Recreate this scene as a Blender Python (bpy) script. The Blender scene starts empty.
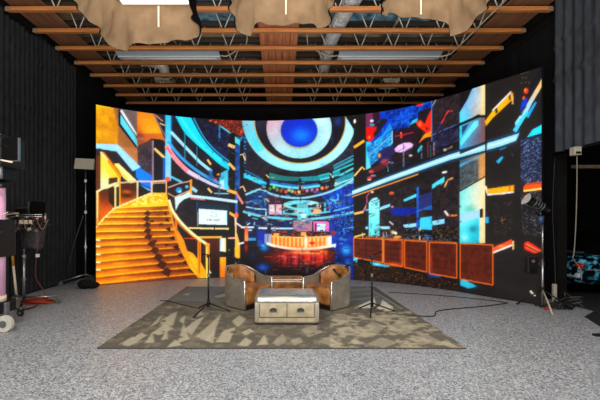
import bpy, math, random
import numpy as np
from mathutils import Vector, Matrix
random.seed(11)
SC = bpy.context.scene
COL = SC.collection
PI = math.pi

# ------------------------------------------------------------------ helpers
def lin(c):
    return tuple(((v/255)/12.92 if v/255 <= .04045 else ((v/255+.055)/1.055)**2.4) for v in c)

def mat(name, col, rough=.6, metal=0., var=.16, scale=9., bump=0., spec=.5, stretch=(1,1,1), col2=None, detail=4, dist=.02):
    m = bpy.data.materials.new(name); m.use_nodes = True
    nt = m.node_tree; b = nt.nodes['Principled BSDF']
    tc = nt.nodes.new('ShaderNodeTexCoord'); mp = nt.nodes.new('ShaderNodeMapping')
    mp.inputs['Scale'].default_value = stretch
    nz = nt.nodes.new('ShaderNodeTexNoise'); nz.inputs['Scale'].default_value = scale; nz.inputs['Detail'].default_value = detail
    rp = nt.nodes.new('ShaderNodeValToRGB')
    L = lin(col); hi = lin(col2) if col2 else tuple(min(1, v*(1+var)) for v in L); lo = tuple(v*(1-var) for v in L)
    rp.color_ramp.elements[0].position = .32; rp.color_ramp.elements[1].position = .68
    rp.color_ramp.elements[0].color = (*lo, 1); rp.color_ramp.elements[1].color = (*hi, 1)
    nt.links.new(tc.outputs['Object'], mp.inputs['Vector']); nt.links.new(mp.outputs['Vector'], nz.inputs['Vector'])
    nt.links.new(nz.outputs['Fac'], rp.inputs['Fac']); nt.links.new(rp.outputs['Color'], b.inputs['Base Color'])
    b.inputs['Roughness'].default_value = rough; b.inputs['Metallic'].default_value = metal
    b.inputs['Specular IOR Level'].default_value = spec
    if bump:
        bp = nt.nodes.new('ShaderNodeBump'); bp.inputs['Strength'].default_value = bump; bp.inputs['Distance'].default_value = dist
        nt.links.new(nz.outputs['Fac'], bp.inputs['Height']); nt.links.new(bp.outputs['Normal'], b.inputs['Normal'])
    return m

class MB:
    def __init__(s): s.v = []; s.f = []
    def add(s, vs, fs):
        o = len(s.v); s.v += [tuple(p) for p in vs]; s.f += [tuple(i+o for i in f) for f in fs]; return s
    def box(s, x0, y0, z0, x1, y1, z1, R=None, c=None):
        p = [Vector((x, y, z)) for z in (z0, z1) for y in (y0, y1) for x in (x0, x1)]
        if R is not None:
            c = Vector(c) if c else Vector(((x0+x1)/2, (y0+y1)/2, (z0+z1)/2)); p = [R @ (q-c)+c for q in p]
        return s.add(p, [(0,2,3,1),(4,5,7,6),(0,1,5,4),(2,6,7,3),(0,4,6,2),(1,3,7,5)])
    def tube(s, path, r, n=8, closed=False):
        P = [Vector(p) for p in path]; N = len(P); rings = []
        up = None
        for i, p in enumerate(P):
            a = P[i-1] if (i or closed) else P[0]; b = P[(i+1) % N] if (i < N-1 or closed) else P[-1]
            t = (b-a).normalized() if (b-a).length > 1e-9 else Vector((0,0,1))
            if up is None: up = Vector((0,0,1)) if abs(t.z) < .9 else Vector((1,0,0))
            u = t.cross(up); u = u.normalized() if u.length > 1e-6 else t.orthogonal().normalized()
            w = u.cross(t).normalized(); up = w
            rr = r[i] if isinstance(r, (list, tuple)) else r
            rings.append([p+u*rr*math.cos(2*PI*k/n)+w*rr*math.sin(2*PI*k/n) for k in range(n)])
        vs = [q for g in rings for q in g]; fs = []
        for i in range(N if closed else N-1):
            j = (i+1) % N
            for k in range(n): fs.append((i*n+k, i*n+(k+1) % n, j*n+(k+1) % n, j*n+k))
        if not closed: fs += [tuple(range(n))[::-1], tuple(range((N-1)*n, N*n))]
        return s.add(vs, fs)
    def cyl(s, p, q, r, r2=None, n=12): return s.tube([p, q], [r, r if r2 is None else r2], n)
    def grid(s, fn, nu, nv, cu=False, cv=False):
        vs = [fn(i/(nu if cu else nu), j/nv) for i in range(nu+(0 if cu else 1)) for j in range(nv+(0 if cv else 1))]
        a = nu+(0 if cu else 1); b = nv+(0 if cv else 1); fs = []
        for i in range(nu):
            for j in range(nv):
                i2 = (i+1) % a; j2 = (j+1) % b
                fs.append((i*b+j, i2*b+j, i2*b+j2, i*b+j2))
        return s.add(vs, fs)
    def prism(s, pts, z0, z1):
        n = len(pts)
        return s.add([(x, y, z0) for x, y in pts]+[(x, y, z1) for x, y in pts],
                     [tuple(range(n))[::-1], tuple(range(n, 2*n))]+[(i, (i+1) % n, n+(i+1) % n, n+i) for i in range(n)])
    def prism_y(s, pts, y0, y1):      # outline in x,z extruded along y
        n = len(pts)
        return s.add([(x, y0, z) for x, z in pts]+[(x, y1, z) for x, z in pts],
                     [tuple(range(n)), tuple(range(n, 2*n))[::-1]]+[(i, n+i, n+(i+1) % n, (i+1) % n) for i in range(n)])
    def ball(s, c, rx, ry=None, rz=None, nu=14, nv=9):
        ry = ry or rx; rz = rz or rx
        return s.grid(lambda u, v: (c[0]+rx*math.sin(PI*(v*.998+.001))*math.cos(2*PI*u), c[1]+ry*math.sin(PI*(v*.998+.001))*math.sin(2*PI*u), c[2]+rz*math.cos(PI*(v*.998+.001))), nu, nv, cu=True)
    def build(s, name, m, parent=None, bevel=0, seg=2, smooth=False, world=False, solid=0, subsurf=0, origin=None):
        off = Vector((0,0,0))
        if parent is not None and world:
            r = parent
            while r.parent: r = r.parent
            off = Vector(r.location)
        if origin: off = Vector(origin)
        me = bpy.data.meshes.new(name)
        me.from_pydata([tuple(Vector(p)-off) for p in s.v], [], s.f); me.validate(); me.update()
        bm_fix(me)
        me.materials.append(m)
        o = bpy.data.objects.new(name, me); COL.objects.link(o)
        if origin: o.location = origin
        if parent is not None: o.parent = parent
        if smooth: me.polygons.foreach_set('use_smooth', [True]*len(me.polygons))
        if solid:
            d = o.modifiers.new('thick', 'SOLIDIFY'); d.thickness = solid; d.offset = 0
        if bevel:
            d = o.modifiers.new('bevel', 'BEVEL'); d.width = bevel; d.segments = seg; d.limit_method = 'ANGLE'; d.angle_limit = .6
        if subsurf:
            d = o.modifiers.new('sub', 'SUBSURF'); d.levels = subsurf; d.render_levels = subsurf
        return o

def bm_fix(me):
    import bmesh
    b = bmesh.new(); b.from_mesh(me); bmesh.ops.recalc_face_normals(b, faces=b.faces); b.to_mesh(me); b.free()

def tag(o, label, cat, group=None):
    o['label'] = label; o['category'] = cat
    if group: o['group'] = group
    return o
def thing(name, label, cat, loc=(0,0,0), rz=0., group=None):
    o = bpy.data.objects.new(name, None); COL.objects.link(o); o.empty_display_size = .1
    o.location = loc; o.rotation_euler = (0,0,rz)
    return tag(o, label, cat, group)
def struct(o): o['kind'] = 'structure'; return o
def copy_tree(o, parent=None):
    c = o.copy(); COL.objects.link(c)
    if parent is not None: c.parent = parent
    for ch in list(o.children): copy_tree(ch, c)
    return c
def Rz(a): return Matrix.Rotation(a, 3, 'Z')
def Rx(a): return Matrix.Rotation(a, 3, 'X')
def Ry(a): return Matrix.Rotation(a, 3, 'Y')
def smoothpath(P, n=6):
    P = [Vector(p) for p in P]; out = []
    Q = [2*P[0]-P[1]]+P+[2*P[-1]-P[-2]]
    for i in range(len(P)-1):
        a, b, c, d = Q[i:i+4]
        for k in range(n):
            t = k/n
            out.append(.5*((2*b)+(c-a)*t+(2*a-5*b+4*c-d)*t*t+(3*b-a-3*c+d)*t**3))
    return out+[P[-1]]

# ------------------------------------------------------------------ flat artwork drawn in surface centimetres
def noise2(X, Y, sc, seed):
    rng = np.random.RandomState(seed); T = rng.rand(256, 256)
    def one(s):
        x = X/s; y = Y/s; xi = np.floor(x).astype(int); yi = np.floor(y).astype(int); fx = x-xi; fy = y-yi
        fx = fx*fx*(3-2*fx); fy = fy*fy*(3-2*fy)
        g = lambda a, b: T[a % 256, b % 256]
        return (g(xi,yi)*(1-fx)+g(xi+1,yi)*fx)*(1-fy)+(g(xi,yi+1)*(1-fx)+g(xi+1,yi+1)*fx)*fy
    v = np.clip((one(sc)*.55+one(sc*.47)*.3+one(sc*.23)*.15-.5)*1.45+.5, 0, 1)
    return v
def paint(ops, x0, y0, w, h, step, grain=0., glow=0.):
    """raster of the artwork: rows = y, cols = x, sRGB 0..255"""
    nx = int(w/step); ny = int(h/step)
    xs = x0+(np.arange(nx)+.5)*step; ys = y0+(np.arange(ny)+.5)*step
    im = np.zeros((ny, nx, 3), np.float32)
    def box(xa, xb, ya, yb):
        return max(0, int((xa-x0)/step)-1), min(nx, int((xb-x0)/step)+2), max(0, int((ya-y0)/step)-1), min(ny, int((yb-y0)/step)+2)
    for o in ops:
        k = o[0]
        if k == 's':
            _, c, a, (cx, cy, rx, ry) = o
            i0, i1, j0, j1 = box(cx-2.4*rx, cx+2.4*rx, cy-2.4*ry, cy+2.4*ry)
            if i1 <= i0 or j1 <= j0: continue
            X, Y = np.meshgrid(xs[i0:i1], ys[j0:j1])
            g = a*np.exp(-(((X-cx)/rx)**2+((Y-cy)/ry)**2)*1.1)[..., None]
            im[j0:j1, i0:i1] = im[j0:j1, i0:i1]*(1-g)+np.array(c, np.float32)*g
            continue
        pts = np.array(o[-1], np.float32).reshape(-1, 2)
        if k == 'd':                      # scatter of short strokes inside a polygon
            _, sd, cnt, cols, l0, l1, wd, s0, s1, al, _p = o; rr = random.Random(sd); n = len(pts)
            xa, xb = pts[:,0].min(), pts[:,0].max(); ya, yb = pts[:,1].min(), pts[:,1].max(); made = 0
            for _ in range(cnt*6):
                if made >= cnt: break
                x = rr.uniform(xa, xb); y = rr.uniform(ya, yb); c_ = False
                for i in range(n):
                    (ax, ay), (bx, by) = pts[i], pts[(i+1) % n]
                    if (ay > y) != (by > y) and x < (bx-ax)*(y-ay)/(by-ay)+ax: c_ = not c_
                if not c_: continue
                made += 1
                sl = s0+(s1-s0)*(x-xa)/(xb-xa); vert = rr.random() < .22
                ux, uy = (0, 1) if vert else (1/math.hypot(1, sl), sl/math.hypot(1, sl))
                hl = rr.uniform(l0, l1)/2*(.7 if vert else 1); hw_ = wd*rr.uniform(.35, .7); c = np.array(rr.choice(cols), np.float32)*rr.uniform(.6, 1.05); a = al*rr.uniform(.5, 1)
                i0, i1, j0, j1 = box(x-hl-wd, x+hl+wd, y-hl-wd, y+hl+wd)
                if i1 <= i0 or j1 <= j0: continue
                X, Y = np.meshgrid(xs[i0:i1], ys[j0:j1]); p = abs((X-x)*ux+(Y-y)*uy); q = abs((Y-y)*ux-(X-x)*uy)
                ins = (p < hl) & (q < hw_); reg = im[j0:j1, i0:i1]; reg[ins] = reg[ins]*(1-a)+c*a
            continue
        i0, i1, j0, j1 = box(pts[:,0].min(), pts[:,0].max(), pts[:,1].min(), pts[:,1].max())
        if i1 <= i0 or j1 <= j0: continue
        X, Y = np.meshgrid(xs[i0:i1], ys[j0:j1])
        ins = np.zeros(X.shape, bool); n = len(pts)
        for i in range(n):
            xa, ya = pts[i]; xb, yb = pts[(i+1) % n]
            if ya == yb: continue
            ins ^= ((ya > Y) != (yb > Y)) & (X < (xb-xa)*(Y-ya)/(yb-ya)+xa)
        reg = im[j0:j1, i0:i1]
        if k == 'p':
            a = o[2]; reg[ins] = reg[ins]*(1-a)+np.array(o[1], np.float32)*a
        elif k == 'g':
            ax, ay, bx, by = o[3]; dx, dy = bx-ax, by-ay
            t = np.clip(((X-ax)*dx+(Y-ay)*dy)/(dx*dx+dy*dy), 0, 1)[..., None]
            c = np.array(o[1])*(1-t)+np.array(o[2])*t; reg[ins] = c[ins]
        elif k == 'n':
            v = noise2(X, Y, o[3]*(1 if o[4] is None else .8), o[5])
            t = v if o[4] is None else 1-np.clip((v-o[4])/.17+.5, 0, 1)
            c = np.array(o[1])*(1-t[..., None])+np.array(o[2])*t[..., None]; reg[ins] = c[ins]
    if grain:
        X, Y = np.meshgrid(xs, ys)
        im *= (1-grain+2*grain*(.6*noise2(X, Y, 3.5, 91)+.4*noise2(X, Y, 26., 92)))[..., None]
    if glow:
        lum = im.max(2, keepdims=True); br = im*np.clip((lum-120)/100, 0, 1)
        def blur(a, r):
            for ax in (0, 1):
                for _ in range(2):
                    p = np.pad(a, [(r+1, r) if k == ax else (0, 0) for k in range(3)], mode='edge'); c = np.cumsum(p, axis=ax, dtype=np.float64)
                    n = a.shape[ax]; sl = lambda s: tuple(slice(s, s+n) if k == ax else slice(None) for k in range(3))
                    a = (c[sl(2*r+1)]-c[sl(0)])/(2*r+1)
            return a
        im = im+glow*blur(br, 5)+glow*.7*blur(br, 18)
        im = 255*(np.clip(im, 0, 300)/255)**1.27
        g_ = im.mean(2, keepdims=True); im = g_+(im-g_)*1.10
        im = np.where(im > 220, 220+(im-220)*.5, im)
    return np.clip(im, 0, 255)
def to_lin(a):
    a = a/255.; return np.where(a <= .04045, a/12.92, ((a+.055)/1.055)**2.4)
def attr_mat(name, emit):
    m = bpy.data.materials.new(name); m.use_nodes = True; nt = m.node_tree; b = nt.nodes['Principled BSDF']
    at = nt.nodes.new('ShaderNodeAttribute'); at.attribute_name = 'art'
    if emit:
        b.inputs['Base Color'].default_value = (.006,.006,.007,1); b.inputs['Roughness'].default_value = .5; b.inputs['Specular IOR Level'].default_value = .2
        nt.links.new(at.outputs['Color'], b.inputs['Emission Color']); b.inputs['Emission Strength'].default_value = emit
        m.cycles.emission_sampling = 'NONE'
    else:
        nz = nt.nodes.new('ShaderNodeTexNoise'); nz.inputs['Scale'].default_value = 160
        mx = nt.nodes.new('ShaderNodeMix'); mx.data_type = 'RGBA'; mx.blend_type = 'OVERLAY'; mx.inputs['Factor'].default_value = .35
        nt.links.new(at.outputs['Color'], mx.inputs[6]); nt.links.new(nz.outputs['Fac'], mx.inputs[7]); nt.links.new(mx.outputs[2], b.inputs['Base Color'])
        b.inputs['Roughness'].default_value = .85; b.inputs['Specular IOR Level'].default_value = .2
    return m
def art_mesh(name, ops, x0, y0, w, h, cell, pos, m, parent=None, origin=None, grain=0., glow=0.):
    im = paint(ops, x0, y0, w, h, cell/2, grain, glow)
    nx = im.shape[1]//2; ny = im.shape[0]//2
    im = to_lin(im)[:ny*2, :nx*2].reshape(ny, 2, nx, 2, 3).mean(axis=(1, 3))
    xs = x0+np.arange(nx)*w/(nx-1); ys = y0+np.arange(ny)*h/(ny-1)
    co = pos(*np.meshgrid(xs, ys)).reshape(-1, 3)
    if origin is not None: co = co-np.array(origin)
    idx = np.arange(nx*ny).reshape(ny, nx)
    q = np.stack([idx[:-1,:-1], idx[:-1,1:], idx[1:,1:], idx[1:,:-1]], -1).reshape(-1, 4)
    me = bpy.data.meshes.new(name)
    me.vertices.add(len(co)); me.vertices.foreach_set('co', co.astype(np.float32).ravel())
    me.loops.add(q.size); me.loops.foreach_set('vertex_index', q.ravel().astype(np.int32))
    me.polygons.add(len(q)); me.polygons.foreach_set('loop_start', np.arange(0, q.size, 4, dtype=np.int32))
    me.update(calc_edges=True)
    me.polygons.foreach_set('use_smooth', [True]*len(q))
    a = me.color_attributes.new('art', 'FLOAT_COLOR', 'POINT')
    rgba = np.concatenate([im.reshape(-1, 3), np.ones((nx*ny, 1))], 1).astype(np.float32)
    a.data.foreach_set('color', rgba.ravel())
    me.materials.append(m)
    o = bpy.data.objects.new(name, me); COL.objects.link(o)
    if parent is not None: o.parent = parent
    if origin is not None and parent is None: o.location = origin
    return o

SCREEN_ART = [
('p',(30,27,30),1,[-4.9,554.9,18.4,562.2,41.5,568.3,65.2,574.3,89.5,580.1,114.3,585.7,139.5,590.8,165.2,595.6,191.3,600.1,217.9,604.4,244.9,608.3,272.3,611.9,300,614.9,327.9,617.3,356.1,619.2,384.5,620.4,413.1,621,441.8,620.8,470.5,620,499.2,618.5,527.9,616.6,556.4,614.2,584.7,611.5,612.8,608.4,640.6,604.9,668.1,601.1,695.3,596.7,722.1,591.9,748.6,586.6,774.8,580.7,800.7,574.3,826.4,567.2,852,559.4,877.4,551.1,902.3,542.5,926.6,534,950.1,525.4,973.5,516.5,996.4,507.6,1018.1,499.1,1038.4,491.4,1057.6,484.2,1075.9,477.4,1093.5,470.8,1110.5,464.4,1128.3,457,1128.3,438.5,1128.3,420,1128.3,401.4,1128.3,382.9,1128.3,364.4,1128.3,345.8,1128.3,327.3,1128.3,308.8,1128.3,290.3,1128.3,271.7,1128.3,253.2,1128.3,234.7,1128.3,216.1,1128.3,197.6,1128.3,179.1,1128.3,160.6,1128.3,142,1128.3,123.5,1128.3,105,1128.3,86.4,1128.3,67.9,1128.3,49.4,1128.3,30.9,1128.3,12.3,1128.3,-6.2,1110.5,-10.1,1093.5,-13.6,1075.9,-17.1,1057.6,-20.7,1038.4,-24.5,1018.1,-28.7,996.4,-33.2,973.5,-38,950.1,-42.7,926.6,-47.3,902.3,-51.8,877.4,-56.4,852,-60.9,826.4,-65,800.7,-68.8,774.8,-72.2,748.6,-75.4,722.1,-78.2,695.3,-80.8,668.1,-83.1,640.6,-85.1,612.8,-87,584.7,-88.6,556.4,-90.1,527.9,-91.4,499.2,-92.4,470.5,-93.2,441.8,-93.6,413.1,-93.7,384.5,-93.4,356.1,-92.8,327.9,-91.7,300,-90.5,272.3,-88.9,244.9,-87,217.9,-84.9,191.3,-82.6,165.2,-80.2,139.5,-77.6,114.3,-74.9,89.5,-71.9,65.2,-68.8,41.5,-65.6,18.4,-62.3,-4.9,-58.5,-4.9,-33.9,-4.9,-9.4,-4.9,15.1,-4.9,39.7,-4.9,64.2,-4.9,88.8,-4.9,113.3,-4.9,137.8,-4.9,162.4,-4.9,186.9,-4.9,211.4,-4.9,236,-4.9,260.5,-4.9,285,-4.9,309.6,-4.9,334.1,-4.9,358.6,-4.9,383.2,-4.9,407.7,-4.9,432.3,-4.9,456.8,-4.9,481.3,-4.9,505.9,-4.9,530.4]),
('n',(22,20,26),(52,46,58),14,None,3,[-4.9,456.8,19.1,462.4,43.1,467.2,67.7,471.8,92.8,476.4,118.5,480.7,144.6,484.6,171.3,488.3,198.4,491.8,226,495,254.1,498,282.5,500.6,311.2,502.8,340.3,504.5,369.5,505.8,399,506.5,428.5,506.6,458.2,506.2,487.9,505.3,517.6,503.9,547.1,502.1,576.5,500.1,605.5,497.8,634.3,495.1,662.8,492.2,691,488.9,691,461,691,433.1,691,405.2,691,377.3,691,349.4,691,321.5,691,293.6,691,265.7,691,237.8,691,209.9,691,182,691,154.1,691,126.2,691,98.3,691,70.4,691,42.5,691,14.6,691,-13.3,662.8,-15,634.3,-16.5,605.5,-17.8,576.5,-18.9,547.1,-20,517.6,-20.9,487.9,-21.6,458.2,-22,428.5,-22.2,399,-22.2,369.5,-21.8,340.3,-21.2,311.2,-20.3,282.5,-19.2,254.1,-17.9,226,-16.4,198.4,-14.8,171.3,-13,144.6,-11.1,118.5,-9.2,92.8,-7,67.7,-4.7,43.1,-2.4,19.1,0.1,-4.9,2.9,-4.9,28.1,-4.9,53.3,-4.9,78.5,-4.9,103.7,-4.9,129,-4.9,154.2,-4.9,179.4,-4.9,204.6,-4.9,229.8,-4.9,255.1,-4.9,280.3,-4.9,305.5,-4.9,330.7,-4.9,355.9,-4.9,381.1,-4.9,406.4,-4.9,431.6]),
('n',(28,25,27),(58,48,50),12,None,4,[691,597.4,719.7,592.4,748,586.7,776,580.5,803.6,573.5,831,565.9,858.3,557.4,885.3,548.4,911.7,539.2,937.3,530.1,962.3,520.8,962.3,498.4,962.3,475.9,962.3,453.5,962.3,431.1,962.3,408.6,962.3,386.2,962.3,363.7,962.3,341.3,962.3,318.8,962.3,296.4,962.3,274,962.3,251.5,962.3,229.1,962.3,206.6,962.3,184.2,962.3,161.7,962.3,139.3,962.3,116.8,962.3,94.4,962.3,72,962.3,49.5,962.3,27.1,962.3,4.6,962.3,-17.8,937.3,-19.9,911.7,-21.8,885.3,-23.6,858.3,-25.2,831,-26.5,803.6,-27.3,776,-27.7,748,-27.8,719.7,-27.5,691,-26.9,691,0.3,691,27.4,691,54.6,691,81.7,691,108.9,691,136,691,163.1,691,190.3,691,217.4,691,244.6,691,271.7,691,298.9,691,326,691,353.1,691,380.3,691,407.4,691,434.6,691,461.7,691,488.9,691,516,691,543.2,691,570.3]),
('n',(40,36,35),(48,43,41),40,None,5,[1016.3,499.8,1037,491.9,1056.5,484.6,1075.1,477.7,1093,471,1110.2,464.5,1128.3,457,1128.3,438.5,1128.3,420,1128.3,401.4,1128.3,382.9,1128.3,364.4,1128.3,345.8,1128.3,327.3,1128.3,308.8,1128.3,290.3,1128.3,271.7,1128.3,253.2,1128.3,234.7,1128.3,216.1,1128.3,197.6,1128.3,179.1,1128.3,160.6,1128.3,142,1128.3,123.5,1128.3,105,1128.3,86.4,1128.3,67.9,1128.3,49.4,1128.3,30.9,1128.3,12.3,1128.3,-6.2,1109.5,-8,1091.4,-9.1,1072.6,-10.3,1053,-11.5,1032.4,-12.8,1010.5,-14.3,986.9,-16,962.3,-17.8,962.3,7.8,962.3,33.4,962.3,58.9,962.3,84.5,962.3,110.1,990,111.4,1016.3,112.7,1016.3,134.2,1016.3,155.7,1016.3,177.2,1016.3,198.7,1016.3,220.2,1016.3,241.7,1016.3,263.2,1016.3,284.7,1016.3,306.2,1016.3,327.8,1016.3,349.3,1016.3,370.8,1016.3,392.3,1016.3,413.8,1016.3,435.3,1016.3,456.8,1016.3,478.3]),
('g',(226,158,25),(196,112,8),[18,452,18,347],[-4.9,456.8,34.4,457.9,34.4,430.1,34.4,402.4,34.4,374.6,34.4,346.8,-4.9,343.9,-4.9,372.1,-4.9,400.4,-4.9,428.6]),
('g',(205,140,30),(190,112,20),[41,457,41,345],[34.4,457.9,52,458.7,52,430,52,401.3,52,372.6,52,343.8,34.4,346.8,34.4,374.6,34.4,402.4,34.4,430.1]),
('n',(186,124,18),(222,156,36),18,None,7,[-0.2,438.2,25.2,441.1,50.8,443.2,50.8,413.4,50.8,383.7,50.8,353.9,25.2,353.2,-0.2,352,-0.2,380.8,-0.2,409.5]),
('g',(150,110,75),(170,108,55),[75,458,75,305],[39.1,456.3,68.7,455.3,99.1,453.9,99.1,422.9,99.1,392,99.1,361.1,99.1,330.1,99.1,299.2,75.3,321.9,52,343.8,52,392.3,45.5,424.4]),
('g',(128,112,112),(120,95,90),[75,452,75,370],[46.1,457.6,72.3,455.9,99.1,453.9,99.1,426.8,99.1,399.7,99.1,372.6,84.4,395.1,69.9,417.2,55.6,438.9]),
('p',(20,25,45),1,[52,443.4,57.9,444.4,57.9,408.6,72.3,390,86.9,371.2,101.6,351.9,101.6,341.4,85.1,362.3,68.8,382.7,52.7,402.7]),
('p',(100,205,240),1,[57.9,430.3,71.9,410.2,86,389.7,100.4,368.8,101.6,349.3,86.9,369,72.3,388.3,57.9,407.3]),
('p',(222,236,242),1,[56.4,440.1,75.2,410.9,94.4,381,99,384.6,79.7,414.6,60.9,443.9]),
('p',(40,75,105),1,[56.9,433.3,70.5,413.6,84.2,393.5,98.1,373.1,100.1,374.8,86.2,395.2,72.5,415.3,58.9,435]),
('g',(205,120,40),(240,150,35),[104,447,149,410],[97.9,456.3,135.4,456.6,144.9,432.4,154.5,408,171.2,370.4,157,378.6,134.1,379,119,366.9,104.1,357.4,97.9,364.6,97.9,395.2,97.9,425.7]),
('g',(175,95,50),(195,115,45),[99,373,167,380],[97.9,388.2,128.4,391.8,159.6,395,171.2,370.4,157,378.6,134.1,379,119,366.9,104.1,352.1,97.9,359.4]),
('s',(120,60,40),0.6,[102,383,9.9,21]),
('p',(92,72,72),1,[99.1,356.9,121.5,369.8,136.6,376.6,136.6,346.6,136.6,316.6,136.6,286.5,136.6,256.5,99.1,280.8,99.1,318.9]),
('s',(150,135,140),0.9,[107,375,7.4,3.4]),
('n',(60,48,55),(105,90,100),10,None,9,[99.1,346.4,136.6,360.6,136.6,328.6,136.6,296.5,136.6,264.5,99.1,278.2,99.1,312.3]),
('p',(28,28,36),1,[139.2,376.9,167.4,376.8,167.4,348.4,167.4,320,167.4,291.6,167.4,263.2,139.2,261.9,139.2,290.7,139.2,319.4,139.2,348.1]),
('p',(235,190,125),1,[138.4,350.4,167.8,324.4,172,329.5,142.5,355.5]),
('p',(150,128,150),1,[134.1,373.7,139.2,374.2,139.2,344.8,139.2,315.4,139.2,286,139.2,256.6,134.1,256.4,134.1,285.7,134.1,315,134.1,344.4]),
('p',(120,105,120),1,[136,450.5,140,440.9,144,431.2,148.1,421.5,152.6,412.2,157.5,403.5,162.7,395.3,168.1,387.2,173.4,378.9,176.9,381.6,171.6,389.8,166.2,397.9,161.1,406.1,156.3,414.5,151.8,423.7,147.7,433.3,143.8,443,139.8,452.6]),
('p',(200,150,140),1,[143.4,440.6,161.3,426.6,163,428.8,145.1,442.8]),
('p',(230,200,140),1,[154,420.1,166.9,416.1,167.8,418.7,154.9,422.7]),
('p',(20,95,165),1,[162.2,330.5,169.9,331,169.9,295.8,169.9,260.6,162.2,260.3,162.2,295.4]),
('g',(60,178,222),(150,190,230),[175,451,175,272],[168.6,460.9,183.5,462.7,183.5,435.1,183.5,407.4,183.5,379.8,183.5,352.2,183.5,324.6,183.5,297,183.5,269.4,168.6,268.7,168.6,296.1,168.6,323.6,168.6,351.1,168.6,378.5,168.6,406,168.6,433.4]),
('p',(25,80,130),1,[183.5,457.2,186.9,457.6,186.9,423.1,186.9,388.6,186.9,354,183.5,353.8,183.5,388.3,183.5,422.7]),
('p',(15,118,214),1,[86.9,287.8,104.1,299.6,134.1,280.4,134.1,245.7,106.5,257.6]),
('p',(30,80,165),1,[99.1,257.2,134.1,248.4,134.1,237.7,109,242]),
('p',(120,205,235),1,[99.1,257.2,131.6,241.6,119,239.8,99.1,246.8]),
('p',(45,38,46),1,[-0.2,339.7,25.2,341.9,50.8,343.7,72.3,316.4,94.2,288.4,94.2,259.6,57.9,270.3,42.2,291.1,26.7,311.6,11.5,331.5]),
('p',(178,122,78),1,[52,346.4,97.9,351.5,97.9,304.3,84.4,308.4,68.1,327.6]),
('p',(152,206,246),1,[-4.9,348.8,22.9,351.7,50.8,353.9,69.1,336.8,87.7,319.1,106.5,301.1,86.9,289.1,67.5,312.8,48.5,335.8,21.7,337.1,-4.9,337.8]),
('p',(60,45,62),1,[-4.9,336.6,13.7,339.3,11.5,316.6,-4.9,309.6]),
('p',(112,62,40),1,[-4.9,319.4,10.3,321.4,10.3,291.6,10.3,261.8,10.3,232,-4.9,226.2,-4.9,257.2,-4.9,288.3]),
('g',(246,200,70),(212,226,178),[37,299,14,245],[11.5,326.5,26.7,309.1,42.2,291.1,57.9,272.8,53.2,246.9,11.5,237,11.5,266.9,11.5,296.7]),
('g',(246,205,90),(240,190,60),[18,317,51,270],[13.7,321.8,32.1,306.2,57.9,270.3,53.2,264.8,32.1,268.4,22.9,295.3]),
('p',(232,130,18),1,[12.2,326.9,26.3,308,40.6,288.7,55.1,269,60.8,274.1,46.2,293.8,31.8,313.1,17.6,332]),
('p',(255,235,170),1,[10.1,328.8,26.1,309.4,28.9,312.2,12.9,331.7]),
('p',(120,55,10),1,[19.7,329.3,33.5,310.7,47.5,291.7,61.7,272.3,63.7,274,49.4,293.4,35.4,312.4,21.5,331]),
('p',(238,226,150),1,[42.6,304.7,53.2,305.7,77.1,283.2,101.6,260,82,256.3,65.1,269.5]),
('p',(245,190,40),1,[42.5,301,73.4,265,76,267.5,45,303.5]),
('p',(75,45,25),1,[29.8,267,50.8,271,50.8,254.5,29.8,250.6]),
('g',(96,45,12),(200,96,8),[23,238,23,183],[6.9,229.3,41.4,248.8,42,219.7,42.6,190.5,25.8,170.1,9.2,150,8.4,176.5,7.6,202.9]),
('p',(60,28,12),1,[29.8,240.6,41.4,246.3,42,219.7,42.6,193.1,29.8,207.9]),
('g',(90,42,14),(210,110,14),[75,240,75,204],[57.9,252.3,97.9,261.1,97.9,220.5,57.9,198.5,57.9,225.4]),
('s',(240,130,20),0.7,[72,235,12.1,5.2]),
('s',(30,20,15),0.6,[72,225,14.5,5.2]),
('p',(40,50,30),1,[48.9,246.7,53.7,247,53.7,203.5,48.9,203.4]),
('p',(40,24,24),1,[100.4,257.3,131.6,237.6,131.6,232.3,100.4,220.6]),
('g',(250,170,30),(212,120,8),[129,227,56,4],[-4.9,132.9,18.3,166.2,41.4,189.2,60.3,199.9,104.1,220.7,134.1,235,172.5,236.3,177.7,201.2,185.6,168.6,193.5,135.9,205.4,108.3,217.4,80.6,234.8,52.4,252.4,24,277.1,-10.6,246.5,-13.6,216.3,-16.4,186.6,-18.9,157.5,-21.2,129,-23.3,101.1,-21.9,73.7,-20.3,47.1,-18.5,21.1,-16.7,-4.9,-14.3,-4.9,10.2,-4.9,34.8,-4.9,59.3,-4.9,83.8,-4.9,108.4]),
('g',(128,62,4),(252,164,26),[107,196,107,185],[41.4,190.5,67,192.6,93.2,194.7,120,196.9,147.3,199,175.1,201.1,177.7,187.6,151.9,186.1,126.5,184.7,101.6,183.2,77.1,181.8,53.2,180.3,29.8,178.9]),
('p',(255,192,66),1,[41.5,190.9,86.9,195.8,115.7,197.9,145.1,199.9,175.2,202,175.1,203.6,145,201.7,115.6,199.9,86.8,198,41.3,193.7]),
('s',(140,66,4),0.6,[137,188,27.9,4.8]),
('s',(120,56,6),0.5,[149,192,12.8,4.3]),
('s',(255,190,70),0.5,[53,183,21.3,2.6]),
('g',(126,60,4),(250,160,25),[102,183,102,171],[29.8,178.9,53.2,180.3,77.1,181.8,101.6,183.2,126.5,184.7,151.9,186.1,177.7,187.6,183,171.3,154.5,170.7,126.5,170.1,99.1,169.4,72.3,168.8,46.1,168.1,20.6,167.5]),
('p',(255,192,66),1,[29.9,179.3,55.6,181.3,82,183.4,113.2,185.1,145.1,186.7,177.8,188.4,177.7,190,145.1,188.6,113.1,187.1,81.9,185.6,55.5,183.8,29.7,182.1]),
('s',(140,66,4),0.6,[134,176,27.8,4.8]),
('s',(120,56,6),0.5,[152,178,12.8,4.3]),
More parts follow.
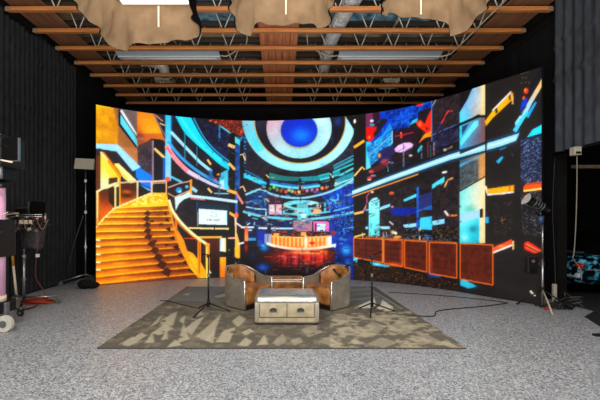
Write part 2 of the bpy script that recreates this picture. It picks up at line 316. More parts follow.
('s',(255,190,70),0.5,[48,171,21.2,2.5]),
('g',(125,59,4),(248,157,23),[99,169,99,154],[20.6,167.5,46.1,168.1,72.3,168.8,99.1,169.4,126.5,170.1,154.5,170.7,183,171.3,190.8,153.6,162.9,153.1,135.5,152.5,108.7,152,82.3,151.5,56.6,151,31.5,150.5,6.9,150]),
('p',(255,192,66),1,[20.6,167.9,49.7,168.8,79.6,169.7,104.7,170.3,130.3,170.9,156.4,171.5,183,172.2,183,173.8,156.4,173.3,130.3,172.9,104.7,172.4,79.5,171.9,49.6,171.3,20.6,170.6]),
('s',(140,66,4),0.6,[134,162,27.8,4.8]),
('s',(120,56,6),0.5,[157,162,12.9,4.3]),
('s',(255,190,70),0.5,[46,157,21.2,2.5]),
('g',(123,58,4),(246,154,22),[95,152,95,135],[6.9,150,31.5,150.5,56.6,151,82.3,151.5,108.7,152,135.5,152.5,162.9,153.1,190.8,153.6,196.1,134.5,169.3,134,143,133.6,117.1,133.2,91.7,132.8,66.9,132.5,42.6,132.2,18.9,131.9,-4.9,131.7]),
('p',(255,192,66),1,[6.9,150.4,40.9,151.3,75.9,152.2,103.8,152.7,132.2,153.3,161.2,153.9,190.9,154.5,190.8,156.1,161.2,155.7,132.2,155.2,103.7,154.8,75.9,154.4,40.8,153.8,6.8,153.1]),
('s',(140,66,4),0.6,[133,144,27.8,4.8]),
('s',(120,56,6),0.5,[165,144,12.9,4.3]),
('s',(255,190,70),0.5,[43,140,21.1,2.5]),
('g',(122,57,4),(244,151,20),[92,133,92,118],[-4.9,131.7,18.9,131.9,42.6,132.2,66.9,132.5,91.7,132.8,117.1,133.2,143,133.6,169.3,134,196.1,134.5,204,118,176.1,117.3,148.7,116.7,121.8,116.2,95.4,115.8,69.6,115.3,44.4,115,19.7,114.7,-4.9,114.5]),
('p',(255,192,66),1,[-4.8,132.1,20.6,132.5,46.1,133,72.3,133.5,102.2,133.9,132.8,134.3,164.1,134.8,196.1,135.3,196.1,136.9,164.1,136.6,132.8,136.2,102.2,135.9,72.3,135.7,46.1,135.3,20.6,135,-4.9,134.8]),
('s',(140,66,4),0.6,[132,124,27.8,4.8]),
('s',(120,56,6),0.5,[170,125,13,4.3]),
('s',(255,190,70),0.5,[39,122,21,2.5]),
('g',(120,56,4),(242,148,18),[95,116,95,101],[-4.9,114.5,19.7,114.7,44.4,115,69.6,115.3,95.4,115.8,121.8,116.2,148.7,116.7,176.1,117.3,204,118,214.7,101.3,185.3,100.5,156.4,99.8,128.1,99.1,100.4,98.6,73.2,98.1,46.7,97.8,20.9,97.5,-4.9,97.3]),
('p',(255,192,66),1,[-4.8,114.9,21.8,115.3,48.5,116,76,116.6,100.6,117,125.8,117.3,151.4,117.8,177.5,118.3,204.1,118.8,204,120.4,177.5,120,151.4,119.7,125.7,119.3,100.6,119.1,75.9,118.8,48.4,118.3,21.7,117.9,-4.9,117.6]),
('s',(140,66,4),0.6,[138,107,27.9,4.8]),
('s',(120,56,6),0.5,[178,109,13.1,4.3]),
('s',(255,190,70),0.5,[43,105,21.1,2.5]),
('g',(119,55,4),(240,145,17),[100,99,100,84],[-4.9,97.3,20.9,97.5,46.7,97.8,73.2,98.1,100.4,98.6,128.1,99.1,156.4,99.8,185.3,100.5,214.7,101.3,222.7,87.3,195.5,85.9,168.8,84.5,142.5,83.2,116.8,82,91.5,80.9,66.7,79.9,42.5,79,18.8,78.2,-4.9,77.7]),
('p',(240,160,40),1,[-4.8,97.7,23.3,98.2,51.7,98.9,80.8,99.7,106.6,100,132.9,100.4,159.6,100.9,186.9,101.5,214.7,102.1,214.7,103.8,186.9,103.3,159.6,102.8,132.8,102.4,106.5,102.1,80.7,101.9,51.6,101.3,23.2,100.7,-4.9,100.4]),
('s',(140,66,4),0.6,[146,89,28.1,4.8]),
('s',(120,56,6),0.5,[188,93,13.1,4.4]),
('s',(255,190,70),0.5,[47,89,21.2,2.5]),
('g',(117,54,4),(238,142,15),[104,81,104,65],[-4.9,77.7,18.8,78.2,42.5,79,66.7,79.9,91.5,80.9,116.8,82,142.5,83.2,168.8,84.5,195.5,85.9,222.7,87.3,233.5,69.1,204.9,67.3,176.9,65.7,149.3,64.1,122.3,62.7,95.8,61.5,69.9,60.4,44.6,59.5,19.8,58.6,-4.9,58.1]),
('p',(240,160,40),1,[-4.8,78.1,24.5,79.3,54.1,80.9,84.5,82.6,111.1,83.5,138.2,84.5,165.9,85.6,194.1,86.9,222.8,88.2,222.7,89.8,193.9,88.6,165.7,87.5,138.1,86.5,110.9,85.6,84.3,84.8,53.9,83.3,24.3,81.9,-5,80.8]),
('s',(140,66,4),0.6,[152,72,28.2,4.8]),
('s',(120,56,6),0.5,[196,79,13.2,4.4]),
('s',(255,190,70),0.5,[51,72,21.3,2.6]),
('g',(116,53,4),(236,139,13),[109,62,109,46],[-4.9,58.1,19.8,58.6,44.6,59.5,69.9,60.4,95.8,61.5,122.3,62.7,149.3,64.1,176.9,65.7,204.9,67.3,233.5,69.1,247,50.6,219.8,48.9,192.9,47.3,166.6,45.9,140.7,44.5,115.3,43.3,90.3,42.3,65.8,41.4,41.9,40.6,18.5,40,-4.9,39.7]),
('p',(240,160,40),1,[-4.7,58.4,18.4,59.4,41.5,60.7,65.2,62,89.4,63.5,117.1,64.5,145.3,65.7,174.2,67,203.6,68.4,233.5,69.9,233.4,71.6,203.5,70.2,174,68.9,145.2,67.7,116.9,66.6,89.2,65.7,65,64.4,41.3,63.1,18.2,62,-5,61.2]),
('s',(140,66,4),0.6,[160,52,28.3,4.9]),
('s',(120,56,6),0.5,[207,61,13.3,4.4]),
('s',(255,190,70),0.5,[56,53,21.4,2.6]),
('g',(114,52,4),(234,136,12),[115,43,115,27],[-4.9,39.7,18.5,40,41.9,40.6,65.8,41.4,90.3,42.3,115.3,43.3,140.7,44.5,166.6,45.9,192.9,47.3,219.8,48.9,247,50.6,257.9,32.2,229.4,30.3,201.4,28.6,173.8,27.1,146.8,25.7,120.3,24.5,94.2,23.5,68.7,22.6,43.8,22,19.5,21.4,-4.9,21.3]),
('p',(240,160,40),1,[-4.7,40,19.9,40.8,44.5,42.1,69.7,43.4,95.5,44.9,124.6,45.9,154.3,47,184.6,48.4,215.6,49.8,247.1,51.5,246.9,53.1,215.4,51.6,184.5,50.3,154.1,49.1,124.4,48,95.3,47.1,69.5,45.8,44.2,44.5,19.6,43.4,-5,42.8]),
('s',(140,66,4),0.6,[169,33,28.5,4.9]),
('s',(120,56,6),0.5,[220,42,13.4,4.4]),
('s',(255,190,70),0.5,[62,35,21.5,2.6]),
('g',(113,51,4),(232,133,10),[120,24,120,9],[-4.9,21.3,19.5,21.4,43.8,22,68.7,22.6,94.2,23.5,120.3,24.5,146.8,25.7,173.8,27.1,201.4,28.6,229.4,30.3,257.9,32.2,268.9,13.6,239.1,11.7,209.9,10.1,181.1,8.6,152.9,7.4,125.3,6.2,98.1,5.4,71.6,4.7,45.6,4.3,20.4,3.9,-4.9,4.1]),
('p',(240,160,40),1,[-4.7,21.6,21,22.3,46.8,23.5,73.3,24.8,100.5,26.3,125.6,27,151.1,27.9,177.2,29,203.7,30.2,230.6,31.5,258,33,257.8,34.7,230.5,33.3,203.5,32.1,177,31,151,30,125.4,29.2,100.3,28.5,73.1,27.1,46.6,25.9,20.8,24.9,-5,24.4]),
('s',(140,66,4),0.6,[176,13,28.7,4.9]),
('s',(120,56,6),0.5,[231,24,13.5,4.4]),
('s',(255,190,70),0.5,[66,16,21.6,2.6]),
('g',(112,50,4),(230,130,8),[125,6,125,-11],[-4.9,4.1,20.4,3.9,45.6,4.3,71.6,4.7,98.1,5.4,125.3,6.2,152.9,7.4,181.1,8.6,209.9,10.1,239.1,11.7,268.9,13.6,277.1,-7.8,249.2,-9.3,221.7,-10.6,194.7,-11.8,168.1,-12.8,141.9,-13.6,116.3,-14.3,91.1,-14.7,66.4,-14.9,42.3,-15,18.7,-14.9,-4.9,-14.3]),
('p',(240,160,40),1,[-4.7,4.5,22.2,4.8,49.2,5.7,76.9,6.9,105.4,8.2,131.5,8.8,158,9.6,185,10.6,212.6,11.7,240.5,13,268.9,14.4,268.8,16.1,240.4,14.8,212.4,13.6,184.8,12.6,157.8,11.7,131.3,10.9,105.2,10.4,76.7,9.2,48.9,8.2,21.9,7.4,-5,7.2]),
('s',(140,66,4),0.6,[184,-6,28.8,4.9]),
('s',(120,56,6),0.5,[242,5,13.6,4.4]),
('s',(255,190,70),0.5,[71,-1,21.7,2.6]),
('p',(255,245,200),1,[-1.5,111.5,10.3,110.5,10.4,114,-1.3,114.9]),
('p',(255,245,200),1,[-1.5,96,10.3,94.9,10.4,98.4,-1.3,99.4]),
('p',(255,245,200),1,[-0.3,76.2,11.4,75,11.5,78.4,-0.2,79.6]),
('p',(255,245,200),1,[-0.3,57.2,11.4,55.8,11.5,59.3,-0.2,60.7]),
('p',(255,245,200),1,[-0.3,38.8,11.4,37.2,11.5,40.6,-0.2,42.2]),
('p',(84,38,10),1,[114,179,122.5,187.8,132.6,183.8,126.6,172.7]),
('p',(84,38,10),1,[110.5,164.5,120,174.3,131.1,169.6,124.5,156.9]),
('p',(84,38,10),1,[111.8,148.7,121.3,158.4,132.3,153.7,125.8,140.9]),
('p',(84,38,10),1,[113,132.8,122.5,142.5,133.6,137.7,127,125]),
('p',(84,38,10),1,[115,116.9,125,127.2,136.6,121.9,129.8,108.4]),
('p',(84,38,10),1,[122,98.2,132.6,109,144.7,103.3,137.5,88.9]),
('p',(84,38,10),1,[129,80.8,140.2,92,152.9,85.9,145.4,70.7]),
('p',(84,38,10),1,[136.9,61.8,149.1,74.2,163,67.2,154.7,50.3]),
('p',(84,38,10),1,[144.7,41.4,158.1,54.8,173.1,47.1,164.1,28.4]),
('p',(84,38,10),1,[157.3,21.9,171,35.6,186.4,27.6,177.2,8.5]),
('p',(50,22,10),1,[163.3,179.3,171.6,183.7,174.1,175.1,169.1,175.9]),
('p',(50,22,10),1,[165.5,163.1,175.9,168.6,179.1,157.7,172.8,158.8]),
('p',(50,22,10),1,[168.2,138.8,180.1,144.9,183.8,132.4,176.5,133.7]),
('p',(50,22,10),1,[178.2,114.2,190.7,120.6,194.5,107.4,187,108.9]),
('p',(50,22,10),1,[187,89.6,201.7,96.9,206.2,81.4,197.3,83.2]),
('p',(50,22,10),1,[199.3,67.4,215.2,75.1,220,58.4,210.4,60.4]),
('p',(50,22,10),1,[212.6,47.7,230.3,56.2,235.6,37.7,225,39.9]),
('p',(50,22,10),1,[226.5,25,245.4,34,251.1,14.3,239.7,16.7]),
('p',(90,40,8),1,[129,161.7,139.2,162.8,139.2,155.8,129,155.8]),
('p',(90,40,8),1,[151.9,153.7,162.2,154.7,162.2,147.7,151.9,147.7]),
('p',(90,40,8),1,[136.6,109.6,146.8,110.5,146.8,103.5,136.6,103.7]),
('p',(90,40,8),1,[167.4,98.2,177.7,99,177.7,92,167.4,92.2]),
('s',(255,205,90),0.6,[129,208,25.2,13.3]),
('n',(255,215,110),(240,150,20),6,0.5,12,[60.3,198.6,104.1,218.1,134.1,232.4,169.9,230.8,169.9,214.6,136.6,207.1,104.1,199.7]),
('p',(250,200,110),1,[-1.2,139,19.6,164.9,42.5,188.1,61.1,198,104.8,218.8,132.3,231.6,130.8,235.5,103.3,222.6,59.6,201.7,40.3,191.4,17,167.6,-4,141.5]),
('p',(255,245,215),1,[1.9,142.9,1.2,141.6,-0.2,141.2,-1.7,141.7,-2.3,142.9,-1.7,144.1,-0.2,144.6,1.2,144.1]),
('p',(255,245,215),1,[10.1,152.2,9.5,150.9,8,150.4,6.5,151,5.9,152.2,6.5,153.4,8,153.9,9.5,153.4]),
('p',(255,245,215),1,[18.1,161.6,17.5,160.4,16,159.8,14.6,160.3,14,161.6,14.6,162.8,16,163.3,17.5,162.8]),
('p',(255,245,215),1,[26.1,171.1,25.5,169.9,24,169.3,22.6,169.8,22,171.1,22.6,172.3,24,172.9,25.5,172.4]),
('p',(255,245,215),1,[34.2,180.7,33.6,179.5,32.1,178.9,30.6,179.4,30,180.7,30.6,181.9,32.1,182.5,33.6,182]),
('p',(255,245,215),1,[42.4,190.5,41.7,189.2,40.3,188.6,38.8,189.1,38.2,190.4,38.8,191.6,40.3,192.2,41.7,191.7]),
('p',(255,245,215),1,[50.6,193.9,50,192.6,48.5,192.1,47,192.6,46.4,193.8,47,195.1,48.5,195.6,50,195.2]),
('p',(255,245,215),1,[58.9,197.9,58.3,196.6,56.7,196,55.2,196.5,54.6,197.8,55.2,199,56.7,199.6,58.3,199.1]),
('p',(255,245,215),1,[67.2,201.9,66.6,200.6,65.1,200,63.6,200.5,62.9,201.8,63.6,203,65.1,203.6,66.6,203.1]),
('p',(255,245,215),1,[75.7,205.9,75,204.6,73.5,204,72,204.5,71.3,205.8,72,207.1,73.5,207.7,75,207.2]),
('p',(255,245,215),1,[84.2,210,83.5,208.7,82,208.1,80.4,208.6,79.8,209.8,80.4,211.1,82,211.7,83.5,211.2]),
('p',(255,245,215),1,[92.7,214.1,92.1,212.8,90.5,212.2,89,212.7,88.3,213.9,89,215.2,90.5,215.8,92.1,215.3]),
('p',(255,245,215),1,[101.3,218.2,100.7,216.9,99.1,216.3,97.6,216.8,96.9,218.1,97.6,219.4,99.1,220,100.7,219.5]),
('p',(255,245,215),1,[110,222.4,109.4,221,107.8,220.4,106.2,220.9,105.6,222.2,106.2,223.5,107.8,224.1,109.4,223.6]),
('p',(255,245,215),1,[118.8,226.6,118.1,225.2,116.5,224.6,114.9,225.1,114.3,226.4,114.9,227.7,116.5,228.3,118.1,227.8]),
('p',(255,245,215),1,[127.5,230.8,126.9,229.4,125.3,228.8,123.7,229.3,123,230.6,123.7,231.9,125.3,232.5,126.9,232.1]),
('p',(250,222,170),1,[-1.4,225.5,12.5,234.9,28.4,244.5,44.4,251.6,56,254.8,55.1,259.8,43.1,256.4,26.6,249,10.4,239.2,-3.7,229.6]),
('p',(215,180,165),1,[48.6,253.7,73,257.5,98,261.2,134.1,262.9,134.1,266.9,97.8,265.2,72.8,261.3,48.3,257.5]),
('p',(225,150,70),1,[0.5,231.4,7.6,231.8,7.6,202.9,7.6,174,7.6,145.1,0.5,145.1,0.5,173.9,0.5,202.6]),
('p',(255,225,170),1,[2.1,231.5,5,231.7,5,199.5,5,167.4,2.1,167.3,2.1,199.4]),
('p',(250,205,140),1,[43.3,254,47.5,254.3,47.5,222.4,47.5,190.6,43.3,190.5,43.3,222.3]),
('p',(240,160,40),1,[54.1,270,57.9,270.3,57.9,234.4,57.9,198.5,54.1,198.4,54.1,234.2]),
('p',(250,220,170),1,[96.7,265,99.9,265.2,99.9,217.9,96.7,217.8]),
('p',(225,190,180),1,[133,262.2,170.1,266.6,169.8,270.9,132.7,266.4]),
('p',(235,185,150),1,[132.1,265.6,135.6,265.8,135.6,224.4,132.1,224.3]),
('p',(240,170,130),1,[169.4,268.7,173.1,268.9,173.1,233.6,169.4,233.5]),
('p',(230,150,50),1,[136.7,258.9,167.4,261.9,167.3,264.6,136.6,261.5]),
('p',(215,70,40),1,[181.4,273.3,179.6,268.3,175.1,266,170.7,267.9,168.9,272.8,170.7,277.8,175.1,280.1,179.6,278.3]),
('s',(255,130,60),1,[175,272,3.1,4.1]),
('p',(35,32,42),1,[175.1,266.3,204,266.1,233.5,265.9,233.5,243.7,201.4,226.3,175.1,233.7]),
('p',(90,190,225),1,[181.8,277.7,210.8,263.9,213.2,268.9,184.1,282.7]),
('p',(45,150,205),1,[212.6,244.4,210.1,238.5,204,235.9,198.1,238.2,195.6,243.9,198.1,249.8,204,252.4,210.1,250.2]),
('p',(150,220,240),1,[211.5,240.8,210.1,238.8,206.7,237.9,203.3,238.6,201.9,240.5,203.3,242.5,206.7,243.4,210.1,242.7]),
('p',(80,180,220),1,[230.2,254.7,228.8,251.5,225.4,250.1,222,251.3,220.6,254.3,222,257.5,225.4,258.9,228.8,257.7]),
('p',(192,235,235),1,[193.5,224.7,214.7,231.3,233.5,242.3,240.2,228.6,217.4,219.8,204,207.1,196.1,189.2]),
('p',(205,150,110),1,[174.3,233.5,193.7,223.5,235.5,243.5,234.1,246.7,193.2,227,175.9,236.6]),
('p',(200,160,150),1,[175.7,248.5,207.1,261.9,235.1,268.4,234.5,271.7,206.3,265,174.6,251.5]),
('p',(240,155,50),1,[234,274.2,238.9,274.4,238.9,232.7,234,232.6]),
('p',(150,205,240),1,[236.3,248.8,249.9,238.1,255,244.7,241.4,255.5]),
('n',(26,24,34),(50,55,110),7,None,15,[260.6,440,300.6,442.8,341.2,444.9,341.2,412.9,341.2,380.9,341.2,349,341.2,317,317.3,339,293.7,360.7,282.6,387.3,271.6,413.8]),
('p',(34,192,226),1,[190.8,452.6,198.3,439.2,205.8,425.2,213.2,412.1,220,401.9,223.5,398,226.6,395,229.9,392.3,233.5,389.2,239.1,384,245.5,378.2,251.9,372.4,257.9,367.2,262,363.8,265.8,360.8,269.8,357.8,274.3,354.1,283.5,346.3,294.1,336.9,305.3,327.3,315.9,319.2,323.7,314.1,331.1,309.8,338.7,305.7,346.8,301.5,356.9,296.3,367.5,291.2,378.5,285.9,389.3,280.7,395,289.3,389.4,292.7,383.9,296.1,378.2,299.5,372.2,303.3,364,308.6,355.2,314.3,346.1,320.4,336.9,326.8,326,335,314.8,343.8,303.8,352.9,293.7,362.1,285.4,370.3,277.7,378.5,270.4,387.2,263.4,396.9,255.1,410.6,247.3,425.8,239.8,441.6,232.1,456.9]),
('p',(90,220,240),0.7,[204,444,210.5,434.4,217,424.6,223.7,414.7,230.9,405,239,394.9,247.5,384.9,256.6,375,266.6,365.2,278.9,354.9,292.2,345,305.9,335.1,319.5,325.1,323.6,330.6,310,340.6,296.2,350.5,283.1,360.3,271.1,370.4,261.4,379.9,252.5,389.6,244.1,399.4,236.1,409.4,229,418.9,222.3,428.7,215.9,438.5,209.4,448.2]),
('p',(20,40,60),1,[235,448.3,242.3,434.7,249.6,420.9,257.1,407.4,265,394.8,272.1,384.9,279.3,375.7,287,367,295.5,358.3,305.8,349.2,317.1,340.4,328.8,331.8,340.3,323,342,325.2,330.5,334.1,318.8,342.7,307.6,351.4,297.4,360.4,289.1,369,281.5,377.6,274.3,386.7,267.3,396.5,259.4,408.9,252,422.4,244.7,436.2,237.4,449.8]),
('p',(60,170,225),1,[240.5,448.8,247.4,435.2,254.3,421.3,261.4,407.7,269.2,395.2,276.6,385.2,284.3,375.9,292.4,367.2,301.1,358.7,311,350.1,321.6,342,332.5,334.1,343.2,326,344.7,328,334,336.2,323.1,344.1,312.6,352.1,302.9,360.6,294.2,369,286.2,377.7,278.5,386.8,271.3,396.7,263.6,409.1,256.5,422.6,249.6,436.5,242.7,450.2]),
('p',(165,220,246),1,[180.3,398.5,198.7,380.3,217.3,361.8,237.6,341.6,258,321,291.3,295.5,296.1,301.9,263.2,327,242.9,347.5,222.7,367.6,204.1,386.1,185.6,404.3]),
('p',(40,130,160),1,[218.7,403.2,221.4,403.4,221.4,364.8,221.4,326.1,218.7,326,218.7,364.6]),
('p',(40,130,160),1,[251.1,366.8,253.8,366.9,253.8,313.9,251.1,313.8]),
('p',(60,152,212),1,[172.5,372.4,180.2,363.1,187.8,353.6,195.7,344.1,204.2,335,213.6,326,223.5,317.3,233.9,308.9,244.9,300.9,257.2,292.7,270.2,284.8,283.7,277.2,297.6,270.1,312.6,263.5,328.2,257.4,343.9,251.6,359.6,245.6,362.3,252.5,346.5,258.5,330.8,264.3,315.5,270.3,300.8,276.8,287.2,283.7,273.9,291.1,261.2,298.9,249.1,306.9,238.3,314.8,228.1,323,218.4,331.5,209.2,340.3,200.9,349.2,193.1,358.5,185.5,367.9,177.8,377.3]),
('p',(228,140,150),1,[166.5,360,171.8,352,177,343.8,182.6,335.5,189,327.2,197,318.1,205.9,308.9,215.2,300.2,224.5,292.5,232.3,287.3,240,283,247.5,279.1,255,275.2,260.8,286.1,253.3,290.1,245.8,293.9,238.7,297.8,231.7,302.5,223,309.6,214.2,317.9,205.7,326.7,198,335.4,192,343.1,186.6,351,181.4,359.2,176,367.3]),
('p',(190,190,225),1,[225.7,293.1,235.1,288,244.6,282.9,254.3,277.8,264.2,272.9,274.5,268,285.1,263.1,295.7,258.6,306.4,254.7,315.8,252,325,249.9,334.2,248.1,343.3,246.1,344.7,251.6,335.6,254,326.6,256.2,317.7,258.6,308.8,261.5,298.7,265.6,288.4,270.3,278.1,275.4,268.1,280.6,258.5,285.7,249.2,291.1,239.8,296.5,230.5,301.9]),
('p',(225,100,90),1,[170.4,356.6,183.5,338.6,187.7,342,174.7,360.1]),
('p',(250,190,130),1,[279.2,330.4,288.9,316.8,292.9,319.8,283.3,333.5]),
('p',(250,190,140),1,[280.8,250.2,291.8,237.8,295.5,241.2,284.5,253.7]),
('p',(40,120,180),0.8,[285.4,304,299.2,301.7,299.2,270.7,285.4,273.1]),
('p',(85,190,222),0.9,[314.5,293.6,338.3,305.6,338.3,274.3,338.3,243.1,314.5,265.3]),
('p',(200,235,240),0.7,[315.9,273.9,327.1,275.5,327.1,257.1,315.9,259.7]),
('p',(22,20,26),1,[296.4,321.3,318.7,310.7,318.7,282.4,296.4,287.5]),
('p',(250,150,60),1,[315.6,291.4,314.3,289.4,311.2,288.5,308,289.2,306.7,291.2,308,293.2,311.2,294.1,314.3,293.4]),
('p',(235,50,60),1,[307.3,277.3,306.1,274.9,303.4,273.9,300.6,274.8,299.5,277.2,300.6,279.6,303.4,280.6,306.1,279.7]),
('p',(120,190,215),1,[299.2,236.8,343.9,236,344,238.9,299.3,239.6]),
('p',(80,120,150),1,[313.1,265.3,313.1,231.4,315.9,231.4,315.9,265.4]),
('g',(110,48,34),(70,38,38),[344,445,367,400],[277.1,452.5,308.1,454.6,339.5,456.2,371.1,457.3,403,457.9,435,458,423.5,438,389.3,400.6,366.6,400.2,327.1,418.7,302,435.8]),
('n',(205,72,30),(80,42,38),2.6,0.68,18,[279.9,449.9,309.6,451.8,339.8,453.4,370.1,454.5,400.7,455.1,400.7,432.2,375.1,400.4,327.1,421.6,303.4,435.9]),
('p',(250,95,40),1,[380.2,413.3,379.1,410.7,376.5,409.5,373.9,410.6,372.8,413.2,373.9,415.8,376.5,417,379.1,415.9]),
('p',(245,100,40),1,[309,437.6,307.7,435.6,304.8,434.6,301.8,435.2,300.6,437.2,301.8,439.2,304.8,440.2,307.7,439.6]),
('p',(240,110,50),1,[295.9,441.1,294.4,439.4,290.9,438.5,287.4,439,285.9,440.5,287.4,442.2,290.9,443.1,294.4,442.6]),
('p',(90,190,220),1,[313.5,427.9,337.2,412,359.7,392.9,362.1,395.8,339.5,415,315.6,431]),
('p',(50,140,190),1,[313.1,426.6,317,426.8,317,392.8,313.1,392.6]),
('n',(70,160,195),(24,40,84),4,0.66,19,[358.1,397.1,386.4,403.4,406.4,363.7,406.4,335.1,406.4,306.5,372.2,320.4,365.2,358.8]),
('p',(95,205,225),1,[358.1,400,372.2,388.9,372.2,374.6,358.1,382.9]),
('p',(20,18,22),1,[341.2,407.9,358.1,408.5,358.1,379.2,358.1,349.9,358.1,320.6,358.1,291.3,358.1,262,358.1,232.7,358.1,203.4,358.1,174.1,358.1,144.8,358.1,115.5,358.1,86.2,358.1,56.9,358.1,27.6,358.1,-1.7,341.2,-1.3,341.2,27.9,341.2,57.2,341.2,86.4,341.2,115.6,341.2,144.8,341.2,174.1,341.2,203.3,341.2,232.5,341.2,261.8,341.2,291,341.2,320.2,341.2,349.5,341.2,378.7]),
('p',(24,22,28),1,[372.2,386.1,383,386.3,383,355.8,383,325.3,383,294.9,383,264.4,383,234,383,203.5,383,173.1,383,142.6,383,112.2,383,81.7,383,51.3,383,20.8,372.2,20.9,372.2,51.4,372.2,81.8,372.2,112.2,372.2,142.6,372.2,173.1,372.2,203.5,372.2,233.9,372.2,264.3,372.2,294.8,372.2,325.2,372.2,355.6]),
('n',(20,50,120),(50,120,180),6,None,20,[358.1,377.2,372.2,371.8,372.2,341.1,372.2,310.5,372.2,279.8,372.2,249.1,358.1,254.7,358.1,285.3,358.1,315.9,358.1,346.6]),
('p',(248,190,130),1,[337.5,372.1,355.8,364.6,359.2,372.6,340.9,380]),
('p',(246,180,110),1,[338.2,321.7,355.6,303.6,360.5,308.4,343,326.5]),
('p',(245,190,140),1,[373.4,345.8,379.4,349.2,386.1,331.4,389.6,332.8,382.1,351.8,372.2,349.3]),
('p',(245,190,150),1,[373.1,253.2,379.7,257.7,386.2,242.8,389.5,244.3,381.8,260.7,371.4,256.5]),
('p',(250,170,80),1,[335.7,243.2,362.5,235,365,243.2,338.2,251.4]),
('p',(235,140,130),1,[358.3,238.8,378.1,207.5,383.4,210.9,363.5,242.2]),
('p',(245,170,80),1,[336.5,183.2,361.9,167.6,365.6,173.7,340.2,189.3]),
('p',(60,110,190),1,[359.5,231.9,365.2,232,365.2,177.8,359.5,177.8]),
('p',(185,224,245),1,[233.1,225.7,264.3,222.8,296,219.9,330.2,215.6,364.7,211.2,365.6,218.5,331.1,222.9,296.9,227.2,265.1,230.1,233.9,232.9]),
('p',(210,130,140),1,[236,221.3,274.2,218.1,274.5,220.9,236.3,224.1]),
('p',(60,150,190),1,[293.5,208.5,341,204.7,341.3,207.6,293.8,211.3]),
('p',(30,30,34),1,[251.1,216.3,281.2,214,311.7,211.6,342.6,209,342.6,178.1,342.6,147.3,342.6,116.4,342.6,85.6,342.6,54.7,342.6,23.8,342.6,-7,311.7,-6.2,281.2,-5.1,251.1,-3.8,251.1,27.6,251.1,59.1,251.1,90.5,251.1,122,251.1,153.4,251.1,184.9]),
('p',(26,50,70),1,[253.8,212.2,282.6,209.8,311.7,207.3,341.2,204.7,341.2,189.1,312.7,191.8,284.5,194.4,256.5,196.9]),
('p',(40,70,130),1,[251.4,213.5,255.2,213.6,255.2,185.7,251.4,185.7]),
('p',(150,150,150),1,[253.3,185.7,256.3,185.7,256.3,146.6,253.3,146.6]),
('p',(208,236,247),1,[257.9,194.4,296.7,192.1,336.1,189.6,336.4,149.3,296.9,150.5,257.9,151.6]),
('p',(120,235,250),1,[333.6,186.2,336.4,186.2,336.4,152.2,333.6,160.7]),
('p',(150,175,185),1,[289.7,184.4,296.3,185.9,304.5,181.8,305.1,183,296.6,187.3,289.4,185.8]),
('p',(130,155,165),1,[288,174.4,297.7,172.8,306.7,172.4,307.8,181.5,306.2,181.6,305.6,173.7,297.9,174.5,288.3,176.1]),
('p',(150,175,185),1,[291.6,184.5,293,176,294.4,176.2,293,184.7]),
('p',(60,85,95),1,[280.1,166.5,280.2,160.9,283.6,160.6,283.6,161.7,281.2,161.4,281.3,166.5]),
('p',(60,85,95),1,[284.6,166.4,284.6,160.7,288.6,160.7,288.6,166.4,287.5,166.4,287.5,161.3,285.7,161.3,285.7,166.4]),
('p',(60,85,95),1,[290.2,160.9,290.1,165.9,291.1,162.2,292.1,165.9,292,160.9,293.1,160.9,293,166.6,291.1,163.4,289.2,166.6,289,160.9]),
('p',(60,85,95),1,[295,166.1,295,160.8,296.2,160.8,296.2,166.1]),
('p',(60,85,95),1,[299.2,160.6,298.6,165.4,301.5,160,302.1,166,300.9,166,301.5,161.2,298.6,166.6,298,160.6]),
('p',(60,85,95),1,[303.7,160.3,304.6,165.3,305.5,160.3,306.6,160.7,304.6,166.5,302.5,160.7]),
('p',(60,85,95),1,[303.7,161.8,305.4,161.8,305.4,163,303.7,163]),
('p',(60,85,95),1,[308.2,160.4,308.1,165.4,310.1,164.8,309.9,163.5,307.6,163.4,307.7,162.2,310.6,162.6,311,165.6,307.1,166,307,160.4]),
('p',(60,85,95),1,[308.6,162.8,310,160.1,311.1,160.7,309.6,163.3]),
('p',(60,85,95),1,[311.6,165.3,313.1,162.6,314.1,163.2,312.6,165.9]),
('p',(60,85,95),1,[314.5,165.9,313,163.1,313,160.2,314.2,160.2,314.2,162.8,315.6,165.3]),
('p',(252,212,150),1,[230.7,139.1,277.1,137.7,308.9,137.1,341.1,136.4,341.2,140.6,309,141.3,277.1,141.9,230.8,143.2]),
('p',(60,40,30),1,[299.2,143.7,302.8,143.7,302.8,135.2,299.2,135.3]),
('p',(24,22,26),1,[238.9,135.6,272.5,135.4,306.6,135.2,341.2,135.1,341.2,116.6,306.6,116.9,272.5,117.2,238.9,117.5]),
('p',(240,165,70),1,[228.1,112.7,274.4,111.8,321.6,112.5,321.5,118.2,274.3,117.4,228.1,118.2]),
('p',(245,170,150),1,[338.4,109.5,359.6,110,359.4,114.5,338.3,114.1]),
('g',(96,38,22),(50,22,18),[294,107,294,37],[268.9,110.2,315.9,109.7,315.9,80.5,315.9,51.2,315.9,22,268.9,23.4,268.9,52.3,268.9,81.3]),
('g',(150,205,225),(255,246,214),[316,96,324,95],[315.9,112.5,330.5,112.4,330.5,74.1,315.9,75.8]),
('p',(240,205,110),1,[328.8,112.5,332.7,112.4,332.7,72.7,328.8,72.7]),
('g',(250,160,50),(215,115,25),[324,61,324,5],[315.9,58.8,332.7,58.5,332.7,25.9,332.7,-6.8,315.9,-6.3,315.9,26.2]),
('p',(20,18,22),1,[333.6,111,341.2,110.9,341.2,81.5,341.2,52,341.2,22.5,341.2,-7,333.6,-6.8,333.6,22.6,333.6,52.1,333.6,81.5]),
('p',(120,120,130),1,[343.4,78.2,342.8,76.2,341.2,75.4,339.6,76.3,338.9,78.3,339.6,80.3,341.2,81.1,342.8,80.3]),
('g',(235,215,220),(255,165,60),[361,178,361,84],[357,172.1,362,172.1,362.6,129.4,372.2,95.1,372.2,55.2,357.5,55.3,358.1,92.3,358.6,129.4]),
